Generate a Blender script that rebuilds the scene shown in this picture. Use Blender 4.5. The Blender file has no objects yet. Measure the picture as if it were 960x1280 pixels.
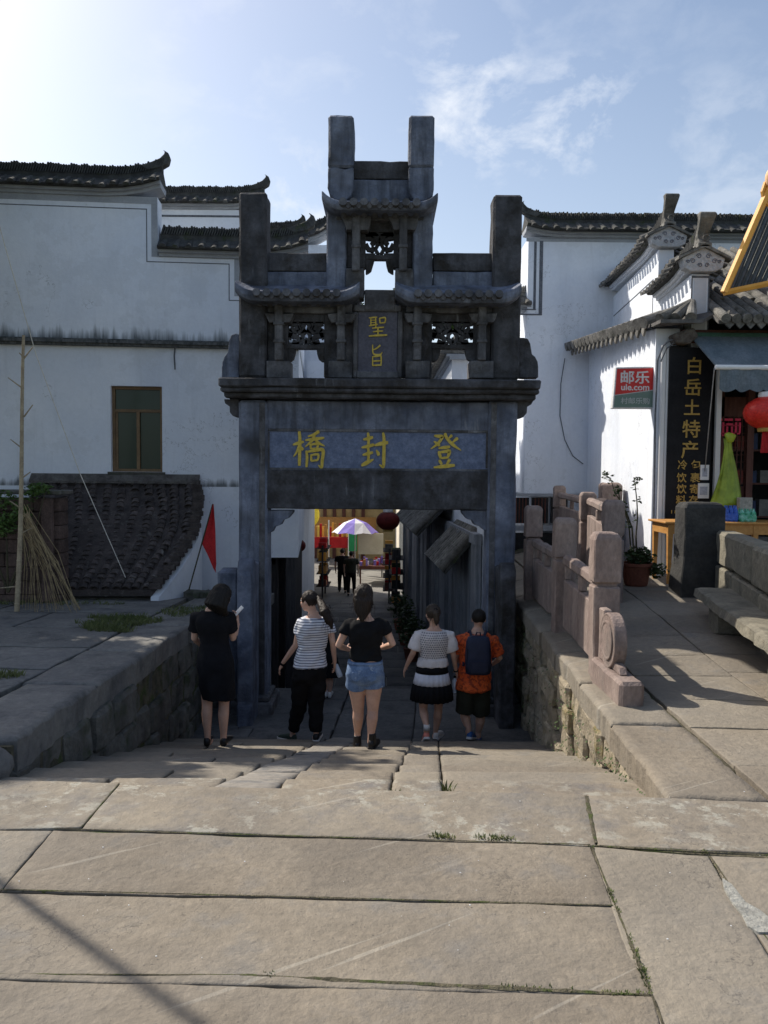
import bpy, bmesh, math, random
import numpy as np
from mathutils import Vector, Matrix, noise
random.seed(7)
PI = math.pi
S = bpy.context.scene
C = S.collection
rad = math.radians
# ------------------------------------------------------------------ camera
FPX, PITCH, ROLL, CAMZ = 980.0, rad(2.9), rad(0.5), 1.55
cam = bpy.data.cameras.new('camera')
cam.sensor_fit = 'VERTICAL'; cam.sensor_height = 36; cam.lens = FPX / 1280 * 36
cam.clip_start = 0.05; cam.clip_end = 6000
camo = bpy.data.objects.new('camera', cam); C.objects.link(camo)
camo.matrix_world = Matrix.Translation((0, 0, CAMZ)) @ Matrix.Rotation(PI/2 - PITCH, 4, 'X') @ Matrix.Rotation(ROLL, 4, 'Z')
S.camera = camo
S.render.resolution_x = 768; S.render.resolution_y = 1024
# ------------------------------------------------------------------ light
SUN_AZ, SUN_EL = rad(-50), rad(44)          # azimuth from +Y, negative = left
w = bpy.data.worlds.new('World'); S.world = w; w.use_nodes = True
nt = w.node_tree; nt.nodes.clear()
def N(t, kind, **kw):
    n = t.nodes.new(kind)
    for k, v in kw.items():
        if k in n.inputs.keys() if isinstance(k, str) else False: n.inputs[k].default_value = v
        else: setattr(n, k, v)
    return n
sky = nt.nodes.new('ShaderNodeTexSky'); sky.sky_type = 'NISHITA'; sky.sun_disc = False
sky.sun_elevation = SUN_EL; sky.sun_rotation = SUN_AZ; sky.air_density = 1.0; sky.dust_density = 1.6; sky.ozone_density = 1.6
tc = nt.nodes.new('ShaderNodeTexCoord')
mp = nt.nodes.new('ShaderNodeMapping'); mp.inputs['Scale'].default_value = (1.0, 1.0, 1.5); mp.inputs['Rotation'].default_value = (0, rad(-12), 0)
nt.links.new(tc.outputs['Generated'], mp.inputs['Vector'])
n1 = nt.nodes.new('ShaderNodeTexNoise'); n1.inputs['Scale'].default_value = 10.0; n1.inputs['Detail'].default_value = 9; n1.inputs['Roughness'].default_value = .62; n1.inputs['Distortion'].default_value = .25
nt.links.new(mp.outputs[0], n1.inputs['Vector'])
n2 = nt.nodes.new('ShaderNodeTexNoise'); n2.inputs['Scale'].default_value = 1.6; n2.inputs['Detail'].default_value = 2
nt.links.new(mp.outputs[0], n2.inputs['Vector'])
def camray(px, py):
    u = (px-480)/FPX; v = -(py-640)/FPX
    c, s = math.cos(ROLL), math.sin(ROLL)
    x = u*c - v*s; z = v*c + u*s
    Y = math.cos(PITCH) + z*math.sin(PITCH); Z = -math.sin(PITCH) + z*math.cos(PITCH)
    return Vector((x/Y, 1.0, Z/Y))
# individual wisps: soft caps round a few directions of the sky, broken up by the noise
clouds = None
def mathn(op, a, b=None, clamp=False):
    m = nt.nodes.new('ShaderNodeMath'); m.operation = op; m.use_clamp = clamp
    for i, v in enumerate((a, b)):
        if v is None: continue
        if isinstance(v, (int, float)): m.inputs[i].default_value = v
        else: nt.links.new(v, m.inputs[i])
    return m.outputs[0]
for (px, py, rx, rz, amt) in ((585, 120, .055, .05, 1.1), (600, 160, .07, .045, 1.1), (650, 165, .06, .035, 1.0), (705, 150, .06, .045, 1.1), (735, 125, .035, .03, 1.0), (375, 255, .05, .05, 1.1), (880, 130, .05, .03, .35), (200, 130, .22, .06, .28), (40, 40, .5, .3, .35), (560, 60, .5, .12, .10), (-400,300,.6,.15,.6), (1400,200,.5,.15,.6)):
    d = camray(px, py).normalized()
    right = Vector((d.y, -d.x, 0)).normalized(); up = right.cross(d)
    def dotn(vec):
        v = nt.nodes.new('ShaderNodeVectorMath'); v.operation = 'DOT_PRODUCT'; nt.links.new(tc.outputs['Generated'], v.inputs[0]); v.inputs[1].default_value = vec; return v.outputs['Value']
    a = mathn('DIVIDE', dotn(right + up*.18), rx); b = mathn('DIVIDE', dotn(up - right*.12), rz)
    b = mathn('SUBTRACT', b, 0.0)
    e = mathn('ADD', mathn('MULTIPLY', a, a), mathn('MULTIPLY', b, b))
    front = mathn('GREATER_THAN', dotn(d), 0.0)
    m = mathn('MULTIPLY', mathn('MULTIPLY', mathn('SUBTRACT', 1.0, mathn('MULTIPLY', e, .33), True), front), amt)
    clouds = m if clouds is None else mathn('MAXIMUM', clouds, m)
cn = mathn('MULTIPLY', mathn('SUBTRACT', n1.outputs['Fac'], .44), 4.6, True)
cm = mathn('MULTIPLY', mathn('MULTIPLY', clouds, cn), .85, True)
veil = mathn('MULTIPLY', mathn('SUBTRACT', n2.outputs['Fac'], .42), .3, True)
cm = mathn('MAXIMUM', cm, veil)
sx = nt.nodes.new('ShaderNodeSeparateXYZ'); nt.links.new(tc.outputs['Generated'], sx.inputs[0])
hz_ = mathn('MULTIPLY', mathn('SUBTRACT', 1.0, mathn('DIVIDE', mathn('ABSOLUTE', sx.outputs[2]), .55), True), .34)
cm = mathn('MAXIMUM', cm, hz_)
mixc = nt.nodes.new('ShaderNodeMix'); mixc.data_type = 'RGBA'
SKYMUL = nt.nodes.new('ShaderNodeMix'); SKYMUL.data_type = 'RGBA'; SKYMUL.blend_type = 'MULTIPLY'; SKYMUL.inputs[0].default_value = 1
nt.links.new(sky.outputs[0], SKYMUL.inputs[6]); SKYMUL.inputs[7].default_value = (1.03, .99, .935, 1)
nt.links.new(cm, mixc.inputs[0]); nt.links.new(SKYMUL.outputs[2], mixc.inputs[6]); mixc.inputs[7].default_value = (5.5, 5.8, 6.3, 1)
bg = nt.nodes.new('ShaderNodeBackground'); bg.inputs[1].default_value = .135
nt.links.new(mixc.outputs[2], bg.inputs[0])
wo = nt.nodes.new('ShaderNodeOutputWorld'); nt.links.new(bg.outputs[0], wo.inputs[0])
sl = bpy.data.lights.new('sun', 'SUN'); sl.energy = 4.6; sl.angle = rad(.53); sl.color = (1, .93, .82)
so = bpy.data.objects.new('sun', sl); C.objects.link(so)
sd = Vector((math.sin(SUN_AZ)*math.cos(SUN_EL), math.cos(SUN_AZ)*math.cos(SUN_EL), math.sin(SUN_EL)))
so.rotation_euler = sd.to_track_quat('Z', 'Y').to_euler(); so.location = (-20, 20, 30)
S.view_settings.view_transform = 'Standard'; S.view_settings.look = 'None'; S.view_settings.exposure = 0.30; S.view_settings.gamma = 1
# ------------------------------------------------------------------ pixel to place
CAM = Vector((0, 0, CAMZ))
def P(px, py, Y): return CAM + camray(px, py) * Y
def PL(px, py, n, d):                   # ray meets plane n.p = d
    r = camray(px, py); n = Vector(n); return CAM + r * ((d - n.dot(CAM)) / n.dot(r))
DK = .032
def PD(px, py, off=0.0): return PL(px, py, (0, DK, 1), off)       # on the sloping bridge deck
def wx(Y): return 1.335 + .048*Y          # line of the right-hand coping edge (x at depth Y)
def sstep(t): t = max(0, min(1, t)); return t*t*(3-2*t)
def deckz(x, Y):
    z = -DK*Y
    f = max(0, min(1, (x - wx(Y)) / 1.0))
    if x > wx(Y) - .3:
        z += (.39 if Y < 11 else .39) * sstep((Y-5.5)/5.5) * (.35 + .65*f) + (DK*(Y-11)*(.35+.65*f) if Y > 11 else 0)
    return z
Y0S, TR, RI = 4.2, .5, .1435
LAND0, LAND1 = 11, 2.5                    # steps down to the landing, depth of the landing
def stepn(Y):
    if Y < Y0S: return 0
    n = int(math.floor((Y-Y0S)/TR)) + 1
    if n <= LAND0: return n
    if Y < Y0S + LAND0*TR + LAND1 - TR: return LAND0
    return min(18, LAND0 + int(math.floor((Y-(Y0S+LAND0*TR+LAND1-TR))/TR)) + 1)
ZTOP = -DK*Y0S
TILT = .085                               # worn treads slope forward
def stepz(Y):
    if Y < Y0S: return -DK*Y
    n = stepn(Y); z = ZTOP - RI*n
    return z + TILT*.45 - TILT*((Y-Y0S)/TR-(n-1)) if n < LAND0 else z
# ------------------------------------------------------------------ materials
MATS = {}
def mat(name, c1, c2, scale=3.0, rough=.85, bump=.25, bscale=40.0, c3=None, s3=(.62,.7), sc3=2.0, stretch=None, rnd=.12, metal=0, spec=.3, detail=6, bdist=.01, trans=0, extra=None, fine=.25):
    if name in MATS: return MATS[name]
    m = bpy.data.materials.new(name); m.use_nodes = True; t = m.node_tree; t.nodes.clear()
    L = t.links.new
    out = t.nodes.new('ShaderNodeOutputMaterial'); b = t.nodes.new('ShaderNodeBsdfPrincipled'); L(b.outputs[0], out.inputs[0])
    g = t.nodes.new('ShaderNodeNewGeometry'); vec = g.outputs['Position']
    if stretch:
        mpp = t.nodes.new('ShaderNodeMapping'); mpp.inputs['Scale'].default_value = stretch; L(vec, mpp.inputs[0]); vec2 = mpp.outputs[0]
    else: vec2 = vec
    def noi(v, s, d=detail, r=.6):
        n = t.nodes.new('ShaderNodeTexNoise'); n.inputs['Scale'].default_value = s; n.inputs['Detail'].default_value = d; n.inputs['Roughness'].default_value = r; L(v, n.inputs['Vector']); return n.outputs['Fac']
    def ramp(f, a, bb):
        r = t.nodes.new('ShaderNodeMapRange'); r.inputs[1].default_value = a; r.inputs[2].default_value = bb; L(f, r.inputs[0]); return r.outputs[0]
    def mix(f, a, bb, mode='MIX'):
        x = t.nodes.new('ShaderNodeMix'); x.data_type = 'RGBA'; x.blend_type = mode
        if isinstance(f, (int, float)): x.inputs[0].default_value = f
        else: L(f, x.inputs[0])
        for i, v in ((6, a), (7, bb)):
            if isinstance(v, tuple): x.inputs[i].default_value = (*v[:3], 1)
            else: L(v, x.inputs[i])
        return x.outputs[2]
    col = mix(ramp(noi(vec2, scale), .36, .64), tuple(c1), tuple(c2))
    if c3: col = mix(ramp(noi(vec2, sc3, 7, .65), *s3), col, tuple(c3))
    if fine:
        fv = ramp(noi(vec2, bscale*.8, 4, .7), .3, .7)
        mr = t.nodes.new('ShaderNodeMapRange'); mr.inputs[3].default_value = 1-fine; mr.inputs[4].default_value = 1+fine*.6; L(fv, mr.inputs[0])
        vm = t.nodes.new('ShaderNodeVectorMath'); vm.operation = 'SCALE'; L(col, vm.inputs[0]); L(mr.outputs[0], vm.inputs['Scale']); col = vm.outputs[0]
    if rnd:
        oi = t.nodes.new('ShaderNodeObjectInfo'); mr = t.nodes.new('ShaderNodeMapRange'); mr.inputs[3].default_value = 1-rnd; mr.inputs[4].default_value = 1+rnd; L(oi.outputs['Random'], mr.inputs[0])
        vm = t.nodes.new('ShaderNodeVectorMath'); vm.operation = 'SCALE'; L(col, vm.inputs[0]); L(mr.outputs[0], vm.inputs['Scale']); col = vm.outputs[0]
    if extra: col = extra(t, L, col, vec, noi, ramp, mix)
    L(col, b.inputs['Base Color'])
    b.inputs['Roughness'].default_value = rough; b.inputs['Metallic'].default_value = metal; b.inputs['Specular IOR Level'].default_value = spec
    if trans: b.inputs['Transmission Weight'].default_value = trans
    if bump:
        bn = t.nodes.new('ShaderNodeBump'); bn.inputs['Strength'].default_value = bump; bn.inputs['Distance'].default_value = bdist*2
        a1 = noi(vec2, bscale, 8, .65); a2 = noi(vec2, bscale*.18, 5, .6)
        ad = t.nodes.new('ShaderNodeMath'); ad.operation = 'ADD'; L(a1, ad.inputs[0]); ad2 = t.nodes.new('ShaderNodeMath'); ad2.operation = 'MULTIPLY'; ad2.inputs[1].default_value = 1.6; L(a2, ad2.inputs[0]); L(ad2.outputs[0], ad.inputs[1])
        L(ad.outputs[0], bn.inputs['Height']); L(bn.outputs[0], b.inputs['Normal'])
    MATS[name] = m; return m
def sepz(t, L, vec, i=2):
    s = t.nodes.new('ShaderNodeSeparateXYZ'); L(vec, s.inputs[0]); return s.outputs[i]
def mth(t, L, op, a, b=None, clamp=False):
    m = t.nodes.new('ShaderNodeMath'); m.operation = op; m.use_clamp = clamp
    for i, v in enumerate((a, b)):
        if v is None: continue
        if isinstance(v, (int, float)): m.inputs[i].default_value = v
        else: L(v, m.inputs[i])
    return m.outputs[0]
def scratches(t, L, col, vec, noi, ramp, mix):
    m0 = t.nodes.new('ShaderNodeMapping'); m0.inputs['Rotation'].default_value = (0, 0, rad(-38)); L(vec, m0.inputs[0]); mp = t.nodes.new('ShaderNodeMapping'); mp.inputs['Scale'].default_value = (.5, 5, 1); L(m0.outputs[0], mp.inputs[0])
    f = ramp(noi(mp.outputs[0], 3.0, 3, .5), .66, .74); m = mth(t, L, 'MULTIPLY', f, .22)
    col = mix(m, col, (.33, .30, .255))
    oi = t.nodes.new('ShaderNodeObjectInfo'); col = mix(mth(t, L, 'MULTIPLY', oi.outputs['Random'], .38), col, (.215, .20, .165))
    v = t.nodes.new('ShaderNodeTexVoronoi'); v.inputs['Scale'].default_value = 26; L(vec, v.inputs['Vector'])
    pit = mth(t, L, 'MULTIPLY', mth(t, L, 'LESS_THAN', v.outputs['Distance'], .11), mth(t, L, 'GREATER_THAN', noi(vec, 5, 2, .5), .52)); col = mix(mth(t, L, 'MULTIPLY', pit, .55), col, (.09,.08,.07))
    w0_ = t.nodes.new('ShaderNodeMapping'); w0_.inputs['Rotation'].default_value = (0, 0, rad(-33)); L(vec, w0_.inputs[0]); w2 = t.nodes.new('ShaderNodeMapping'); w2.inputs['Scale'].default_value = (.22, 9, 1); L(w0_.outputs[0], w2.inputs[0])
    ln = ramp(noi(w2.outputs[0], 2.2, 2, .5), .685, .71); col = mix(mth(t, L, 'MULTIPLY', ln, .35), col, (.42, .39, .33))
    cr = noi(vec, 2.3, 6, .6); cr = mth(t, L, 'ABSOLUTE', mth(t, L, 'SUBTRACT', cr, .5)); cr = mth(t, L, 'MULTIPLY', mth(t, L, 'LESS_THAN', cr, .0035), mth(t, L, 'GREATER_THAN', noi(vec, .9, 1, .5), .56)); col = mix(mth(t, L, 'MULTIPLY', cr, .5), col, (.08,.07,.06))
    f2 = ramp(noi(vec, 1.1, 4, .6), .42, .62)
    return mix(mth(t, L, 'MULTIPLY', f2, .32), col, (.125, .118, .11))
SLAB = mat('sandstone_paving', (.205,.171,.130), (.272,.232,.180), scale=1.6, bump=.6, bscale=26, rough=.86, c3=(.17,.16,.15), s3=(.55,.75), sc3=3.2, extra=scratches, rnd=.13, fine=.2)
def lichen(t, L, col, vec, noi, ramp, mix):
    col = scratches(t, L, col, vec, noi, ramp, mix)
    v = t.nodes.new('ShaderNodeTexVoronoi'); v.inputs['Scale'].default_value = 6; L(vec, v.inputs['Vector'])
    f = ramp(noi(vec, 7.5, 9, .75), .515, .575); g = ramp(noi(vec, 1.6, 3, .5), .42, .56)
    return mix(mth(t, L, 'MULTIPLY', f, mth(t, L, 'MULTIPLY', g, .7)), col, (.36, .35, .30))
SLABL = mat('sandstone_with_lichen', (.21,.174,.132), (.28,.237,.18), scale=1.8, bump=.55, bscale=24, rough=.88, c3=(.16,.15,.145), s3=(.5,.72), sc3=4, extra=lichen, rnd=.07, fine=.2)
SLABG = mat('weathered_grey_paving', (.155,.15,.145), (.22,.21,.19), scale=1.4, bump=.5, bscale=24, rough=.9, c3=(.10,.10,.098), s3=(.5,.7), sc3=2.6, rnd=.12)
SLABA = mat('dark_alley_paving', (.085,.085,.085), (.13,.125,.12), scale=1.4, bump=.5, bscale=24, rough=.9, c3=(.06,.06,.06), s3=(.5,.7), sc3=2.6, rnd=.15)  # paving with the shade of the alley put into its colour
SLABB = mat('blue_grey_ramp_stone', (.215,.195,.17), (.28,.255,.22), scale=2.2, bump=.5, bscale=24, rough=.85, c3=(.14,.14,.14), s3=(.5,.7), sc3=5, rnd=.08)
BED = mat('soil_joint', (.06,.054,.038), (.14,.125,.085), scale=9, bump=.8, bscale=60, rough=1, c3=(.06,.08,.025), s3=(.5,.6), sc3=5)
def mossy(t, L, col, vec, noi, ramp, mix):
    f = ramp(noi(vec, 3.2, 7, .7), .56, .66)
    col = mix(mth(t, L, 'MULTIPLY', f, .7), col, (.16, .125, .03))
    f = ramp(noi(vec, 6.2, 7, .7), .60, .68)
    return mix(mth(t, L, 'MULTIPLY', f, .6), col, (.36, .34, .28))
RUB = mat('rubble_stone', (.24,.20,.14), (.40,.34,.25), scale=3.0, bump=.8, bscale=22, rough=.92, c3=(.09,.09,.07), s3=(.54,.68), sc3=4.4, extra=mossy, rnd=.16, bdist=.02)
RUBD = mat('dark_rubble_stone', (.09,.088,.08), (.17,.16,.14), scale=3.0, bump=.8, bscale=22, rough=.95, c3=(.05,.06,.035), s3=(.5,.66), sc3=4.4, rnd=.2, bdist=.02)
def arch_extra(t, L, col, vec, noi, ramp, mix):
    mp = t.nodes.new('ShaderNodeMapping'); mp.inputs['Scale'].default_value = (7, 7, .8); L(vec, mp.inputs[0])
    f = ramp(noi(mp.outputs[0], 1.0, 7, .62), .48, .66)
    col = mix(mth(t, L, 'MULTIPLY', f, .6), col, (.032, .034, .040))
    mp2 = t.nodes.new('ShaderNodeMapping'); mp2.inputs['Scale'].default_value = (10, 10, 1.3); mp2.inputs['Location'].default_value = (3, 1, 7); L(vec, mp2.inputs[0])
    f = ramp(noi(mp2.outputs[0], 1.0, 8, .7), .60, .70); g = ramp(noi(vec, 1.7, 2, .5), .45, .6)
    return mix(mth(t, L, 'MULTIPLY', mth(t, L, 'MULTIPLY', f, g), .55), col, (.27, .28, .30))
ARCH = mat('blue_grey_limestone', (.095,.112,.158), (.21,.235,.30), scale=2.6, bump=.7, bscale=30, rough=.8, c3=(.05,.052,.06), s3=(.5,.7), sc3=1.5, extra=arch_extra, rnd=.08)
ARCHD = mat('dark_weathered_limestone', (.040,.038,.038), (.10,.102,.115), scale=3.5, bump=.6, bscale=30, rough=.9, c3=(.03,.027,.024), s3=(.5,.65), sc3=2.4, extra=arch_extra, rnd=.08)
ARCHM = mat('grey_brown_limestone', (.085,.085,.092), (.17,.17,.18), scale=3.5, bump=.5, bscale=32, rough=.88, c3=(.05,.045,.04), s3=(.5,.68), sc3=2.4, extra=arch_extra, rnd=.08)
ARCHP = mat('inscription_panel_stone', (.11,.14,.22), (.17,.205,.30), scale=9, bump=.4, bscale=40, rough=.8, rnd=0)
ARCHR = mat('edict_panel_stone', (.085,.085,.11), (.12,.12,.15), scale=5, bump=.4, bscale=40, rough=.8, rnd=0)
GOLD = mat('gold_paint', (.50,.36,.045), (.62,.47,.09), scale=20, bump=.2, rough=.55, rnd=0, fine=.15)
PINK = mat('purple_sandstone', (.215,.16,.14), (.30,.235,.205), scale=4, bump=.5, bscale=38, rough=.86, c3=(.13,.115,.105), s3=(.55,.72), sc3=3, stretch=(1,1,.5), rnd=.1)
BENCH = mat('grey_green_sandstone', (.17,.155,.12), (.26,.235,.18), scale=3, bump=.8, bscale=26, rough=.9, c3=(.11,.105,.085), s3=(.52,.7), sc3=3.5, rnd=.08)
DKST = mat('dark_post_stone', (.03,.03,.03), (.058,.056,.052), scale=4, bump=.5, bscale=30, rough=.9, rnd=.08)
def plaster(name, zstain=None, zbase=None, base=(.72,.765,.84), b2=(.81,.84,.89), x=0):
    def ex(t, L, col, vec, noi, ramp, mix):
        z = sepz(t, L, vec)
        mp = t.nodes.new('ShaderNodeMapping'); mp.inputs['Scale'].default_value = (9, 9, .7); L(vec, mp.inputs[0])
        st = noi(mp.outputs[0], 1.0, 6, .6)
        mp2 = t.nodes.new('ShaderNodeMapping'); mp2.inputs['Scale'].default_value = (1.1, 1.1, .35); L(vec, mp2.inputs[0])
        big = noi(mp2.outputs[0], 1.0, 5, .6)
        col = mix(mth(t, L, 'MULTIPLY', ramp(big, .5, .72), .24), col, (.42, .45, .50))
        col = mix(mth(t, L, 'MULTIPLY', ramp(st, .56, .75), .14), col, (.32, .34, .36))
        cr = mth(t, L, 'ABSOLUTE', mth(t, L, 'SUBTRACT', noi(vec, .9, 7, .62), .5)); cr = mth(t, L, 'MULTIPLY', mth(t, L, 'LESS_THAN', cr, .0022), mth(t, L, 'GREATER_THAN', noi(vec, .5, 1, .5), .53)); col = mix(mth(t, L, 'MULTIPLY', cr, .45), col, (.22, .23, .24))
        pt = ramp(noi(vec, .55, 6, .7), .57, .585); col = mix(mth(t, L, 'MULTIPLY', pt, .13), col, (.45, .47, .48))
        sp = ramp(noi(vec, 5.5, 8, .75), .66, .70); col = mix(mth(t, L, 'MULTIPLY', sp, .35), col, (.33, .34, .34))
        if zstain is not None:
            for (z0, hh) in zstain:
                d = mth(t, L, 'SUBTRACT', z, z0)                     # height above the band
                up = mth(t, L, 'GREATER_THAN', d, -.03)
                k = mth(t, L, 'SUBTRACT', 1.0, mth(t, L, 'DIVIDE', d, hh), True)
                k = mth(t, L, 'MULTIPLY', mth(t, L, 'MULTIPLY', k, up), 1.0)
                m = mth(t, L, 'ADD', mth(t, L, 'MULTIPLY', k, 1.5), mth(t, L, 'MULTIPLY', mth(t, L, 'SUBTRACT', st, .55), 3.2), False)
                m = mth(t, L, 'MULTIPLY', mth(t, L, 'SUBTRACT', m, .38, True), mth(t, L, 'GREATER_THAN', k, .001), True)
                col = mix(mth(t, L, 'MULTIPLY', m, .85), col, (.075, .085, .085))
        if zbase is not None:
            d = mth(t, L, 'SUBTRACT', 1.0, mth(t, L, 'DIVIDE', mth(t, L, 'SUBTRACT', z, zbase), .8), True)
            m = mth(t, L, 'SUBTRACT', mth(t, L, 'ADD', d, mth(t, L, 'MULTIPLY', mth(t, L, 'SUBTRACT', noi(vec, 3, 7, .7), .5), 2.4)), .55, True)
            col = mix(mth(t, L, 'MULTIPLY', m, .8, True), col, (.17, .165, .16))
        return col
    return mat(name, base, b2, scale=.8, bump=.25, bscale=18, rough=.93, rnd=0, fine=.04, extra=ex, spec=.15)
TRIM = mat('grey_painted_trim', (.30,.32,.35), (.38,.40,.43), scale=2, bump=.2, rough=.9, rnd=0, fine=.08)
LINE = mat('dark_painted_line', (.10,.11,.13), (.16,.17,.19), scale=8, bump=0, rough=.9, rnd=0)
TILE = mat('black_clay_tile', (.045,.045,.045), (.085,.085,.08), scale=7, bump=.6, bscale=45, rough=.9, c3=(.05,.06,.03), s3=(.55,.68), sc3=5, rnd=.3)
TILEG = mat('grey_clay_tile', (.13,.125,.115), (.22,.21,.19), scale=7, bump=.5, bscale=45, rough=.9, c3=(.07,.07,.06), s3=(.5,.66), sc3=6, rnd=.25)
TILER = mat('brown_weathered_tile', (.050,.042,.040), (.10,.082,.076), scale=6, bump=.6, bscale=45, rough=.92, c3=(.13,.12,.11), s3=(.58,.68), sc3=9, rnd=.35)
WOODO = mat('orange_varnished_wood', (.42,.20,.055), (.52,.27,.08), scale=3, stretch=(6,1,6), bump=.15, rough=.5, rnd=.05)
PLANK = mat('weathered_grey_plank', (.17,.18,.20), (.27,.285,.31), scale=2.5, stretch=(6,6,.8), bump=.4, bscale=20, rough=.85, rnd=.25)
WOODG = mat('dark_grey_timber', (.035,.033,.035), (.07,.065,.065), scale=3, stretch=(6,6,.8), bump=.3, rough=.8)
WOODD = mat('dark_red_wood', (.085,.03,.022), (.13,.05,.035), scale=3, stretch=(6,6,.8), bump=.2, rough=.6)
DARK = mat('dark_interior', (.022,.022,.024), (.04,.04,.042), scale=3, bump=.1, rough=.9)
BLACKB = mat('black_lacquer_board', (.012,.012,.014), (.02,.02,.022), scale=3, bump=.03, rough=.6, spec=.12)
GOLDL = mat('dull_gold_lettering', (.42,.27,.06), (.50,.33,.09), scale=20, bump=0, rough=.5, rnd=0)
WHITE = mat('white_enamel', (.74,.74,.73), (.80,.80,.79), scale=3, bump=.05, rough=.5, rnd=.04, fine=.04)
REDP = mat('red_sign_panel', (.62,.03,.025), (.70,.04,.035), scale=3, bump=.02, rough=.4, fine=.05)
GRNP = mat('grey_green_sign_panel', (.16,.24,.20), (.20,.28,.235), scale=3, bump=.02, rough=.4, fine=.05)
REDC = mat('red_cloth', (.40,.014,.018), (.50,.022,.025), scale=5, bump=.2, rough=.75)
LANT = mat('red_lantern_silk', (.55,.02,.015), (.68,.045,.03), scale=8, bump=.1, rough=.4)
AWN = mat('blue_grey_canvas', (.11,.14,.16), (.17,.20,.225), scale=3, stretch=(1,.4,1), bump=.2, rough=.8)
YELM = mat('orange_painted_steel', (.78,.36,.06), (.86,.42,.08), scale=5, bump=.05, rough=.4, fine=.06)
CORR = mat('corrugated_dark_sheet', (.09,.095,.09), (.14,.145,.135), scale=4, stretch=(4,1,1), bump=.1, rough=.45, metal=.3)
METAL = mat('grey_metal', (.30,.31,.32), (.38,.39,.40), scale=6, bump=.05, rough=.4, metal=.7)
BAMB = mat('dry_bamboo', (.25,.20,.135), (.36,.30,.20), scale=7, bump=.2, rough=.6)
STRAW = mat('dry_brushwood', (.20,.15,.085), (.34,.26,.14), scale=9, bump=.2, rough=.8, rnd=0)
GREEN = mat('leaf_green', (.045,.09,.02), (.085,.145,.035), scale=9, bump=.1, rough=.6, rnd=.2)
GREEND = mat('dark_leaf_green', (.022,.045,.014), (.05,.08,.024), scale=9, bump=.1, rough=.6, rnd=.2)
GRASS = mat('short_grass', (.09,.12,.035), (.17,.18,.065), scale=6, bump=.1, rough=.8, rnd=.2)
TERRA = mat('terracotta', (.16,.055,.035), (.22,.08,.05), scale=6, bump=.2, rough=.8)
def glassfn():
    m = bpy.data.materials.new('green_tinted_glass'); m.use_nodes = True; b = m.node_tree.nodes['Principled BSDF']
    b.inputs['Base Color'].default_value = (.012,.035,.022,1); b.inputs['Roughness'].default_value = .12; b.inputs['Specular IOR Level'].default_value = .3
    t = m.node_tree; n = t.nodes.new('ShaderNodeTexNoise'); n.inputs['Scale'].default_value = 2.2; bm_ = t.nodes.new('ShaderNodeBump'); bm_.inputs['Strength'].default_value = .1
    t.links.new(n.outputs[0], bm_.inputs['Height']); t.links.new(bm_.outputs[0], b.inputs['Normal']); return m
GLASS = glassfn()
FRAMEB = mat('brown_window_frame', (.16,.10,.05), (.22,.14,.07), scale=5, bump=.05, rough=.5)
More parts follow.
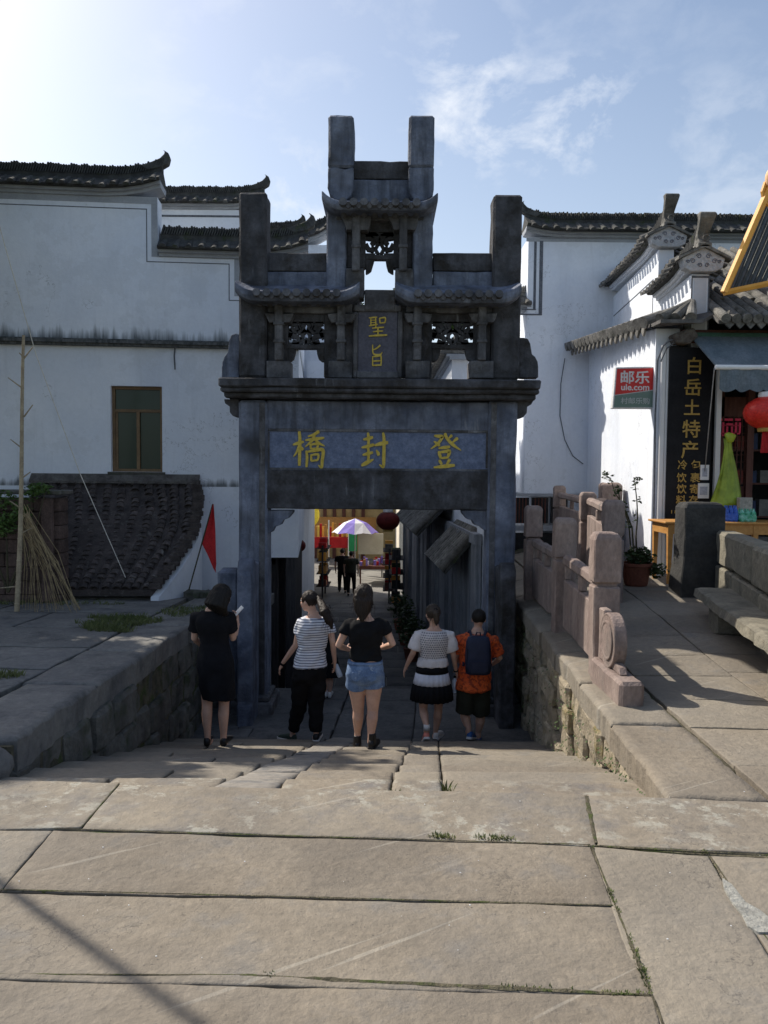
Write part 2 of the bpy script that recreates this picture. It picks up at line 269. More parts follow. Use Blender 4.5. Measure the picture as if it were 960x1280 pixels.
# ------------------------------------------------------------------ objects
def link(o, parent=None):
    C.objects.link(o)
    if parent is not None: o.parent = parent
    return o
def tag(o, label=None, cat=None, group=None, kind=None):
    if label: o['label'] = label
    if cat: o['category'] = cat
    if group: o['group'] = group
    if kind: o['kind'] = kind
    return o
def thing(name, loc, label, cat, group=None):
    o = bpy.data.objects.new(name, None); o.location = loc; o.empty_display_size = .1; C.objects.link(o)
    return tag(o, label, cat, group)
class MB:
    def __init__(s): s.v = []; s.f = []; s.mi = []
    def add(s, vs, fs, mi=0):
        b = len(s.v); s.v += [tuple(v) for v in vs]; s.f += [tuple(b+i for i in f) for f in fs]; s.mi += [mi]*len(fs); return s
    def box(s, x0, x1, y0, y1, z0, z1, mi=0):
        v = [(x, y, z) for z in (z0, z1) for y in (y0, y1) for x in (x0, x1)]
        return s.add(v, [(0,2,3,1),(4,5,7,6),(0,1,5,4),(2,6,7,3),(0,4,6,2),(1,3,7,5)], mi)
    def hexa(s, a, mi=0):               # a: 4 bottom then 4 top, same winding
        return s.add(a, [(3,2,1,0),(4,5,6,7),(0,1,5,4),(1,2,6,5),(2,3,7,6),(3,0,4,7)], mi)
    def prism(s, poly, off, mi=0):      # poly of Vectors, extruded by vector off
        n = len(poly); off = Vector(off); a = [Vector(p) for p in poly]; b = [p+off for p in a]
        return s.add(a+b, [tuple(range(n)), tuple(range(2*n-1, n-1, -1))] + [(i, i+n, (i+1) % n + n, (i+1) % n) for i in range(n)], mi)
    def ring_loft(s, rings, cap=True, mi=0, closed=False):
        n = len(rings[0]); vs = [p for r in rings for p in r]; fs = []
        m = len(rings)
        for i in range(m-1 + (1 if closed else 0)):
            for j in range(n):
                k = (i+1) % m
                fs.append((i*n+j, i*n+(j+1) % n, k*n+(j+1) % n, k*n+j))
        if cap and not closed: fs += [tuple(range(n-1, -1, -1)), tuple((m-1)*n+j for j in range(n))]
        return s.add(vs, fs, mi)
    def tube(s, pts, radii, n=8, mi=0, round_=False, ux=None):
        pts = [Vector(p) for p in pts]
        if isinstance(radii, (int, float)): radii = [radii]*len(pts)
        if round_:
            d0 = (pts[0]-pts[1]).normalized(); d1 = (pts[-1]-pts[-2]).normalized(); r0, r1 = radii[0], radii[-1]
            pts = [pts[0]+d0*r0*.98, pts[0]+d0*r0*.7] + pts + [pts[-1]+d1*r1*.7, pts[-1]+d1*r1*.98]
            radii = [r0*.2, r0*.71] + list(radii) + [r1*.71, r1*.2]
        rings = []; prev = None
        for i, p in enumerate(pts):
            d = (pts[min(i+1, len(pts)-1)] - pts[max(i-1, 0)]).normalized()
            ref = prev if prev is not None else (Vector((1, 0, 0)) if abs(d.x) < .9 else Vector((0, 1, 0)))
            u = (ref - d*ref.dot(d)).normalized(); v = d.cross(u); prev = u
            rings.append([p + (u*math.cos(2*PI*k/n) + v*math.sin(2*PI*k/n))*radii[i] for k in range(n)])
        return s.ring_loft(rings, mi=mi)
    def lathe(s, c, prof, n=16, mi=0):   # prof [(r, z)]
        c = Vector(c)
        return s.ring_loft([[c + Vector((r*math.cos(2*PI*k/n), r*math.sin(2*PI*k/n), z)) for k in range(n)] for r, z in prof], mi=mi)
    def ell(s, c, rx, ry, rz, n=14, m=9, R=None, mi=0):
        c = Vector(c); rings = []
        for i in range(m+1):
            a = -PI/2 + PI*i/m; a = max(-PI/2+.12, min(PI/2-.12, a))
            ring = []
            for k in range(n):
                p = Vector((rx*math.cos(a)*math.cos(2*PI*k/n), ry*math.cos(a)*math.sin(2*PI*k/n), rz*math.sin(a)))
                if R: p = R @ p
                ring.append(c+p)
            rings.append(ring)
        return s.ring_loft(rings, mi=mi)
    def mesh(s, name, mats, smooth=False, bevel=0, seg=1):
        me = bpy.data.meshes.new(name); me.from_pydata(s.v, [], s.f)
        for m in (mats if isinstance(mats, (list, tuple)) else [mats]): me.materials.append(m)
        me.polygons.foreach_set('material_index', s.mi)
        bm = bmesh.new(); bm.from_mesh(me); bmesh.ops.recalc_face_normals(bm, faces=bm.faces)
        if bevel:
            bmesh.ops.bevel(bm, geom=[e for e in bm.edges if len(e.link_faces) == 2 and e.calc_face_angle(0) > .5], offset=bevel, segments=seg, affect='EDGES', clamp_overlap=True)
        bm.to_mesh(me); bm.free()
        if smooth: me.polygons.foreach_set('use_smooth', [True]*len(me.polygons))
        me.update(); return me
    def build(s, name, mats, parent=None, smooth=False, bevel=0, seg=1, kind=None, label=None):
        o = bpy.data.objects.new(name, s.mesh(name, mats, smooth, bevel, seg)); link(o)
        if parent is not None:
            o.parent = parent; o.matrix_parent_inverse = parent_inv(parent)
        if kind: o['kind'] = kind
        if label: o['label'] = label
        return o
def wmat(o):
    m = Matrix.LocRotScale(o.location, o.rotation_euler, o.scale)
    return wmat(o.parent) @ o.matrix_parent_inverse @ m if o.parent else m
def parent_inv(p): return wmat(p).inverted()
def inst(me, name, parent, loc, rot=(0,0,0), sc=(1,1,1), kind=None):
    o = bpy.data.objects.new(name, me); o.location = loc; o.rotation_euler = rot; o.scale = sc; link(o)
    if parent is not None: o.parent = parent; o.matrix_parent_inverse = parent_inv(parent)
    if kind: o['kind'] = kind
    return o
def top(mb, name, mats, label, cat, group=None, **k): return tag(mb.build(name, mats, **k), label, cat, group)
def rough_mesh(me, amp=.01, sc=4, seed=0):
    off = Vector((seed*7.1, seed*3.3, 0))
    for v in me.vertices:
        n_ = noise.noise_vector((v.co*sc)+off); v.co += n_*amp
    me.update()
def fr(v): return noise.noise(Vector(v))
def slab(name, cs, mat_, parent, thick=.12, cell=.12, jag=.012, relief=.006, gap=.008, drop=.012, seed=None, label=None, e=.022):
    # cs: four top corners (a near-left, b near-right, c far-right, d far-left)
    a, b, c, d = [Vector(p) for p in cs]
    seed = random.random()*100 if seed is None else seed
    lu = ((b-a).length + (c-d).length)/2; lv = ((d-a).length + (c-b).length)/2
    nu = max(2, min(40, int(lu/cell))); nv = max(2, min(24, int(lv/cell)))
    us = [gap/lu, (gap+e)/lu] + [(gap+e)/lu + (1-2*(gap+e)/lu)*i/nu for i in range(1, nu)] + [1-(gap+e)/lu, 1-gap/lu]
    vs = [gap/lv, (gap+e)/lv] + [(gap+e)/lv + (1-2*(gap+e)/lv)*i/nv for i in range(1, nv)] + [1-(gap+e)/lv, 1-gap/lv]
    V = []; n, m = len(us), len(vs)
    cen = (a+b+c+d)/4
    for j, v in enumerate(vs):
        for i, u in enumerate(us):
            p = (a*(1-u)+b*u)*(1-v) + (d*(1-u)+c*u)*v
            edge = min(i, n-1-i, j, m-1-j)
            q = p*1.0
            z = fr((q.x*2.1, q.y*2.1, seed))*relief + fr((q.x*9, q.y*9, seed))*relief*.4
            if edge <= 1:
                k = jag*(1 if edge == 0 else .8)
                dv = (cen-p); dv.z = 0; dv.normalize()
                w_ = abs(fr((q.x*5, q.y*5, seed+5)))*1.0 + abs(fr((q.x*21, q.y*21, seed+9)))*1.0
                q += dv*k*w_
                if edge == 0: z -= drop*(.6+abs(fr((q.x*8, q.y*8, seed+3))))
            V.append((q.x, q.y, q.z+z))
    F = [(j*n+i, j*n+i+1, (j+1)*n+i+1, (j+1)*n+i) for j in range(m-1) for i in range(n-1)]
    per = [i for i in range(n)] + [j*n+n-1 for j in range(1, m)] + [(m-1)*n+i for i in range(n-2, -1, -1)] + [j*n for j in range(m-2, 0, -1)]
    base = len(V); V += [(V[i][0], V[i][1], V[i][2]-thick) for i in per]
    L_ = len(per); F += [(per[k], base+k, base+(k+1) % L_, per[(k+1) % L_]) for k in range(L_)]
    me = bpy.data.meshes.new(name); me.from_pydata(V, [], F); me.materials.append(mat_)
    me.polygons.foreach_set('use_smooth', [k < (m-1)*(n-1) for k in range(len(F))]); me.update()
    o = bpy.data.objects.new(name, me); link(o)
    if parent is not None: o.parent = parent; o.matrix_parent_inverse = parent_inv(parent)
    if label: o['label'] = label
    return o
# unit rough blocks shared by the rubble walls
def rock_mesh(seed, mat_):
    bm = bmesh.new(); bmesh.ops.create_cube(bm, size=1.0); bmesh.ops.bevel(bm, geom=list(bm.edges), offset=.1, segments=1, affect='EDGES')
    bmesh.ops.subdivide_edges(bm, edges=[e for e in bm.edges if e.calc_length() > .5], cuts=2, use_grid_fill=True)
    for v in bm.verts: v.co += noise.noise_vector(v.co*2.2 + Vector((seed*5.7, seed, 0)))*.085
    me = bpy.data.meshes.new('stone'); bm.to_mesh(me); bm.free(); me.materials.append(mat_); return me
ROCKS = [rock_mesh(i, RUB) for i in range(7)]; ROCKSD = [rock_mesh(i+20, RUBD) for i in range(7)]
def font_mesh(txt, h, mat_, ext=.01, offset=0.0):
    cu = bpy.data.curves.new('t', 'FONT'); cu.body = txt; cu.size = 1; cu.extrude = ext/ max(h, .001) ; cu.offset = offset; cu.resolution_u = 3
    o = bpy.data.objects.new('t', cu); C.objects.link(o)
    dg = bpy.context.evaluated_depsgraph_get(); me = bpy.data.meshes.new_from_object(o.evaluated_get(dg))
    bpy.data.objects.remove(o)
    if len(me.vertices) == 0: return me, 1, 1
    xs = [v.co.x for v in me.vertices]; ys = [v.co.y for v in me.vertices]
    cx, cy = (min(xs)+max(xs))/2, (min(ys)+max(ys))/2; hh = max(ys)-min(ys); ww = max(xs)-min(xs)
    k = h
    for v in me.vertices: v.co = Vector(((v.co.x-cx)*k, (v.co.y-cy)*k, v.co.z*k))
    me.materials.clear(); me.materials.append(mat_); me.update()
    return me, ww*k, hh*k
def letter(name, txt, box_h, mat_, parent, loc, rot, ext=.006, offset=0, fit_w=None, sx=1.0):
    me, ww, hh = font_mesh(txt, 1.0, mat_, ext, offset)
    k = box_h/hh if hh else 1
    for v in me.vertices: v.co.x *= k*sx; v.co.y *= k; v.co.z = v.co.z/abs(v.co.z)*ext if v.co.z else 0
    if fit_w:
        q = fit_w/(ww*k*sx)
        for v in me.vertices: v.co.x *= q
    me.name = name
    return inst(me, name, parent, loc, rot)

def weather(o, amp=.006, fq=7, cut=.09):
    bm = bmesh.new(); bm.from_mesh(o.data)
    for _ in range(3):
        es = [e for e in bm.edges if e.calc_length() > cut*2]
        if not es or len(bm.verts) > 1500: break
        bmesh.ops.subdivide_edges(bm, edges=es, cuts=1 if _ else 2, use_grid_fill=True)
    off = Vector((sum(map(ord, o.name)) % 97, 3.1, 0))
    for v in bm.verts:
        n_ = noise.noise_vector(v.co*fq+off)*amp + noise.noise_vector(v.co*fq*3.2+off)*amp*.45
        chip = max(0, noise.noise(v.co*5.3+off)-.32)*amp*9
        sharp = any(len(e.link_faces) == 2 and e.calc_face_angle(0) > .3 for e in v.link_edges)
        v.co += n_ - (v.normal*chip if sharp else Vector((0,0,0)))
    bmesh.ops.triangulate(bm, faces=[f for f in bm.faces if len(f.verts) > 4])
    bm.to_mesh(o.data); bm.free()
# ================================================================== SETTING
g = MB(); g.box(-400, 400, -120, 900, -4.2, -4.0); g.build('ground', mat('grass_ground', (.05,.07,.025), (.10,.10,.05), scale=.3, bump=.3, rough=1), kind='structure')
# --- deck of the bridge under the camera
bed = MB()
bed.prism([(-5.5,-1.5,-DK*-1.5-.012), (9,-1.5,-DK*-1.5-.012), (9,3.7,-DK*3.7-.012), (-5.5,4.1,-DK*4.1-.012)], (0,0,-2.8))
deck = bed.build('bridge_deck', BED, kind='structure')
def DP(px, py):                                   # deck point, kept on the sloping plane
    p = PD(px, py); return p
def quad(a, b, c, d): return [DP(*a), DP(*b), DP(*c), DP(*d)]
front = [   # near-left, near-right, far-right, far-left, traced joints of the big paving slabs
    (((-60,1037),(101,1034),(148,979),(-60,974)), SLABL, .05),
    (((103,1035),(744,1056),(731,994),(150,980)), SLABL, .045),
    (((748,1056),(1180,1076),(1150,1008),(735,994)), SLABL, .05),
    (((-90,1112),(1,1111),(64,1038),(-60,1038)), SLAB, .05),
    (((4,1112),(765,1131),(738,1058),(67,1038)), SLAB, .045),
    (((-160,1219),(814,1243),(767,1133),(-90,1114)), SLAB, .04),
    (((-250,1360),(848,1392),(816,1246),(-160,1222)), SLAB, .04),
    (((848,1392),(1080,1392),(884,1070),(742,1059)), SLAB, .04),
    (((1085,1392),(1500,1392),(1180,1079),(889,1070)), SLAB, .05),
]
for k, (q, m_, cell) in enumerate(front):
    slab('paving_slab', quad(*q), m_, deck, cell=cell, jag=.006, relief=.006, gap=-.006, drop=.004, e=.009, seed=k*3.3+1)
o_far = DP(-250,1360); o_r = DP(1500,1392)
for (xa, xb) in ((-5.4,-2.6), (-2.58,-.4), (-.38,1.6), (1.62,4.2), (4.22,7.2)):
    for (ya, yb) in ((-1.4,-.3), (-.28,.9), (.92,2.02)):
        slab('paving_slab', [(xa,ya,-DK*ya),(xb,ya,-DK*ya),(xb,yb,-DK*yb),(xa,yb,-DK*yb)], SLAB, deck, cell=.4)
# little white chips and grit lying on the near slabs
chips = MB()
for i in range(85):
    x, y = random.uniform(-2.2, 2.2), random.uniform(2.1, 4.1); r = random.uniform(.001, .003)
    chips.ell((x, y, -DK*y+.007), r*1.5, r, r*.7, 5, 3)
tag(chips.build('grit', WHITE, deck, kind='stuff'))
cp = MB(); pp = [DP(a, b) for a, b in ((903,1100),(915,1108),(932,1130),(950,1140),(962,1150),(968,1168),(948,1168),(934,1160),(928,1146),(914,1128),(905,1112))]
cp.prism([p+Vector((0,0,.009)) for p in pp], (0,0,-.03)); cp.build('cement_patch', mat('pale_cement', (.26,.255,.23), (.38,.375,.34), scale=20, bump=.8, bscale=70, rough=1), deck)
# moss and grass along the joints
jg = MB()
def tuft(mb, x, y, z, n, h, spread, mi=0):
    for i in range(n):
        a = random.uniform(0, 2*PI); r = random.uniform(0, spread); bx, by = x+math.cos(a)*r, y+math.sin(a)*r
        hh = h*random.uniform(.5, 1.1); l = Vector((math.cos(a+random.uniform(-1,1)), math.sin(a+random.uniform(-1,1)), 0))*hh*random.uniform(.2, .8)
        wv = Vector((-l.y, l.x, 0)).normalized()*.0035*(1+hh*4)
        p = Vector((bx, by, z)); mb.add([p-wv, p+wv, p+l*.45+Vector((0,0,hh*.65))+wv*.7, p+l+Vector((0,0,hh))], [(0,1,2),(0,2,3)], mi)
def joint_moss(a, b, n, h=.014, sp=.012):
    h *= .62
    a, b = DP(*a), DP(*b)
    for i in range(n):
        t = random.random(); p = a.lerp(b, t)
        if fr((p.x*3, p.y*3, 4)) > -.05: tuft(jg, p.x, p.y, p.z-.006, 3, h*random.uniform(.6,1.4), sp)
joint_moss((816,1246),(740,1060),260,.022); joint_moss((330,1218),(814,1243),220,.02); joint_moss((738,1057),(960,1068),60); joint_moss((4,1112),(765,1131),90,.012)
joint_moss((140,1035),(170,1037),60,.03,.03); joint_moss((215,1037),(255,1038),70,.03,.03); joint_moss((540,1045),(565,1047),50,.03,.03); joint_moss((600,1047),(640,1049),60,.03,.03)
joint_moss((886,1070),(960,1180),60,.012)
DIRT = mat('joint_dirt', (.085,.075,.05), (.17,.15,.10), scale=14, bump=1, bscale=90, rough=1, c3=(.08,.10,.03), s3=(.52,.62), sc3=9, rnd=0)
dr = MB()
def dirt(a, b, w_, n=60, seed=0):
    a, b = DP(*a), DP(*b); d = (b-a).normalized(); nr = Vector((-d.y, d.x, 0)); L1, L2 = [], []
    for i in range(n+1):
        p = a.lerp(b, i/n); k = .25+.75*max(0, .5+1.3*fr((p.x*1.7+seed, p.y*1.7, seed))); e1 = w_*k*(.6+.9*abs(fr((p.x*16, p.y*16, seed+1)))); e2 = w_*k*(.6+.9*abs(fr((p.x*16, p.y*16, seed+2))))
        L1.append(p+nr*e1+Vector((0,0,.0005))); L2.append(p-nr*e2+Vector((0,0,.0005)))
    C_ = [(x+y)/2+Vector((0,0,.003)) for x, y in zip(L1, L2)]
    dr.add(L1+C_+L2, [(i, i+1, n+2+i, n+1+i) for i in range(n)]+[(n+1+i, n+2+i, 2*n+3+i, 2*n+2+i) for i in range(n)])
dirt((822,1262),(740,1060),.020,90,1); dirt((300,1219),(814,1244),.020,110,2); dirt((0,1218),(300,1219),.008,50,3); dirt((400,1122),(766,1132),.010,80,4); dirt((0,1112),(400,1122),.006,60,5); dirt((744,1057),(960,1069),.012,60,6); dirt((67,1036),(738,1056),.008,110,7); dirt((888,1071),(962,1178),.012,50,8); dirt((102,1034),(149,979),.009,30,9); dirt((745,1054),(733,995),.016,30,10); dirt((836,1300),(818,1250),.022,30,11)
dr.build('joint_dirt', DIRT, deck, smooth=True, kind='stuff')
tag(jg.build('joint_grass', GRASS, deck, kind='stuff'))
# --- steps going down to the gateway
st = MB()
def srow(k):
    if k < LAND0: return Y0S+(k-1)*TR, Y0S+k*TR
    if k == LAND0: return Y0S+(k-1)*TR, Y0S+LAND0*TR+LAND1-TR
    y = Y0S+LAND0*TR+LAND1-TR+(k-LAND0-1)*TR; return y, y+TR
for k in range(1, 19):
    ya, yb = srow(k); z = ZTOP-RI*k
    st.box(-4.6 if k < 2 else -2.6, wx(ya)+.3, ya-.02, yb+.03, z-2.2, z-.14)
steps = st.build('steps', BED, kind='structure')
def jx(base, Y): return base + .066*(Y-Y0S)
for k in range(1, 19):
    y0_, y1_ = srow(k); z = ZTOP-RI*k
    if k == 1: y0_ = 3.86
    for ya, yb in ([(y0_, y1_)] if k != LAND0 else [(y0_+i*(y1_-y0_)/4, y0_+(i+1)*(y1_-y0_)/4) for i in range(4)]):
        off = random.uniform(-.02,.02)
        cuts = [-4.5 if k < 2 else -2.55, (-1.75 if k % 2 else -1.4)+random.uniform(-.1,.1), jx(-.98, ya), jx(-.62, ya), jx(.04, ya)+off, jx(.34, ya), wx(ya)+.35]
        if k % 3 == 0: cuts.pop(1)
        if k < 2: cuts.insert(1, -2.7)
        for i in range(len(cuts)-1):
            x0, x1 = cuts[i], cuts[i+1]
            if abs(x0-jx(-.98, ya)) < .02 and k < LAND0: continue
            dx = .066*(yb-ya)*(1 if i >= 2 else .6)
            m_ = SLABA if k >= 10 else SLABB if abs(x0-jx(-.98, ya)) < .02 else (SLAB if k > 1 else SLABL)  # landing and lower steps take the shade-darkened colour
            dz = random.uniform(-.008, .006)
            ci = .05 if k < 6 else .12
            zn, zf = (z+TILT*.45, z-TILT*.55) if k < LAND0 else (z, z)
            slab('step_stone', [(x0,ya-.012,zn+dz),(x1,ya-.012,zn+dz),(x1+dx,yb+.02,zf+dz),(x0+dx,yb+.02,zf+dz)], m_, steps, thick=.16, cell=ci, jag=.012, relief=.009, gap=.002, drop=.012, seed=k*11+i)
ry = [4.32, 5.3, 6.9, 8.2, 9.72]
def rz(Y): return ZTOP-RI*(Y-Y0S)/TR-.062
for a, b in zip(ry, ry[1:]): slab('ramp_stone', [(jx(-.98,a),a,rz(a)),(jx(-.62,a),a,rz(a)),(jx(-.62,b),b,rz(b)),(jx(-.98,b),b,rz(b))], SLABB, steps, thick=.4, cell=.06, jag=.02, relief=.012, gap=.003, drop=.02, seed=a)
gr = MB(); 
for (x, y, zz) in ((jx(.34,4.45)+.02, 4.42, ZTOP-RI), (jx(.05,4.3), 4.3, ZTOP-RI)): tuft(gr, x, y, zz, 30, .06, .035)
tag(gr.build('step_grass', GRASS, steps, kind='stuff'))
# --- left terrace
XL = -2.31
def tz(Y): return -DK*Y
tb = MB(); tb.prism([(-14,4.88,tz(4.88)-.05),(XL-.04,4.88,tz(4.88)-.05),(XL-.04,12.0,tz(12)-.05),(-14,12.0,tz(12)-.05)], (0,0,-3))
terr = tb.build('terrace', BED, kind='structure')
ys = [4.9, 6.35, 7.75, 9.3, 10.8, 12.0]
for i in range(5):
    a, b = ys[i], ys[i+1]; w0 = XL-.62+random.uniform(-.05,.05); w1 = w0
    slab('coping_stone', [(w0,a,tz(a)),(XL+random.uniform(-.02,.03),a,tz(a)),(XL+random.uniform(-.02,.02),b,tz(b)),(w1,b,tz(b))], SLABG, terr, thick=.2, cell=.09, jag=.03, relief=.014, drop=.03, seed=i+50)
rows = [4.9, 5.7, 6.9, 7.9, 9.1, 10.3, 11.2, 12.0]
for i in range(7):
    a, b = rows[i], rows[i+1]; x = XL-.66
    while x > -12:
        wv = random.uniform(1.1, 2.3)
        slab('paving_slab', [(x-wv,a,tz(a)),(x,a,tz(a)),(x,b,tz(b)),(x-wv,b,tz(b))], SLABG, terr, thick=.1, cell=.2, jag=.02, relief=.014, gap=.006, drop=.008, seed=x*3+i)
        x -= wv+.01
# rubble face of the terrace toward the steps
def rubble(parent, pfun, L0, L1, zt, zb, meshes, th=.3, hs=(.22,.36), ws=(.3,.62), ang=0.0, bul=.03, side=1):
    z_off = 0; d = 0; H = 6
    while d < H:
        h = random.uniform(*hs); s = L0 - random.uniform(0, .3)
        while s < L1:
            w_ = random.uniform(*ws); c = s + w_/2
            z1 = zt(c) - d; z0 = z1 - h
            if z1 > zb(min(max(c, L0), L1)) - .15:
                x, y = pfun(c)
                inst(random.choice(meshes), 'stone', parent, (x + side*(th/2 + random.uniform(-bul, bul)), y, (z0+z1)/2), (random.uniform(-.05,.05), random.uniform(-.05,.05), ang+random.uniform(-.06,.06)), (th, w_*.99, h*1.0))
            s += w_
        d += h
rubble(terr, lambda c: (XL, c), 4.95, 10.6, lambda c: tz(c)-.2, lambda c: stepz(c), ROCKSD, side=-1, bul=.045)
for k in range(7): inst(random.choice(ROCKSD), 'stone', terr, (XL-.35-k*.62, 4.98, tz(4.9)-.38), (0,0,PI/2), (.3,.66,.36))
tb2 = MB(); tb2.ell((XL-.22, 4.70, tz(4.6)-.12), .26, .20, .16, 14, 9); q = tb2.build('boulder', SLABG, terr, smooth=True); rough_mesh(q.data, .05, 4, 3)
# grass on the terrace
tg = MB()
for (x0, x1, y0, y1, n, h) in ((-3.7,-2.7,8.75,9.9,1500,.06), (-3.0,-2.4,9.8,10.8,350,.05), (-3.6,-3.0,6.45,6.75,350,.05), (-6.5,-3.6,10.8,11.2,300,.06)):
    for i in range(n):
        u, v = random.random(), random.random()
        x, y = x0+(x1-x0)*u, y0+(y1-y0)*v
        e = 1-((u-.5)**2+(v-.5)**2)*4 + fr((x*3, y*3, 1))*1.4
        if e > .15: tuft(tg, x, y, tz(y), 3, h*random.uniform(.5,1.3), .03)
tag(tg.build('terrace_grass', GRASS, terr, kind='stuff'))
# --- right deck: retaining wall, coping, paving rising toward the shop
rb = MB()
YS = [2.0+.5*i for i in range(40)]
ring = []
for Y in YS:
    xs = [wx(Y)+.12] + [wx(Y)+.35, wx(Y)+.8, wx(Y)+1.2, 14]
    top_ = [Vector((x, Y, deckz(x, Y)-(.028 if Y < 9 else .07) - (.4 if Y < Y0S else 0))) for x in xs]
    ring.append(top_ + [Vector((14, Y, -3.8)), Vector((wx(Y)+.12, Y, -3.8))])
rb.ring_loft(ring)
rdeck = rb.build('upper_path', BED, kind='structure')
yy = [3.99, 5.35, 6.5, 7.6, 8.6, 9.8, 11.1, 12.6, 14.2, 16]
for i in range(len(yy)-1):
    a, b = yy[i], yy[i+1]
    def pt(ds, Y): Y = Y-.06*(ds+.1); x = wx(Y)+ds; return (x, Y, deckz(x, Y))
    slab('coping_stone', [pt(-.02+random.uniform(-.03,.02), a), pt(.5, a), pt(.5, b), pt(-.02+random.uniform(-.02,.02), b)], SLAB, rdeck, thick=.15, cell=.06, jag=.03, relief=.012, drop=.03, seed=i+70)
seams = [.51, 1.35, 2.3, 3.5, 5.0, 6.6, 8.6]
for ci in range(6):
    off = [0, .35, .1, .5, .2, .4][ci]; Yc = 4.0
    first = True
    while Yc < 16:
        dy = random.uniform(.55, .85) if not first else .55+off*.6
        first = False; Yn = min(16.2, Yc+dy)
        d0, d1 = seams[ci], seams[ci+1]
        def pt(ds, Y): Y = Y-.06*(ds+.1); x = wx(Y)+ds; return (x, Y, deckz(x, Y)+random.uniform(-.004,.004))
        slab('paving_slab', [pt(d0, Yc), pt(d1, Yc), pt(d1, Yn), pt(d0, Yn)], SLAB, rdeck, thick=.1, cell=.1 if Yc < 9 else .3, jag=.007, relief=.006, gap=.001, drop=.004, e=.012, seed=ci*31+Yc)
        Yc = Yn
ra = math.atan(.066)
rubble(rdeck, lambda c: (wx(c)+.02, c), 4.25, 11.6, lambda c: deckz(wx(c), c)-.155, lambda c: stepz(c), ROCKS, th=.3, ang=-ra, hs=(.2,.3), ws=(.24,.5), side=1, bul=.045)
mo = MB()
for i in range(420):
    Y = random.choice([random.gauss(6.9,.35), random.gauss(9.3,.5), random.gauss(5.2,.4), random.uniform(5,10.3), random.gauss(10,.3)]); x = wx(Y)-.02; zt = deckz(x, Y)
    z = random.uniform(max(stepz(Y), zt-1.3), zt-.15)
    if Y < 4.4: continue
    r = random.uniform(.005, .015); a = random.uniform(-.8, .8)
    p = Vector((x+random.uniform(-.03,.0), Y, z)); d = Vector((-.6, a, -.5)).normalized()*r*1.8; w_ = Vector((0, .7, .7))*r*.6
    mo.add([p, p+d*.5+w_, p+d, p+d*.5-w_], [(0,1,2,3)])
tag(mo.build('wall_weeds', GREEN, rdeck, kind='stuff'))
# --- alley floor beyond the gateway
al = MB(); af = []
for (Y, z) in ((15.1, -2.82), (16, -2.86), (22, -2.92), (29, -2.95), (45, -3.0)): af.append([Vector((-9 if Y > 22 else -4, Y, z)), Vector((9 if Y > 22 else 4, Y, z)), Vector((9 if Y > 22 else 4, Y, z-.6)), Vector((-9 if Y > 22 else -4, Y, z-.6))])
al.ring_loft(af); alley = al.build('alley_pavement', mat('alley_paving', (.15,.145,.135), (.22,.21,.19), scale=1.2, bump=.4, rough=.9), kind='structure')
def az(Y): 
    pts = ((15.1, -2.82), (16, -2.86), (22, -2.92), (29, -2.95), (45, -3.0))
    for (a, za), (b, zb) in zip(pts, pts[1:]):
        if Y <= b: return za + (zb-za)*max(0, (Y-a)/(b-a))
    return -3.0
Yc = 15.15; r = 0
while Yc < 27:
    Yn = Yc+.8; x = -2.6 - (r % 2)*.5
    while x < 2.2:
        w_ = 1.0+random.uniform(-.1,.25)
        slab('paving_slab', [(x,Yc,az(Yc)+.02),(x+w_,Yc,az(Yc)+.02),(x+w_,Yn,az(Yn)+.02),(x,Yn,az(Yn)+.02)], SLABA if Yc < 24 else SLABG, alley, thick=.04, cell=1, jag=.01, relief=.004, seed=r)  # shaded near stretch gets the darkened colour, the far end the plain grey
        x += w_
    Yc = Yn; r += 1
# far hills and trees
hl = MB(); ring = []
for i in range(41):
    x = -420+i*24; h = 20+ 16*math.sin(i*.37+1.2)+9*math.sin(i*.9)+6*fr((i*.7, 0, 2))
    ring.append([Vector((x, 330, -5)), Vector((x, 380, h*.6)), Vector((x, 440, h)), Vector((x, 560, -5))])
hl.ring_loft(ring); hl.build('hills', mat('wooded_hill', (.10,.14,.13), (.16,.20,.18), scale=.06, bump=.5, rough=1), smooth=True, kind='structure')
# ================================================================== GATEWAY
YA = 10.5
def ax(px, py, Y=YA): return P(px, py, Y).x
def azz(px, py, Y=YA): return P(px, py, Y).z
gate = thing('memorial_gateway', (ax(472, 600), YA+.2, stepz(YA)), 'dark blue-grey carved stone memorial gateway with gold characters, standing across the foot of the steps', 'gateway')
def abox(name, x0, y0, x1, y1, Yf=YA, dep=.4, m_=ARCH, parent=gate, bev=.012, mb=None, kind=None, label=None, sub=0):
    xl = ax(x0, (y0+y1)/2, Yf); xr = ax(x1, (y0+y1)/2, Yf); xm = (x0+x1)/2; zt = azz(xm, y0, Yf); zb = azz(xm, y1, Yf)
    m = MB(); m.box(xl, xr, Yf, Yf+dep, zb, zt)
    return m.build(name, m_, parent, bevel=bev, kind=kind, label=label)
def aprism(name, pts, Yf, dep, m_=ARCH, parent=gate, bev=.006):
    m = MB(); m.prism([P(a, b, Yf) for a, b in pts], (0, dep, 0)); return m.build(name, m_, parent, bevel=bev)
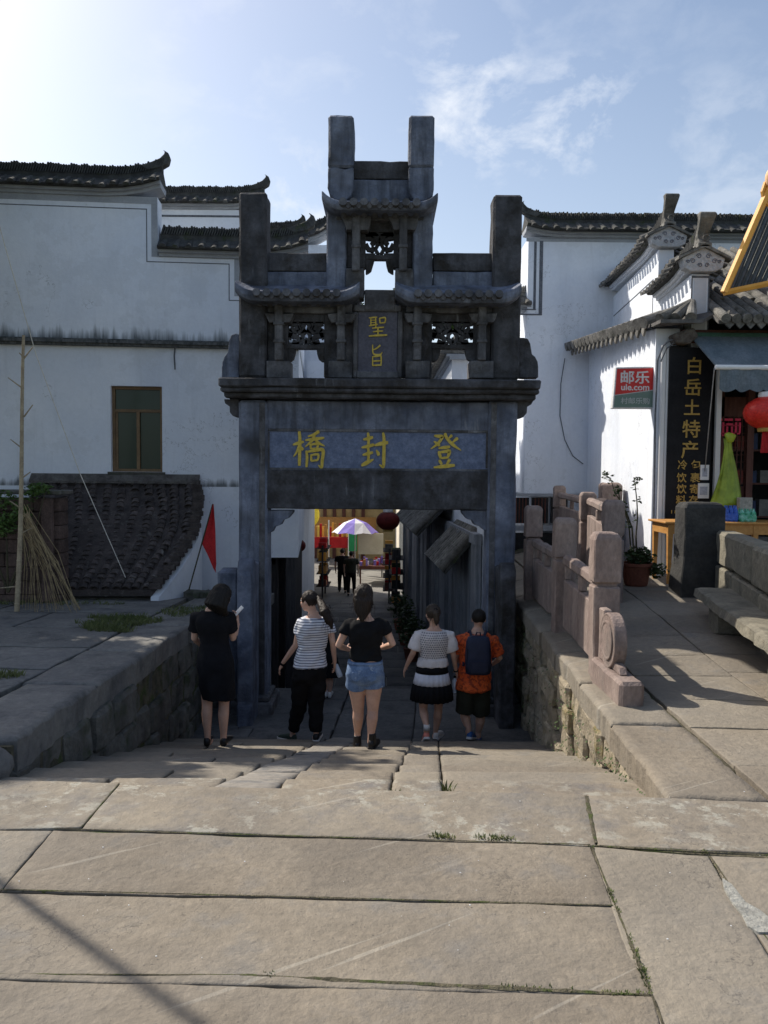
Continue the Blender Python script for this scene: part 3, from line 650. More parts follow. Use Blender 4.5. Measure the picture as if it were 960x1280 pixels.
# lower frame
def colbox(name, x0, x1, ytop, zb, Yf, dep, m_, bev=.02, chamfer=0):
    m = MB(); xl, xr = ax(x0, 560, Yf), ax(x1, 560, Yf); m.box(xl, xr, Yf, Yf+dep, zb, azz((x0+x1)/2, ytop, Yf)); return m.build(name, m_, gate, bevel=bev)
zg = stepz(YA)
for (x0, x1, xa, xb) in ((298, 334, 294, 340), (610.5, 646.5, 605, 652)):
    c = colbox('column', x0, x1, 500, zg-.3, YA, .42, ARCH, bev=.035)
    colbox('column_strip', x0+ (26 if x0 < 400 else 3), x0+(33 if x0 < 400 else 10), 503, zg-.2, YA-.012, .02, ARCHM, bev=.004)
    m = MB(); xl, xr = ax(x0-9, 700), ax(x1+9, 700); m.box(xl, xr, YA-.14, YA+.56, zg-.4, zg+.16); m.box(xl+.05, xr-.05, YA-.09, YA+.5, zg+.16, zg+.24); m.build('plinth', ARCHM, gate, bevel=.02)
# stone buttress drums hugging each column front and back
def drum(xc, y0, y1, zb, zt):
    m = MB(); pr = []
    L_ = y1-y0; H = zt-zb
    pts = [(0,0),(0,.18*H)]
    sgn = 1 if y1 > y0 else -1
    for k in range(13):
        a = PI*(1.0 - k/12.0); pts.append((L_*.0 + sgn*(abs(L_)*.42*(1+math.cos(a))*.5+abs(L_)*.06), H-.34+.34*math.sin(a) if True else 0))
    prof = [(0, 0), (0, .2*H), (sgn*.04, .22*H), (sgn*.04, H-.3)] + [(sgn*(.04+.17*(1-math.cos(a))), H-.3+.28*math.sin(a)) for a in [PI*k/12 for k in range(1, 10)]] + [(L_, H-.1), (L_, 0)]
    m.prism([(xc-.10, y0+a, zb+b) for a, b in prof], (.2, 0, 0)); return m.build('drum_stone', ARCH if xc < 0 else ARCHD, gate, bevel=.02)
drum(ax(315,700)-.0, YA-.6, YA-.01, zg-.25, azz(315,697, YA-.5)); drum(ax(628,700), YA-.6, YA-.01, zg-.25, azz(628,702, YA-.5))
drum(ax(315,700), YA+1.0, YA+.43, zg-.4, azz(315,705)); drum(ax(628,700), YA+1.0, YA+.43, zg-.4, azz(628,705))
# side buttress left, bluish stone
abox('side_stone', 271, 712, 299, 905, YA+.06, .3, ARCH, bev=.05)
# lintels
XLI, XRI = 333, 611.5
abox('lintel', XLI, 502, XRI, 537.5, YA+.05, .32, ARCH)
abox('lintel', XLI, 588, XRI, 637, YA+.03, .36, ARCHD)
panel = abox('inscription_panel', XLI, 538.5, XRI, 587, YA+.075, .26, ARCHP, bev=.003)
abox('panel_border', XLI, 536.6, XRI, 540, YA+.055, .1, ARCHM, bev=.003); abox('panel_border', XLI, 585.5, XRI, 589, YA+.055, .1, ARCHM, bev=.003)
abox('panel_border', XLI, 540.2, 337, 585.3, YA+.058, .1, ARCHM, bev=.003); abox('panel_border', 607.5, 540.2, XRI, 585.3, YA+.058, .1, ARCHM, bev=.003)
for pts in ([(334,638),(366,638),(366,641),(360,648),(354,650),(351,656),(343,659),(340,665),(334,667)], [(611,638),(577,638),(578,642),(584,649),(590,650),(593,656),(600,658),(604,662),(611,664)]):
    aprism('corner_bracket', pts, YA+.08, .22, ARCH)
# brush-written characters, one stroke after another: point lists in a 100x100 box, width at each point
CH = {
'deng': [[(22,92,5),(38,90,9),(44,88,7),(30,70,7),(10,56,2)], [(20,76,3),(30,70,8),(36,64,5)], [(52,96,8),(58,84,7),(74,68,8),(98,52,2)], [(70,92,7),(62,84,3)], [(86,84,8),(72,73,3)], [(34,58,4),(50,60,8),(66,62,6)],
         [(34,48,6),(36,40,8),(40,30,6)], [(36,47,5),(52,49,7),(64,50,9),(62,40,7),(58,31,5)], [(40,31,4),(50,32,6),(60,33,5)], [(36,24,7),(42,14,6)], [(64,26,8),(56,12,5)], [(20,6,4),(40,8,8),(60,10,9),(80,12,6)]],
'feng': [[(10,82,4),(26,84,8),(44,88,6)], [(26,98,7),(28,84,8),(27,62,7)], [(4,60,4),(24,63,8),(48,68,6)], [(8,40,4),(24,43,8),(44,47,5)], [(26,60,7),(28,42,8),(26,20,7)], [(4,12,6),(20,18,10),(46,28,3)],
         [(50,66,4),(70,70,9),(98,74,7)], [(80,98,7),(83,80,9),(82,30,10),(80,8,8),(66,14,2)], [(56,52,4),(62,44,9),(64,38,7)]],
'qiao': [[(2,62,4),(16,66,8),(34,70,5)], [(20,96,7),(22,70,8),(20,6,8)], [(20,62,6),(12,42,5),(2,30,2)], [(24,56,6),(32,48,7)], [(78,96,8),(62,88,6),(46,84,3)], [(40,74,4),(66,77,8),(96,80,5)], [(66,88,7),(60,74,7),(38,56,2)], [(68,76,6),(80,66,7),(98,58,2)],
         [(54,62,5),(56,50,6)], [(54,62,4),(76,64,7),(74,52,5)], [(56,51,4),(74,52,5)], [(42,44,6),(44,28,7),(42,2,6)], [(42,43,4),(66,46,7),(92,48,9),(90,20,8),(88,2,7),(78,8,2)], [(56,34,5),(57,18,6)], [(56,34,4),(78,36,6),(76,20,5)], [(57,19,4),(76,21,5)]],
'sheng': [[(6,94,4),(26,96,6),(46,98,4)], [(14,94,5),(15,54,5)], [(38,96,5),(39,58,6),(38,46,4)], [(15,82,3),(38,83,4)], [(15,70,3),(38,71,4)], [(6,54,4),(26,58,6),(48,62,4)], [(58,92,5),(60,66,6)], [(58,92,4),(86,94,7),(84,68,5)], [(60,68,4),(84,70,5)],
          [(22,42,4),(50,45,6),(80,47,5)], [(50,46,6),(50,6,6)], [(26,24,4),(50,27,6),(76,28,4)], [(6,3,5),(50,6,8),(96,8,6)]],
'zhi': [[(70,96,7),(50,84,6),(28,76,3)], [(24,98,6),(26,64,7),(40,54,7),(72,54,7),(84,66,3)], [(24,44,5),(24,2,7)], [(24,44,4),(50,46,6),(76,47,8),(76,2,6)], [(24,24,4),(50,25,6),(74,26,4)], [(24,4,5),(50,5,6),(76,6,5)]],
}
def brush(name, key, cx0, cy0, cx1, cy1, Yf, parent, m_=GOLD, wk=1.0, th=.018):
    mb = MB(); W_ = cx1-cx0; H_ = cy1-cy0
    for k, s_ in enumerate(CH[key]):
        pts = [Vector((a, b, 0)) for a, b, w_ in s_]; ws = [w_*wk for a, b, w_ in s_]
        q = []; qw = []
        for i in range(len(pts)-1):
            for j in range(4):
                t = j/4; p0 = pts[max(i-1,0)]; p1 = pts[i]; p2 = pts[i+1]; p3 = pts[min(i+2, len(pts)-1)]
                q.append(.5*((2*p1)+(p2-p0)*t+(2*p0-5*p1+4*p2-p3)*t*t+(3*p1-p0-3*p2+p3)*t*t*t)); qw.append(ws[i]+(ws[i+1]-ws[i])*t)
        q.append(pts[-1]); qw.append(ws[-1]*.8); n = len(q)
        q.insert(0, q[0]-(q[1]-q[0]).normalized()*qw[0]*.45); qw.insert(0, qw[0]*.55); n += 1
        L1, L2 = [], []
        for i in range(n):
            d = (q[min(i+1,n-1)]-q[max(i-1,0)]).normalized(); nr = Vector((-d.y, d.x, 0))
            L1.append(q[i]+nr*qw[i]*.62); L2.append(q[i]-nr*qw[i]*.62)
        yk = Yf - k*.0007
        def M_(p): return P(cx0+W_*p.x/100, cy1-H_*p.y/100, Yf)
        a = [M_(p) for p in L1]; b = [M_(p) for p in L2]
        vs = [Vector((p.x, yk-th, p.z)) for p in a] + [Vector((p.x, yk-th, p.z)) for p in b] + [Vector((p.x, Yf+.01, p.z)) for p in a] + [Vector((p.x, Yf+.01, p.z)) for p in b]
        fs = []
        for i in range(n-1):
            fs += [(i, i+1, n+i+1, n+i), (i, 2*n+i, 2*n+i+1, i+1), (n+i, n+i+1, 3*n+i+1, 3*n+i)]
        fs += [(0, n, 3*n, 2*n), (n-1, 3*n-1, 4*n-1, 2*n-1)]
        mb.add(vs, fs)
    return mb.build(name, m_, parent)
YP = YA+.075
brush('character', 'qiao', 366, 538, 407, 585, YP, panel, wk=.95); brush('character', 'feng', 451, 541, 486, 587, YP, panel, wk=1.0); brush('character', 'deng', 534, 541, 577, 587, YP, panel, wk=.95)
# main cornice: stacked mouldings with rounded ends
def moulding(name, x0, x1, y0, y1, Yf, dep, m_):
    return abox(name, x0, y0, x1, y1, Yf, dep, m_, bev=.018)
moulding('cornice', 272.5, 677, 473, 484.5, YA-.26, .95, ARCHD); moulding('cornice', 275, 674.5, 484.8, 491, YA-.22, .87, ARCHD); moulding('cornice', 280, 670, 491.2, 498.5, YA-.14, .71, ARCHD)
aprism('corbel', [(280,499),(299,499),(299,521),(291,520),(287,515),(287,508),(281,504)], YA+.05, .3, ARCHD); aprism('corbel', [(646,499),(668,499),(664,506),(659,508),(659,516),(654,522),(646,523)], YA+.05, .3, ARCHD)
# shaped end stones standing on the cornice
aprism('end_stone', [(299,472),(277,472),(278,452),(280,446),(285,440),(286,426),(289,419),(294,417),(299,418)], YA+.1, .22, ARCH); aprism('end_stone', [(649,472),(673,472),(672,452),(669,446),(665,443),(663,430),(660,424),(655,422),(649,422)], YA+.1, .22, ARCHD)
# side pillars
zc = azz(470, 473)
def pillar(name, x0, x1, yt, yb, Yf, dep, m_=ARCHD, bev=.03): return abox(name, x0, yt, x1, yb, Yf, dep, m_, bev=bev)
m = MB(); m.box(ax(298,400), ax(333,400), YA+.02, YA+.4, zc, azz(315,239)); m.build('side_pillar', ARCHD, gate, bevel=.03)
m = MB(); m.box(ax(616,400)-.01, ax(651,400), YA+.02, YA+.4, zc, azz(636,242)); m.build('side_pillar', ARCHD, gate, bevel=.03)
# bays of the middle storey
abox('back_wall', 333, 376, 347, 472, YA+.16, .12, ARCHM); abox('back_wall', 408, 376, 446, 472, YA+.16, .12, ARCHM)
abox('back_wall', 498, 376, 538, 472, YA+.16, .12, ARCHM); abox('back_wall', 604, 376, 617, 472, YA+.16, .12, ARCHM)
abox('edict_panel', 446, 388, 498, 473, YA+.1, .2, ARCHR, bev=.02); ep = abox('edict_panel_frame', 442, 381, 502, 389, YA+.06, .2, ARCHM)
abox('edict_panel_frame', 441, 389.5, 447, 472, YA+.07, .2, ARCHM); abox('edict_panel_frame', 497, 389.5, 503, 472, YA+.07, .2, ARCHM)
brush('character', 'sheng', 460, 396, 485, 421, YA+.1, ep, wk=1.0, th=.012); brush('character', 'zhi', 461, 431, 481, 458, YA+.1, ep, wk=1.0, th=.012)
abox('panel_sill', 446, 464, 498, 472.5, YA+.05, .15, ARCHM)
def bay(xa, xb, o0, o1, yb=472):
    # xa..xb the bay, o0..o1 the opening
    xm = (o0+o1)/2
    abox('bay_beam', xa, 377, xb, 391, YA+.05, .3, ARCHM)
    for (bx, sgn) in ((xa+14, 1), (xb-14, -1)):
        aprism('bracket', [(bx-17,391.5),(bx+19,391.5),(bx+17,398),(bx+14,403),(bx-12,403),(bx-15,397)], YA-.02, .2, ARCHM)
        abox('bay_post', bx-5, 380, bx+5, 450, YA-.05, .16, ARCHM, bev=.012)
        abox('post_cap', bx-6.5, 402, bx+6.5, 406, YA-.065, .19, ARCHM, bev=.008); abox('post_cap', bx-6.5, 424, bx+6.5, 428, YA-.065, .19, ARCHM, bev=.008)
        abox('post_base', bx-15 if sgn > 0 else bx-16, 451, bx+15 if sgn > 0 else bx+14, 472.5, YA-.02, .3, ARCHM, bev=.008)
    abox('opening_jamb', xa+17, 391.5, o0, 472, YA+.12, .14, ARCHD); abox('opening_jamb', o1, 391.5, xb-17, 472, YA+.12, .14, ARCHD)
    abox('opening_head', o0, 391, o1, 402, YA+.13, .12, ARCHD, bev=.003)
    abox('opening_rail', o0, 430.5, o1, 436, YA+.13, .12, ARCHD, bev=.003)
    # carved scrollwork
    fw = MB(); yc = 416; hw = (o1-o0)/2
    def rib(pts, w_):
        pts = [P(xm+a*hw, yc-b*14, YA+.15) for a, b in pts]; n = len(pts); A = []; B = []
        for i in range(n):
            d = (pts[min(i+1,n-1)]-pts[max(i-1,0)]).normalized(); nr = Vector((-d.z, 0, d.x)); A.append(pts[i]+nr*w_); B.append(pts[i]-nr*w_)
        vs = A+B+[p+Vector((0,.08,0)) for p in A]+[p+Vector((0,.08,0)) for p in B]; fs = []
        for i in range(n-1): fs += [(i,i+1,n+i+1,n+i),(i,2*n+i,2*n+i+1,i+1),(n+i,n+i+1,3*n+i+1,3*n+i),(2*n+i,3*n+i,3*n+i+1,2*n+i+1)]
        fs += [(0,n,3*n,2*n),(n-1,3*n-1,4*n-1,2*n-1)]; fw.add(vs, fs)
    for sg in (-1, 1):
        rib([(sg*.02,-.95),(sg*.22,-.5),(sg*.2,-.1),(0,.25)], .028)
        rib([(sg*.95,.9),(sg*.6,.75),(sg*.45,.35),(sg*.62,.1),(sg*.8,.25),(sg*.7,.5)], .034)
        rib([(sg*.98,-.2),(sg*.6,-.25),(sg*.35,-.55),(sg*.5,-.9),(sg*.75,-.75)], .034)
        rib([(sg*.1,1.0),(sg*.2,.55),(sg*.1,.2),(sg*.35,.1),(sg*.5,.0)], .032)
        rib([(sg*.3,.95),(sg*.38,.6),(sg*.3,.35)], .022)
        rib([(sg*1.0,.3),(sg*.85,-.0),(sg*1.0,-.5)], .034)
        rib([(sg*1.0,-.95),(sg*.6,-.98),(sg*.2,-.85)], .016)
    rib([(-1,1.0),(1,1.0)], .022); rib([(0,-.4),(0,-.95)], .014)
    fw.build('fretwork', ARCHD, gate, kind=None)
    # shaped shoulders under the rail
    aprism('shoulder', [(o0,436),(o0+hw*.42,436),(o0+hw*.38,443),(o0+hw*.3,449),(o0+hw*.12,452),(o0,452)], YA+.14, .1, ARCHD); aprism('shoulder', [(o1,436),(o1-hw*.42,436),(o1-hw*.38,443),(o1-hw*.3,449),(o1-hw*.12,452),(o1,452)], YA+.14, .1, ARCHD)
bay(334, 440, 360, 405); bay(508, 617, 540, 592)
# little stone roofs with curled ends
def roofslab(x0, x1, yb, yt, curlL, curlR, Yf=YA-.3, Yb=YA+.72, tiles=9, ridge_px=None):
    n = 28; rings = []; Ym = (Yf+Yb)/2
    xs = [x0+(x1-x0)*i/n for i in range(n+1)]
    def cz(i):
        t = i/n; L_ = max(0, 1-t/.17); R_ = max(0, 1-(1-t)/.17)
        return curlL*L_**2 + curlR*R_**2
    zb = azz((x0+x1)/2, yb, Yf); zt = azz((x0+x1)/2, yt, Yf); h = zt-zb; s = Yf/FPX
    for i, x in enumerate(xs):
        X = ax(x, (yb+yt)/2, Yf); c = cz(i)*s
        rings.append([Vector((X, Yf+.03, zb+c)), Vector((X, Yf, zb+h*.3+c)), Vector((X, Yf, zb+h*.8+c)), Vector((X, Yf+.1, zb+h*1.05+c)), Vector((X, Ym-.12, zb+h*1.9+c*.4)), Vector((X, Ym+.12, zb+h*1.9+c*.4)), Vector((X, Yb-.1, zb+h*1.05+c)), Vector((X, Yb, zb+h*.8+c)), Vector((X, Yb, zb+h*.3+c)), Vector((X, Yb-.03, zb+c))])
    mb = MB(); mb.ring_loft(rings); r_ = mb.build('roof_slab', ARCH, gate, bevel=.008)
    td = MB(); td.ring_loft([[Vector((.052*math.cos(a), yy_, .052*math.sin(a))) for a in [2*PI*k/12 for k in range(12)]] for yy_ in (-.03, 0, .3)]); tm = td.mesh('tile_end', ARCHM, bevel=0)
    td2 = MB(); td2.prism([(-.04,0,.03),(.04,0,.03),(.03,0,-.03),(0,0,-.055),(-.03,0,-.03)], (0,.03,0)); tm2 = td2.mesh('drip_tile', ARCHM)
    for k in range(tiles):
        t = (k+.5)/tiles*.72+.14; i = t*n; X = ax(x0+(x1-x0)*t, yb, Yf)
        inst(tm, 'tile_end', r_, (X, Yf-.012, zb+h*.62+cz(i)*s), (rad(-12),0,0))
    for k in range(tiles-1):
        t = (k+1)/tiles*.72+.14; X = ax(x0+(x1-x0)*t, yb, Yf); inst(tm2, 'drip_tile', r_, (X, Yf-.022, zb+h*.45), (0,0,0))
    return r_
roofslab(293, 449, 376, 361, 11, 11); roofslab(494, 652, 378, 362, 11, 11)
roofslab(402, 547.5, 262, 249, 12, 11, tiles=8)
# ridges over the side roofs
for (a, b, c) in ((332,409,0), (541,622,0)):
    abox('ridge_stone', a, 316, b, 339, YA+.14, .2, ARCHD); abox('ridge_stone', a, 339.6, b, 368, YA+.10, .28, ARCH)
# centre tower
abox('tower_pillar', 408, 250, 433, 372, YA+.03, .36, ARCH, bev=.02); abox('tower_pillar', 516, 250, 541, 372, YA+.03, .36, ARCH, bev=.02)
abox('tower_base', 432, 335, 455, 372, YA-.02, .3, ARCHM); abox('tower_base', 494, 335, 517, 372, YA-.02, .3, ARCHM)
abox('tower_sill', 455.5, 362, 494, 388, YA+.05, .3, ARCHM)
abox('tower_jamb', 433, 262, 457, 335, YA+.12, .14, ARCHD); abox('tower_jamb', 492, 262, 516, 335, YA+.12, .14, ARCHD)
abox('tower_beam', 420, 262, 530, 275, YA+.02, .3, ARCHM)
for bx in (445, 504):
    aprism('bracket', [(bx-22,266),(bx+20,266),(bx+18,280),(bx+15,287),(bx-12,287),(bx-15,278)], YA-.04, .2, ARCHM)
    abox('bay_post', bx-5, 262, bx+5, 338, YA-.07, .17, ARCHM, bev=.012); abox('post_cap', bx-6, 305, bx+6, 309, YA-.085, .2, ARCHM, bev=.006)
abox('opening_head', 457, 276, 492, 290, YA+.13, .12, ARCHD, bev=.003); abox('opening_rail', 457, 318.5, 492, 324, YA+.13, .12, ARCHD, bev=.003)
fw = MB()
def rib2(pts, w_):
    pts = [P(474.5+a*17.5, 304-b*14, YA+.15) for a, b in pts]; n = len(pts); A = []; B = []
    for i in range(n):
        d = (pts[min(i+1,n-1)]-pts[max(i-1,0)]).normalized(); nr = Vector((-d.z, 0, d.x)); A.append(pts[i]+nr*w_); B.append(pts[i]-nr*w_)
    vs = A+B+[p+Vector((0,.08,0)) for p in A]+[p+Vector((0,.08,0)) for p in B]; fs = []
    for i in range(n-1): fs += [(i,i+1,n+i+1,n+i),(i,2*n+i,2*n+i+1,i+1),(n+i,n+i+1,3*n+i+1,3*n+i),(2*n+i,3*n+i,3*n+i+1,2*n+i+1)]
    fs += [(0,n,3*n,2*n),(n-1,3*n-1,4*n-1,2*n-1)]; fw.add(vs, fs)
for sg in (-1, 1):
    rib2([(sg*.1,-.95),(sg*.3,-.5),(sg*.15,-.1),(0,.15)], .022); rib2([(sg*1.0,.85),(sg*.6,.85),(sg*.25,.6),(sg*.1,.2)], .04); rib2([(sg*1.0,.55),(sg*.55,.45),(sg*.4,.1),(sg*.6,-.1)], .03)
    rib2([(sg*1.0,-.05),(sg*.8,-.5),(sg*.5,-.6),(sg*.45,-.3)], .03); rib2([(sg*1,-1),(sg*.3,-1)], .016)
rib2([(-1,.95),(1,.95)], .045); fw.build('fretwork', ARCHD, gate)
aprism('shoulder', [(457,324),(468,324),(466,331),(464,338),(460,341),(457,342)], YA+.14, .1, ARCHD); aprism('shoulder', [(492,324),(482,324),(483,331),(485,338),(489,341),(492,342)], YA+.14, .1, ARCHD)
# crown: ridge and two finial pillars
abox('ridge_stone', 440, 201, 512, 224, YA+.14, .2, ARCHD); abox('ridge_stone', 440, 224.6, 512, 256, YA+.10, .28, ARCH)
for (a, b) in ((410, 442), (511, 543)):
    xs0 = ax(a, 180, YA-.05); xs1 = ax(b, 180, YA-.05)
    m = MB(); zt = azz(a, 143, YA-.05); zm = azz(a, 209, YA-.05); zb_ = azz(a, 248, YA-.05)
    m.box(xs0, xs1, YA-.05, YA+.46, zm+.004, zt); m.build('finial_pillar', ARCH, gate, bevel=.03)
    xm = (xs0+xs1)/2; w_ = (xs1-xs0)/2
    m = MB(); m.prism([(xs0,YA-.05,zm),(xs1,YA-.05,zm),(xs1,YA-.05,zb_+.12),(xm+w_*.8,YA-.05,zb_+.03),(xm+w_*.4,YA-.05,zb_-.03),(xm-w_*.5,YA-.05,zb_-.02),(xs0+.02,YA-.05,zb_+.06),(xs0,YA-.05,zb_+.14)], (0,.51,0)); m.build('finial_base', ARCH, gate, bevel=.012)

for o in list(gate.children):
    if o.type == 'MESH' and o.name.split('.')[0] in ('column','lintel','inscription_panel','cornice','side_pillar','ridge_stone','finial_pillar','finial_base','tower_pillar','tower_base','drum_stone','side_stone','end_stone','corbel','back_wall','edict_panel','plinth','bay_beam','post_base','bracket'):
        weather(o, .003 if 'panel' in o.name else .0065)
# ================================================================== BUILDINGS
def tile_mesh(L_, r, m_, n=7):
    mb = MB(); A = [[Vector((x, rr*math.cos(PI*k/n), rr*math.sin(PI*k/n)*.9)) for k in range(n+1)] for x, rr in ((0, r*.9), (L_*.32, r*.97), (L_*.33, r*.88), (L_*.66, r*.97), (L_*.67, r*.88), (L_, r))]
    B = [[p*1.0 - Vector((0, 0, .0)) for p in ring] for ring in A]
    mb.ring_loft([r_ + [Vector((r_[0].x, -r*.6, 0)), Vector((r_[0].x, r*.6, 0))] for r_ in A]); me = mb.mesh('tile', m_, smooth=False); return me
def tube_tile(L_, r, m_): 
    mb = MB(); mb.ring_loft([[Vector((x, rr*math.cos(2*PI*k/12), rr*math.sin(2*PI*k/12))) for k in range(12)] for x, rr in ((0,r*.85),(L_*.5,r*.92),(L_*.51,r),(L_,r*1.04))]); return mb.mesh('tile', m_)
def wall_cap(parent, p0, p1, w=.7, zc=None, m_=TILE, sp=.19, slope=.55, ridge=.2, tilemesh=None, sides=(1,), r=.06, ends=(0, 0), mould=True, horn=None, course=TRIM, wallt=.36):
    p0, p1 = Vector(p0), Vector(p1); d = p1-p0; L_ = Vector((d.x, d.y, 0)).length; dh = Vector((d.x, d.y, 0)).normalized(); nr = Vector((dh.y, -dh.x, 0))
    zc = zc or (lambda s: 0.0)
    n = max(6, int(L_/.3))
    def B(s): t = s/L_; return p0 + d*t + Vector((0, 0, zc(s)))
    def sect(prof):
        return [[B(L_*i/n) + nr*a + Vector((0,0,b)) for a, b in prof] for i in range(n+1)]
    hw = w/2; zr = .13 + hw*slope
    mb = MB()
    if mould:
        mc = MB(); mc.ring_loft(sect([(-wallt/2-.04,0),(-wallt/2-.04,.05),(-wallt/2-.10,.055),(-wallt/2-.10,.11),(wallt/2+.10,.11),(wallt/2+.10,.055),(wallt/2+.04,.05),(wallt/2+.04,0)])); mc.build('moulding', course, parent)
    mb.ring_loft(sect([(-hw+.02,.10),(-hw,.13),(-.07,zr),(.07,zr),(hw,.13),(hw-.02,.10)])); roof = mb.build('wall_cap', m_, parent)
    rg = MB(); rg.ring_loft(sect([(-.07,zr-.02),(-.07,zr+ridge*.4),(.07,zr+ridge*.4),(.07,zr-.02)]))
    k = 0; s = .02
    while s < L_-.02:
        b = B(s); h = ridge*random.uniform(.85, 1.08); t_ = .012; lean = .05
        a0 = b + Vector((0,0,zr+ridge*.36)); a1 = a0 + dh*lean + Vector((0,0,h*.75)); ww = .085
        rg.add([a0-nr*ww-dh*t_, a0+nr*ww-dh*t_, a0+nr*ww+dh*t_, a0-nr*ww+dh*t_, a1-nr*ww-dh*t_, a1+nr*ww-dh*t_, a1+nr*ww+dh*t_, a1-nr*ww+dh*t_], [(4,5,6,7),(0,1,5,4),(1,2,6,5),(2,3,7,6),(3,0,4,7)])
        s += .042
    rg.build('ridge_tiles', m_, roof, kind='stuff')
    sl = math.sqrt(hw*hw + (hw*slope)**2)+.09; tm = tilemesh or tile_mesh(sl, r, m_)
    nt_ = max(2, int(L_/sp))
    for i in range(nt_):
        s = (i+.5)*L_/nt_
        dzs = (zc(min(L_, s+.1))-zc(max(0, s-.1)))/.2 + d.z/L_
        for sd_ in sides:
            q = nr*sd_
            inst(tm, 'tile', roof, B(s)+Vector((0,0,zr-.005))+Vector((0,0,random.uniform(-.008,.008))), (0, math.atan(slope)+random.uniform(-.03,.03), math.atan2(q.y, q.x)+random.uniform(-.03,.03)))
    if horn:
        for which in horn:
            s = L_ if which == 1 else 0; b = B(s); o_ = dh if which == 1 else -dh
            hm = MB(); rings = []
            pr = [(-.30, zr+.04, .12, .09), (-.10, zr+.10, .15, .085), (.03, zr+.17, .14, .075), (.08, zr+.26, .10, .06), (.07, zr+.33, .06, .045), (.02, zr+.36, .03, .03)]
            for (a_, z_, t_, w_) in pr:
                c = b + o_*a_ + Vector((0,0,z_)); rings.append([c + o_*t_*.5*sx + nr*w_*sy - Vector((0,0,t_*.3*sx)) for sx, sy in ((-1,-1),(-1,1),(1,1),(1,-1))])
            hm.ring_loft(rings); hm.build('roof_horn', m_, roof, bevel=.01)
    return roof
def vline(a, b): return Vector(b)-Vector(a)
# ---- large white house on the left -------------------------------------------------
LN = Vector((-.085, 1, 0)).normalized(); LD = LN.dot(Vector((-4.5, 13.35, 0)))
def FL(px, py, off=0.0): return PL(px, py, LN, LD-off)
zb1 = FL(100,244).z
z_course = FL(140, 430).z; z_ground = -4.0
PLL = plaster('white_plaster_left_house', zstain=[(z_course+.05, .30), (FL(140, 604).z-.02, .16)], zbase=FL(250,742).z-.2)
lh = thing('white_house', FL(120,742)+Vector((0,.3,0)), 'large white plastered house on the left with stepped tiled gable and one green-paned window', 'house')
wb = MB()
def lpt(px, py): p = FL(px, py); return p
xr_ = FL(373, 600).x; xm_ = FL(338, 600).x; zop = FL(355, 697).z
A_ = FL(197,300); x1_ = A_.x; zt1 = FL(100,243).z; zt2 = FL(240,322).z
x0_ = FL(-330, 300).x
def onL(x, z): return Vector((x, (LD-LN.x*x)/LN.y, z))
wy0, wy1 = FL(138,482), FL(203,590)
wx0, wx1, wz0, wz1 = wy0.x, wy1.x, wy1.z, wy0.z
offv = LN*.36
def lquad(x0, x1, z0, z1, th=.36, front=0.0, name='wall', m_=PLL, parent=lh, bev=0):
    mb = MB(); mb.prism([onL(x0,z0)-LN*front, onL(x1,z0)-LN*front, onL(x1,z1)-LN*front, onL(x0,z1)-LN*front], LN*th); return mb.build(name, m_, parent, bevel=bev)
# wall in one mesh, with the window opening left free
wl = MB()
xs_ = sorted([x0_, wx0, wx1, x1_, xm_, xr_]); zs_ = sorted([z_ground, wz0, zop, zt2, wz1, zt1]); 
def solid(i, j):
    xc, zc = (xs_[i]+xs_[i+1])/2, (zs_[j]+zs_[j+1])/2
    if wx0 < xc < wx1 and wz0 < zc < wz1: return False
    if xc < x1_: return zc < zt1
    return zc < zt2 and (xc < xm_ or zc > zop)
for i in range(5):
    for j in range(5):
        if not solid(i, j): continue
        A0, B0, C0, D0 = onL(xs_[i],zs_[j]), onL(xs_[i+1],zs_[j]), onL(xs_[i+1],zs_[j+1]), onL(xs_[i],zs_[j+1]); o_ = LN*.36
        wl.add([A0,B0,C0,D0], [(0,1,2,3)]); wl.add([A0+o_,B0+o_,C0+o_,D0+o_], [(3,2,1,0)])
        for (di, dj, p, q) in ((-1,0,A0,D0),(1,0,B0,C0),(0,-1,A0,B0),(0,1,D0,C0)):
            if not (0 <= i+di < 5 and 0 <= j+dj < 5 and solid(i+di, j+dj)): wl.add([p,q,q+o_,p+o_], [(0,1,2,3)])
w_ = wl.build('wall', PLL, lh)
# side and back walls and a plain roof so that the house has a body
hb = MB(); a, b = onL(xr_, 0), onL(x0_, 0); dpt = 5.6
hb.prism([onL(xr_-.3, zop)+LN*.36, onL(xr_, zop)+LN*.36, onL(xr_, zop)+LN*dpt, onL(xr_-.3, zop)+LN*dpt], (0,0,zt2-zop-.1))
hb.prism([onL(xm_-.3, z_ground)+LN*.36, onL(xm_, z_ground)+LN*.36, onL(xm_, z_ground)+LN*dpt, onL(xm_-.3, z_ground)+LN*dpt], (0,0,zop-z_ground-.1))
dp_ = MB()
for kk in range(7):
    c_ = onL(xr_-.12, 0)+LN*(.1+kk*.85); dp_.box(c_.x-.08, c_.x+.08, c_.y-.08, c_.y+.08, -3.2, zop-.002)
dp_.build('veranda_post', WOODG, lh)
hb.prism([onL(x0_, z_ground)+LN*.36, onL(x0_+.3, z_ground)+LN*.36, onL(x0_+.3, z_ground)+LN*dpt, onL(x0_, z_ground)+LN*dpt], (0,0,zt1-z_ground-.1))
hb.prism([onL(x0_+.3, z_ground)+LN*dpt, onL(xr_-.3, z_ground)+LN*dpt, onL(xr_-.3, z_ground)+LN*(dpt-.3), onL(x0_+.3, z_ground)+LN*(dpt-.3)], (0,0,zt2-z_ground-.1))
hb.build('side_wall', PLL, lh)
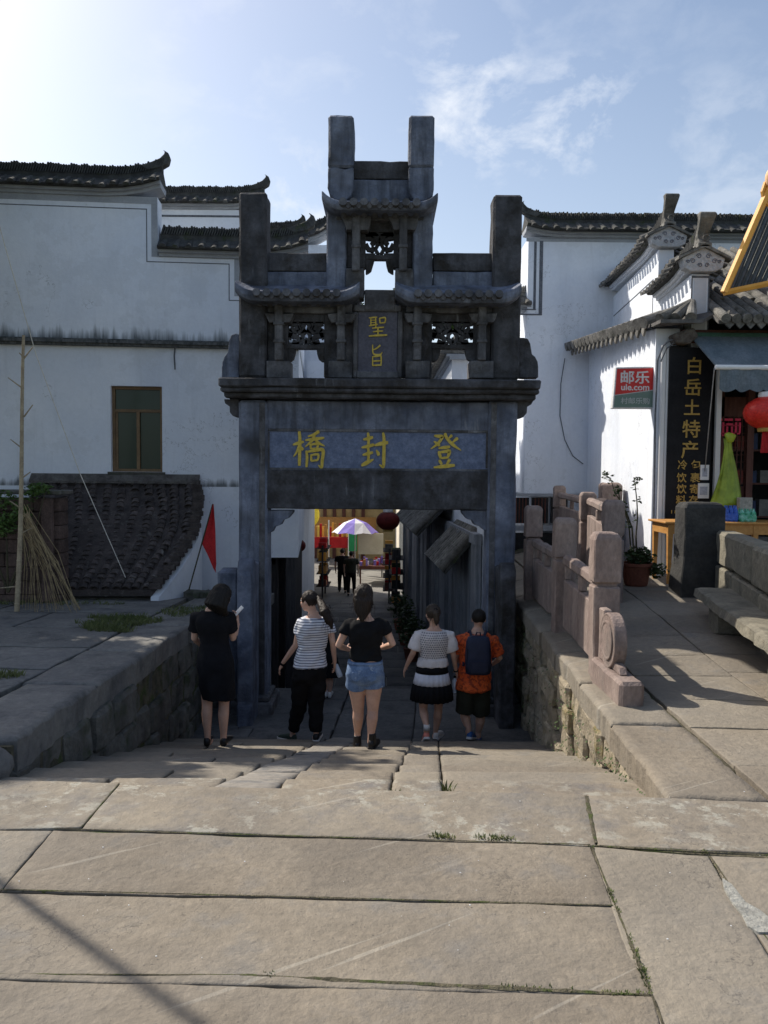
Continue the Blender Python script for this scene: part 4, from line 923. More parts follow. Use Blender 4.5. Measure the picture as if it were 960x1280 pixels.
rf = MB(); rf.prism([onL(x0_+.3, zt2-.9)+LN*.37, onL(x0_+.3, zt2-.3)+LN*3, onL(x0_+.3, zt2-.9)+LN*(dpt-.3)], onL(xr_-.31,0)-onL(x0_+.3,0)); rf.build('roof', TILE, lh)
zcurl = lambda L_, a=.34, wd=1.3: (lambda s: a*max(0, (s-(L_-wd))/wd)**2.2)
p0, p1 = onL(x0_, zt1)+LN*.18, onL(x1_+.06, zt1-.02)+LN*.18
L1 = (p1-p0).length
wall_cap(lh, p0, p1, w=.72, zc=zcurl(L1, .17, 1.0), sp=.2, horn=(1,), sides=(1,))
p0, p1 = onL(x1_+.02, zt2)+LN*.18, onL(xr_+.15, zt2)+LN*.18
L2 = (p1-p0).length
wall_cap(lh, p0, p1, w=.72, zc=zcurl(L2, .17, .9), sp=.2, horn=(1,), sides=(1,))
# painted frieze: grey band and thin dark line following the steps
z1a = FL(90,247).z; 
def strip(name, x0, x1, z0, z1, m_, pr=.004): return lquad(x0, x1, z0, z1, th=.02, front=pr, name=name, m_=m_)
ztl = FL(0,251).z
zf1 = zt1-.12; xf1 = FL(184,300).x; zf2 = FL(240,318).z-.09; xf2 = FL(287,350).x
strip('frieze_line', x0_, xf1, zf1-.09, zf1-.075, LINE); strip('frieze_line', xf1-.015, xf1, zf2-.06, zf1-.091, LINE); strip('frieze_line', xf1+.001, xf2, zf2-.06, zf2-.045, LINE); strip('frieze_line', xf2-.015, xf2, FL(287,376).z, zf2-.061, LINE); strip('frieze_line', xf2+.001, xr_, FL(287,376).z, FL(287,376).z+.015, LINE)
strip('frieze_band', xf1+.07, x1_, zf2+.03, zf1+.0, TRIM, .005); strip('frieze_band', x0_, x1_, zf1+.003, zt1-.003, TRIM, .006); strip('frieze_band', x1_+.002, xr_, zf2+.03, zt2-.003, TRIM, .006); strip('frieze_band', xf2+.08, xr_, FL(287,370).z, zf2+.028, TRIM, .007)
# string course
sc_ = MB(); z0 = z_course; 
for (fr_, za, zb_) in ((.10, z0-.045, z0-.005), (.14, z0-.004, z0+.045), (.07, z0+.046, z0+.075)): sc_.prism([onL(x0_,za)-LN*fr_, onL(xr_,za)-LN*fr_, onL(xr_,zb_)-LN*fr_, onL(x0_,zb_)-LN*fr_], LN*(fr_-.002))
sc_.build('string_course', mat('mouldy_string_course', (.06,.065,.065), (.16,.165,.165), scale=5, bump=.6, rough=.95, stretch=(3,3,1), rnd=0), lh)
# window: frame, transom, two sashes, panes
wf = lquad(wx0, wx1, wz1-.05, wz1, th=.07, front=-.10, name='window', m_=FRAMEB)
def wpart(x0, x1, z0, z1, nm='window_frame', m_=FRAMEB, fr_=-.10, th=.07): return lquad(x0, x1, z0, z1, th=th, front=fr_, name=nm, m_=m_, parent=wf)
W_ = wx1-wx0; H_ = wz1-wz0; ztr = wz1-H_*.30
wpart(wx0, wx0+.05, wz0, wz1-.051); wpart(wx1-.05, wx1, wz0, wz1-.051); wpart(wx0+.051, wx1-.051, wz0, wz0+.05); wpart(wx0+.051, wx1-.051, ztr, ztr+.05); wpart(wx0+W_*.48, wx0+W_*.54, wz0+.051, ztr-.001, fr_=-.08); wpart(wx0+.052, wx0+.09, wz0+.051, ztr-.001, fr_=-.12, th=.03)
for (a, b, c, d) in ((wx0+.051, wx1-.051, ztr+.051, wz1-.051), (wx0+.09, wx0+W_*.48-.001, wz0+.051, ztr-.001), (wx0+W_*.54+.001, wx1-.051, wz0+.051, ztr-.001)): wpart(a, b, c, d, 'pane', GLASS, fr_=-.135, th=.01)
lquad(wx0-.05, wx1+.05, wz0-.06, wz0-.003, th=.2, front=.04, name='window_sill', m_=RUBD)
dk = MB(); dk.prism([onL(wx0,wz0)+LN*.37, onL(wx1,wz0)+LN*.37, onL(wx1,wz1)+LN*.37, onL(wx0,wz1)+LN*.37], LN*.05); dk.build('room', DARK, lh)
# thin cable stub on the wall
cb = MB(); cb.tube([FL(219,433)-LN*.02, FL(218,445)-LN*.02, FL(219,462)-LN*.02], .012, 6); cb.build('water_stain_pipe', LINE, lh)
# ---- houses behind the left house ---------------------------------------------------
def backhouse(px0, px1, pyb, Y, label, zc_=None, horn=(1,), depth=5, ext=0, zlow=-3.2, sp=.22):
    a, b = P(px0, pyb, Y), P(px1, pyb, Y); z = (a.z+b.z)/2
    t = thing('white_house', ((a.x+b.x)/2, Y+depth/2, zlow), label, 'house')
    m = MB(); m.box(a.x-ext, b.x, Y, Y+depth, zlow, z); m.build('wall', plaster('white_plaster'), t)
    m = MB(); m.box(a.x-ext, b.x-.12, Y-.012, Y, z-.16, z-.12); m.build('frieze_line', LINE, t)
    L_ = b.x-a.x+ext
    wall_cap(t, (a.x-ext, Y+.18, z), (b.x+.05, Y+.18, z), w=.72, zc=zc_(L_) if zc_ else None, sp=sp, horn=horn)
    return t
backhouse(150, 326, 262, 17.5, 'white house with flat dark tile cap rising behind the large left house', lambda L_: zcurl(L_, .12, .8), depth=3)
bh = backhouse(336, 372, 306, 19.5, 'low white house with upswept tile cap, seen between left pillar and centre tower', lambda L_: zcurl(L_, .1, 1.6), ext=2.2, depth=5)
p_, q_ = P(372.5,306,19.5), P(415,306,19.5); m = MB(); m.box(p_.x, q_.x, 19.5, 24.5, .9, p_.z); m.build('upper_storey', plaster('white_plaster'), bh)
wall_cap(bh, (p_.x-.1, 19.69, p_.z-.01), (q_.x, 19.69, p_.z-.01), w=.72, zc=lambda s_: .5*(max(0, s_)/1.1)**2, sp=.22)
q = P(347,286,19.5); m = MB(); m.lathe((q.x, q.y+.18, q.z-.1), [(.10,0),(.07,.06),(.05,.12),(.08,.18),(.05,.25),(.012,.32)], 10); m.build('roof_finial', TILEG, bh, smooth=True)
# ---- tiled lean-to on the left ----------------------------------------------------
lt = thing('lean_to_shed', (P(160,738,11.4).x, 12.0, -1.2), 'low shed with steep brown tiled roof below the window of the left house', 'shed')
tl = FL(40, 603); tr = FL(243, 600); bl = P(62, 738, 11.45); br = P(190, 738, 11.45); zt_ = FL(140,604).z
c0 = Vector((tl.x, onL(tl.x,0).y-.02, zt_)); c1 = Vector((tr.x, onL(tr.x,0).y-.02, zt_)); c3 = Vector((bl.x-.35, 11.45, bl.z)); c2 = Vector((br.x, 11.45, br.z))
m = MB(); m.prism([c3, c2] + [c2.lerp(c1, k/8)+Vector((.26*math.sin(PI*k/8), 0, 0)) for k in range(1, 8)] + [c1, c0], (0,0,-.08)); rfs = m.build('roof', TILER, lt)
ncol, nrow = 12, 24
ct = MB(); R_ = .058
me_t = []
def arc_tile(L_, r, m_):
    mb = MB(); n = 6
    rings = [[Vector((rr*math.cos(PI*k/n), y, rr*math.sin(PI*k/n)*.8+zz)) for k in range(n+1)] + [Vector((rr*.85*math.cos(PI*k/n), y, rr*math.sin(PI*k/n)*.8-.014+zz)) for k in range(n, -1, -1)] for y, rr, zz in ((0, r, .012), (L_, r*.86, 0))]
    mb.ring_loft(rings); return mb.mesh('tile', m_)
AT = arc_tile(.16, .068, TILER)
slv = ((c0+c1)/2-(c3+c2)/2); th_x = math.atan2(slv.z, Vector((slv.x, slv.y, 0)).length)
cnt = 0
for i in range(ncol):
    u = (i+.5)/ncol
    A = c3.lerp(c2, u); B_ = c0.lerp(c1, u); sag = random.uniform(-.02,.02); az_ = -math.atan2((B_-A).x, (B_-A).y)
    for j in range(nrow):
        v = j/nrow; p = A.lerp(B_, v)+Vector((.02*math.sin(j*.35+i)+sag+u*.26*math.sin(PI*v), 0, -.05*math.sin(PI*v)*math.sin(PI*u)))
        if i == ncol-1 and j in (3,4,11,17): continue
        if j > 19 and (i+j) % 7 == 0: continue
        cnt += 1
        jx_, jy_ = random.uniform(-.015,.015), random.uniform(-.012,.012)
        if j < 20: inst(AT, 'tile', rfs, p+Vector((jx_, jy_, .012)), (th_x-.10+random.uniform(-.05,.05), random.uniform(-.08,.08), az_+random.uniform(-.06,.06)))
        else:
            mw = Matrix.Translation(p+Vector((0,0,.012))) @ Matrix.Rotation(az_, 4, 'Z') @ Matrix.Rotation(th_x, 4, 'X'); ct.add([mw @ v_.co for v_ in AT.vertices], [tuple(f.vertices) for f in AT.polygons])
ct.build('upper_tiles', TILER, rfs, kind='stuff')
vg = MB(); 
for j in range(26):
    p = c2.lerp(c1, j/26)+Vector((.03,0,.05)); jx_ = random.uniform(-.025,.025)+.26*math.sin(PI*j/26); vg.box(p.x-.09+jx_, p.x+.07+jx_, p.y-.02, p.y+.10, p.z-.03, p.z+.03+random.uniform(0,.04))
vg.build('verge_tiles', TILER, rfs, kind='stuff')
m = MB(); tq = [c2.lerp(c1, k/8)+Vector((.26*math.sin(PI*k/8)-.02, 0, -.1)) for k in range(9)]
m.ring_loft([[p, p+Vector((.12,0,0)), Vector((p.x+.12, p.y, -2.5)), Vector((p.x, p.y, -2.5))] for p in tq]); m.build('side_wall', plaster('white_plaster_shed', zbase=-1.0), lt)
m = MB(); m.box(c3.x, c2.x-.05, 11.6, 11.75, -2.5, c2.z-.15); m.build('front_wall', RUBD, lt)
rg = MB(); rg.prism([c0+Vector((0,-.10,.0)), c1+Vector((0.1,-.10,.0)), c1+Vector((.1,0,.12)), c0+Vector((0,0,.12))], (0,0,.04)); rg.build('mortar_ridge', mat('old_mortar', (.10,.09,.085), (.19,.18,.165), scale=6, bump=.9, rough=1, bdist=.03), lt)
m = MB(); e0 = FL(262,745); m.prism([Vector((c2.x+.13, 11.6, -.62)), Vector((e0.x+1.2, 11.6, -.62)), Vector((e0.x+1.2, 12.9, -.62)), Vector((c2.x+.13, 12.9, -.62))], (0,0,.16)); top(m, 'stone_ledge', SLABG, 'flat dark stone ledge at the foot of the white wall beside the red flag', 'ledge')
for k in range(4):
    q = P(240+k*8, 722-k%2*5, 11.9); inst(ROCKSD[k], 'stone', bpy.data.objects['stone_ledge'], (q.x, 11.9, -.38), (0,0,k), (.22,.2,.2))
# ---- right: white house behind, frontal wall ----------------------------------------
Y1 = 17.2
r1 = thing('white_house', (P(800,600,Y1).x, Y1+2, -1), 'tall white house with black tile roofline behind the shop, right of the gateway', 'house')
xa, xb = P(658,450,Y1).x, P(1000,400,Y1).x; zt = P(700,297,Y1).z; ze = P(900,290,Y1).z; zbt = P(700,617,Y1).z
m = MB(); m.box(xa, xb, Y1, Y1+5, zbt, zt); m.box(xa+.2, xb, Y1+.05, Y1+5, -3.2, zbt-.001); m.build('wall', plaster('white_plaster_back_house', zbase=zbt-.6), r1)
for (a, b, c, d, m_, pr) in ((675,298,1000,300.5,LINE,.012),(675,301,677.5,392,LINE,.013),(650,392,677.5,394,LINE,.014),(668,302,669.5,386,LINE,.012),(652,386,670,387.5,LINE,.013)):
    p, q = P(a,b,Y1-pr), P(c,d,Y1-pr); m = MB(); m.box(p.x, q.x, Y1-pr, Y1, min(p.z,q.z), max(p.z,q.z)); m.build('frieze_line', m_, r1)
p = P(658,300,Y1); m = MB(); m.box(p.x, xb, Y1-.006, Y1, P(700,297,Y1).z-.09, zt-.005); m.build('frieze_band', TRIM, r1)
wall_cap(r1, (xb, Y1+.18, zt), (xa-.06, Y1+.18, zt), w=.8, zc=zcurl(xb-xa, .10, .8), sp=.24, horn=(1,), sides=(-1,), r=.065)
# lower step of the same gable, sticking out behind the gateway
q0, q1 = P(640,388,Y1+.1), P(663,388,Y1+.1)
m = MB(); m.box(q0.x-.4, q1.x-.32, Y1+.1, Y1+.45, -3, q0.z+.0); m.build('step_wall', plaster('white_plaster'), r1)
wall_cap(r1, (q0.x-.6, Y1+.28, q0.z), (q1.x+.0, Y1+.28, q1.z), w=.75, m_=TILEG, sp=.2, sides=(1,))
# dark latticed openings at the foot of that wall
lo = []
for (a, b) in ((641,661),(665,685),(689,709)):
    p, q = P(a,622,Y1-.05), P(b,654,Y1-.05); m = MB(); m.box(p.x, q.x, Y1-.05, Y1+.02, q.z, p.z); o = m.build('window', DARK, r1)
    for k in range(1, 5): x = p.x+(q.x-p.x)*k/5; m = MB(); m.box(x-.012, x+.012, Y1-.08, Y1-.052, q.z, p.z); m.build('bar', WOODD, o)
p, q = P(636,617,Y1-.12), P(716,621,Y1-.12); m = MB(); m.box(p.x, q.x, Y1-.12, Y1-.001, q.z, p.z); m.build('sill_band', TRIM, r1)
p, q = P(636,657,Y1-.12), P(716,664,Y1-.12); m = MB(); m.box(p.x, q.x, Y1-.12, Y1-.001, q.z, p.z); m.build('sill_band', TRIM, r1)
p, q = P(636,666,Y1-.06), P(716,760,Y1-.06); m = MB(); m.box(p.x, q.x, Y1-.06, Y1-.001, q.z, p.z); m.build('dark_base', DARK, r1)
# small bush-like trees on the skyline behind the roofs
# ---- the shop ------------------------------------------------------------------------
XA = lambda Y: 4.03 + .075*(Y-11.8)       # left wall plane of the shop (x at depth Y)
YN, YF = 11.8, Y1
shop = thing('shop_house', (5.6, 14, 0), 'white-walled corner shop with two scroll-topped stepped gables and a black vertical signboard', 'shop')
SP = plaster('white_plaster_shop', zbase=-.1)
z_e = P(822,432,YN).z         # top of the lower wall
fq = P(711,436,YF-.05); zw0 = P(855,402,11.4).z-.03; zw1 = fq.z+.02
m = MB(); m.hexa([Vector(v) for v in ((XA(YN),YN,-.05),(XA(YF),YF,-.05),(XA(YF)+.35,YF,-.05),(XA(YN)+.35,YN,-.05),(XA(YN),YN,zw0),(XA(YF),YF,zw1),(XA(YF)+.35,YF,zw1),(XA(YN)+.35,YN,zw0))]); m.build('wall', SP, shop)
# upper stepped wall, set back to the right
XU = lambda Y: XA(Y)+.52
yu0 = 11.75; yu1 = 13.6
xe0 = P(863,400,yu0).x; dxu = xe0-XU(yu0); XU2 = lambda Y: XU(Y)+dxu
zu1 = P(700,338,yu0).z if False else P(862,343,yu0).z; zu0 = P(808,312,yu1).z
m = MB(); m.prism([(XU2(yu0),yu0,z_e-.3),(XU2(yu1),yu1,z_e-.3),(XU2(yu1)+.26,yu1,z_e-.3),(XU2(yu0)+.26,yu0,z_e-.3)], (0,0,zu1-z_e+.3)); m.prism([(XU2(yu1)+.001,yu1+.001,z_e-.3),(XU2(YF),YF,z_e-.3),(XU2(YF)+.26,YF,z_e-.3),(XU2(yu1)+.26,yu1+.001,z_e-.3)], (0,0,zu0-z_e+.3)); m.build('gable_wall', SP, shop)
# painted outline on the end face and side
for (ya, yb, zt_) in ((yu0, yu1, zu1), (yu1, YF, zu0)):
    m = MB(); m.prism([(XU2(ya+.3)-.006,ya+.3,zt_-.42),(XU2(yb-.1)-.006,yb-.1,zt_-.42),(XU2(yb-.1)-.006,yb-.1,zt_-.44),(XU2(ya+.3)-.006,ya+.3,zt_-.44)], (.006,0,0)); m.prism([(XU2(ya+.3)-.006,ya+.3,zt_-.44),(XU2(ya+.32)-.006,ya+.32,zt_-.44),(XU2(ya+.32)-.006,ya+.32,zt_-1.1),(XU2(ya+.3)-.006,ya+.3,zt_-1.1)], (.006,0,0)); m.build('frieze_line', LINE, shop)
m = MB(); m.box(XU2(yu0)+.04, XU2(yu0)+.22, yu0-.006, yu0, z_e-.25, zu1-.06); m.build('end_panel', mat('pale_blue_limewash', (.55,.58,.64), (.62,.64,.69), scale=3, bump=.1, rnd=0, fine=.04), shop)  # shade blue of the end face put into the panel colour
for (ya, zt_) in ((yu0, zu1),):
    m = MB(); x = XU2(ya); m.box(x-.004, x+.012, ya-.012, ya, z_e-.25, zt_-.02); m.box(x+.248, x+.264, ya-.012, ya, z_e-.25, zt_-.02); m.box(x+.012, x+.248, ya-.012, ya, zt_-.05, zt_-.02); m.build('frieze_line', LINE, shop)
TS = tile_mesh(.47, .062, TILEG)
def gable_cap(ya, yb, z, finpx, zfin):
    A = Vector((XU2(ya)+.13, ya-.05, z)); B_ = Vector((XU2(yb)+.13, yb, z+(.12 if yb > 15 else 0))); L_ = (B_-A).length
    rise = lambda s: .14*max(0, 1-s/1.0)**2
    r_ = wall_cap(shop, A, B_, w=.66, zc=rise, m_=TILE, sp=.17, sides=(-1,1), tilemesh=TS, slope=.42, wallt=.26, ridge=.24, course=SP)
    # decorated end board under the cap
    x, y = A.x, A.y; mb = MB(); zz = z+.14
    mb.prism([(x-.32,y-.05,zz+.07),(x-.28,y-.05,zz-.07),(x-.17,y-.05,zz-.12),(x+.17,y-.05,zz-.12),(x+.28,y-.05,zz-.07),(x+.32,y-.05,zz+.07),(x+.02,y-.05,zz+.23),(x-.02,y-.05,zz+.23)], (0,.16,0)); eb = mb.build('end_board', mat('white_lime_relief', (.42,.43,.45), (.55,.55,.56), scale=9, bump=.7, bscale=30, rnd=0), shop, bevel=.01)
    orn = MB()
    for sg in (-1, 1):
        for (cx, cz, rr) in ((.07,.10,.04),(.16,.03,.04),(.05,-.03,.035),(.23,.02,.028)):
            pts = [Vector((x+sg*(cx+rr*(1-k/16)*math.cos(k*.75)), y-.055, zz+cz+rr*(1-k/16)*math.sin(k*.75))) for k in range(12)]; orn.tube(pts, .006, 5)
    orn.build('scroll_ornament', mat('ink_paint', (.12,.13,.17), (.2,.2,.24), rnd=0, bump=0), eb)
    cv = MB(); 
    for sg in (-1, 1): cv.hexa([Vector((x+sg*.38,y-.10,zz+.05)),Vector((x,y-.10,zz+.22)),Vector((x,y+.10,zz+.22)),Vector((x+sg*.38,y+.10,zz+.05)),Vector((x+sg*.38,y-.10,zz+.085)),Vector((x,y-.10,zz+.27)),Vector((x,y+.10,zz+.27)),Vector((x+sg*.38,y+.10,zz+.085))])
    cv.build('end_coping', TILEG, shop)
    # upright scroll finial
    f = MB(); z0_ = zz+.25; H_ = zfin-z0_; prof = []
    zlist = [0, .12, .25, .4, .6, .8, .93, 1.0]; yo = [.0, .03, .05, .02, -.05, -.12, -.13, -.10]; tk = [.11,.10,.06,.055,.055,.06,.07,.05]
    rings = [[Vector((x+sx*w2, y+yo[i]+sy*tk[i], z0_+H_*zl)) for sx, sy in ((-1,-1),(1,-1),(1,1),(-1,1))] for i, zl in enumerate(zlist) for w2 in [(.075,.085,.08,.085,.095,.11,.12,.115)[i]]]
    f.ring_loft(rings); fo = f.build('scroll_finial', TILEG, shop, bevel=.012)
    rd = MB(); rd.ring_loft([[Vector((x+rr*math.cos(a), y-.115+dy_, z0_+.10*H_+.05+rr*math.sin(a))) for a in [2*PI*k/14 for k in range(14)]] for rr, dy_ in ((.05,0),(.05,-.02),(.03,-.022),(.03,-.01))]); rd.build('rosette', TILEG, fo)
    bl_ = MB(); bl_.box(x-.1, x+.1, y-.1, y+.12, z0_-.03, z0_+.04); bl_.build('finial_block', TILEG, shop, bevel=.01)
gable_cap(yu0, yu1-.05, zu1, 875, P(875,267,yu0-.1).z); gable_cap(yu1, YF, zu0, 825, P(826,244,yu1-.1).z)
# lower skirt eave: along the left wall and round the corner over the shop front
zed = P(855,402,11.4).z; zin = zed+.26
TT = tube_tile(.62, .066, TILEG); PAN = mat('clay_pan_tile', (.10,.095,.09), (.17,.16,.15), scale=6, bump=.5, rnd=.2)
es = MB()
def eave_run(a_in, b_in, a_out, b_out, n, rs=1.0, name='eave'):
    mb = MB(); a_in, b_in, a_out, b_out = map(Vector, (a_in, b_in, a_out, b_out))
    mb.hexa([a_out-Vector((0,0,.05)), b_out-Vector((0,0,.05)), b_in-Vector((0,0,.05)), a_in-Vector((0,0,.05)), a_out, b_out, b_in, a_in]); ev = mb.build(name, PAN, shop)
    for i in range(n):
        u = (i+.5)/n; p = a_in.lerp(b_in, u); q = a_out.lerp(b_out, u); d = (q-p)*1.07
        o = inst(TT, 'tile', ev, p+Vector((0,0,.055)), (0, 0, 0)); o.rotation_euler = d.to_track_quat('X', 'Z').to_euler(); o.scale = (d.length/.60, rs, rs)
    dm = MB(); dm.prism([(-.065,-.03,.02),(.065,-.03,.02),(.06,-.03,-.07),(0,-.03,-.13),(-.06,-.03,-.07)], (0,.035,0)); dme = dm.mesh('drip_tile', TILEG)
    tv = b_out-a_out
    for i in range(n-1):
        q = a_out.lerp(b_out, (i+1)/n); inst(dme, 'drip_tile', ev, q+Vector((0,0,.01)), (0,0,math.atan2(tv.y, tv.x)), (rs, 1, rs))
    return ev
cin = Vector((XU2(11.8)-.02, 11.75, zin)); cout = Vector((XA(11.35)-.06, 11.35, zed+.02))
fq = P(711,436,YF-.05); fout = Vector((fq.x, YF-.05, fq.z)); fin_ = Vector((XU2(YF), YF-.05, fq.z+.27))
eave_run(cin+Vector((0,.25,0)), fin_, cout+Vector((-.04,.35,0)), fout, 18, 1.3)
for k in range(3):    # corner tiles fanning out
    o = inst(TT, 'tile', shop, cin+Vector((.02,-.02,.08)), (0,0,0)); tgt = cout+Vector((.04+.20*k, .12-.05*k, .02)); d = tgt-(cin+Vector((.02,-.02,.06))); o.rotation_euler = d.to_track_quat('X','Z').to_euler(); o.scale = (d.length/.6, 1.15, 1.15)
mb = MB(); mb.prism([cin+Vector((0,.3,0)), cout+Vector((-.02,.36,-.0)), cout+Vector((0,0,0)), cout+Vector((.6,-.02,0)), cin+Vector((.5,0,0))], (0,0,-.05)); mb.build('eave_corner', PAN, shop)
xr9 = 7.6
eave_run(Vector((xe0+.27, 12.1, zin+.16)), Vector((xr9, 12.1, zin+.16)), Vector((xe0+.22, 11.28, zed-.0)), Vector((xr9, 11.28, zed-.0)), 19)
# front: beam, dark shop interior, posts
ZF = P(860,690,YN).z; zfb = P(900,420,YN).z
m = MB(); m.box(XA(YN)+.36, xr9, YN-.1, YN+.1, zfb-.12, zed-.06); m.build('front_beam', WOODD, shop)
m = MB(); m.box(XA(YN)+.36, xr9, YN-.16, YN-.101, zfb-.10, zfb+.02); m.build('green_fascia', mat('green_paint', (.03,.09,.06), (.04,.11,.08), rnd=0, bump=.05, rough=.5), shop)
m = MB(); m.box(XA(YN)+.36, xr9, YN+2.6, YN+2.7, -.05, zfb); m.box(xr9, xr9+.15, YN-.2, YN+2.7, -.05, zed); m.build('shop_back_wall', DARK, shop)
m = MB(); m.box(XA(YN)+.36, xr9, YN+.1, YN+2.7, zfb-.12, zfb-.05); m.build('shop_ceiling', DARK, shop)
m = MB(); m.box(XU2(yu0)+.27, xr9, YN+.1, YN+5.2, zin-.1, zin+.05); m.build('inner_roof', TILE, shop)
rr_ = MB(); rr_.prism([(XU2(13)+.3, 12.1, zin+.18),(xr9,12.1,zin+.18),(xr9,15.5,zin+1.9),(XU2(15.5)+.3,15.5,zin+1.9)], (0,0,-.08)); up = rr_.build('main_roof', TILE, shop)
for i in range(12):
    x = XU2(13)+.45+i*.24; o = inst(TT, 'tile', up, (x, 12.1+3.4, zin+1.93), (0,0,0)); d = Vector((0,-3.4,-1.72)); o.rotation_euler = d.to_track_quat('X','Z').to_euler(); o.scale = (3.8/.6, 1, 1)
# tilted corner bracket, white corner post, drain pipes
xc = P(822,560,YN).x
m = MB(); p0 = P(826,432,YN-.15); p1 = P(818,695,YN-.15); m.box(xc+.0, xc+.07, YN-.08, YN-.01, -.02, P(822,432,YN).z); m.build('corner_post', WHITE, shop, bevel=.01)
for dx, r_ in ((.10,.028),(.165,.022)):
    m = MB(); m.tube([(xc+dx, YN-.06, 0.0), (xc+dx, YN-.06, P(822,436,YN).z)], r_, 10); m.build('drain_pipe', WHITE, shop, smooth=False)
m = MB(); m.tube([P(852,424,YN-.2), P(838,425,YN-.2), P(829,432,YN-.2), P(822,450,YN-.2), P(819,520,YN-.15), P(818,600,YN-.12), P(816,690,YN-.12)], .014, 7); m.tube([P(852,427,YN-.2), P(842,429,YN-.2), P(833,436,YN-.18), P(826,452,YN-.15)], .01, 6); m.build('black_cable', LINE, shop)
m = MB(); m.prism([P(842,417,YN-.3), P(868,409,YN-.3), P(874,420,YN-.3), P(862,430,YN-.3), P(846,428,YN-.3)], (0,.25,0)); cbk = m.build('carved_bracket', mat('old_carved_wood', (.12,.10,.085), (.24,.21,.18), scale=12, bump=1, bscale=40, bdist=.03), shop, bevel=.02)
m = MB(); m.box(P(892,560,YN-.05).x, P(898,560,YN-.05).x, YN-.12, YN-.05, ZF-.4, zfb-.1); m.build('white_post', WHITE, shop)
# lattice doors and shelves inside the shop
xd0, xd1 = P(899,600,YN+.3).x, P(934,600,YN+.3).x
m = MB(); m.box(xd0, xd0+.05, YN+.3, YN+.36, -.02, zfb-.3); m.box(xd1-.04, xd1+.06, YN+.25, YN+.36, -.02, zfb-.1); m.box(xd0, xd1, YN+.3, YN+.36, 2.45, 2.75); m.build('door_frame', WOODD, shop)
lat = MB()
for k in range(5): lat.box(xd0+.05+k*.07, xd0+.062+k*.07, YN+.31, YN+.34, 1.4, 2.45)
for k in range(10): lat.box(xd0+.05, xd1-.04, YN+.30, YN+.325, 1.42+k*.11, 1.43+k*.11)
lat.build('lattice', WOODD, shop)
m = MB(); m.box(xd0+.05, xd1-.04, YN+.315, YN+.355, .1, 1.38); m.build('door_panel', WOODD, shop)
for k in range(5):
    m = MB(); m.box(xd1+.1, xr9-.1, YN+1.2, YN+1.6, .3+k*.55, .33+k*.55); sh = m.build('shelf', WOODD, shop)
    for j in range(9):
        x = xd1+.2+j*.22; h = random.uniform(.15,.35); m = MB(); m.box(x, x+.16, YN+1.22, YN+1.4, .33+k*.55, .33+k*.55+h); m.build('packet', mat('packet_%s' % ('red','blue','white','yellow')[j % 4], *(((.16,.04,.035),(.26,.06,.045)),((.04,.055,.10),(.06,.08,.15)),((.16,.16,.15),(.26,.25,.23)),((.22,.17,.06),(.32,.25,.09)))[j % 4]), sh)
# black signboard
sa, sb = P(838,440,YN-.12), P(889,650,YN-.12)
m = MB(); m.prism([P(838,432,YN-.14), P(893,436,YN-.14), P(886,655,YN-.14), P(832,655,YN-.14)], (0,.05,0)); board = m.build('signboard', BLACKB, shop, bevel=.004)
rot = (PI/2, 0, 0)
for ch, px, py, h in (('白',868,457,21),('岳',866,484,21),('土',865,509,19),('特',864,536,22),('产',862,562,22)):
    q = P(px, py, YN-.15); letter('character', ch, h*11.7/FPX, GOLDL, board, q, rot, .004, .012, sx=1.0)
for ch, px, py in (('冷',853,581),('饮',852,597),('饮',852,611),('料',851,625),('包',870,581),('裹',869,597),('寄',868,611),('存',867,625)):
    q = P(px, py, YN-.15); letter('character', ch, 12*11.7/FPX, GOLDL, board, q, rot, .003, .012)
q = P(861,640,YN-.15); letter('lettering', '18758876', 4.4*11.7/FPX, GOLDL, board, q, rot, .002, fit_w=44*11.7/FPX)
for (x0, y0, x1, y1) in ((876,581,886,600),(873,604,886,623)):
    p, q = P(x0,y0,YN-.17), P(x1,y1,YN-.17); m = MB(); m.box(p.x, q.x, YN-.17, YN-.15, q.z, p.z); m.build('notice_card', WHITE, board)
    m = MB(); m.box(p.x+.025, q.x-.025, YN-.172, YN-.1695, q.z+.05, p.z-.05); m.build('card_panel', mat('pale_grey_print', (.40,.42,.48), (.5,.52,.58), scale=30, bump=0, rnd=0), board)
# awning
aw = thing('awning', (P(930,450,11).x, 11.3, 2.9), 'blue-grey canvas awning with scalloped valance over the shop front', 'awning')
Ya, Yb = YN-.15, 10.9
A = P(864,420,Ya); B_ = P(897,459,Yb); xe = 7.5
zf_ = B_.z; m = MB(); m.add([A, Vector((xe, Ya, A.z)), Vector((xe, Yb, zf_)), B_], [(0,1,2,3)]); m.add([A+Vector((0,0,-.012)), Vector((xe, Ya, A.z-.012)), Vector((xe, Yb, zf_-.012)), B_+Vector((0,0,-.012))], [(3,2,1,0)]); m.build('canopy', AWN, aw)
m = MB(); m.add([A-Vector((0,.002,0)), B_, Vector((B_.x, B_.y, B_.z-.02)), A-Vector((0,0,.03))], [(0,1,2,3)]); m.build('canopy_edge', AWN, aw)
m = MB(); m.tube([B_+Vector((-.03,0,0)), (xe, Yb, zf_)], .035, 10); m.build('front_bar', WHITE, aw)
vv = MB(); x = B_.x+.03; tops = []; 
n = 70
pts = [(x+(xe-x)*i/n) for i in range(n+1)]
a = [Vector((q, Yb-.01+.015*math.sin(i*.9), zf_-.03)) for i, q in enumerate(pts)]; b = [Vector((q, Yb-.02+.03*math.sin(i*.9+.5), zf_-.30-.04*abs(math.sin(i*PI/5.0)))) for i, q in enumerate(pts)]
vv.add(a+b, [(i, i+1, n+2+i, n+1+i) for i in range(n)]); vv.build('valance', AWN, aw)
m = MB(); m.tube([P(893,460,Yb), P(880,600,YN-.1)], .008, 6); m.build('stay', METAL, aw)
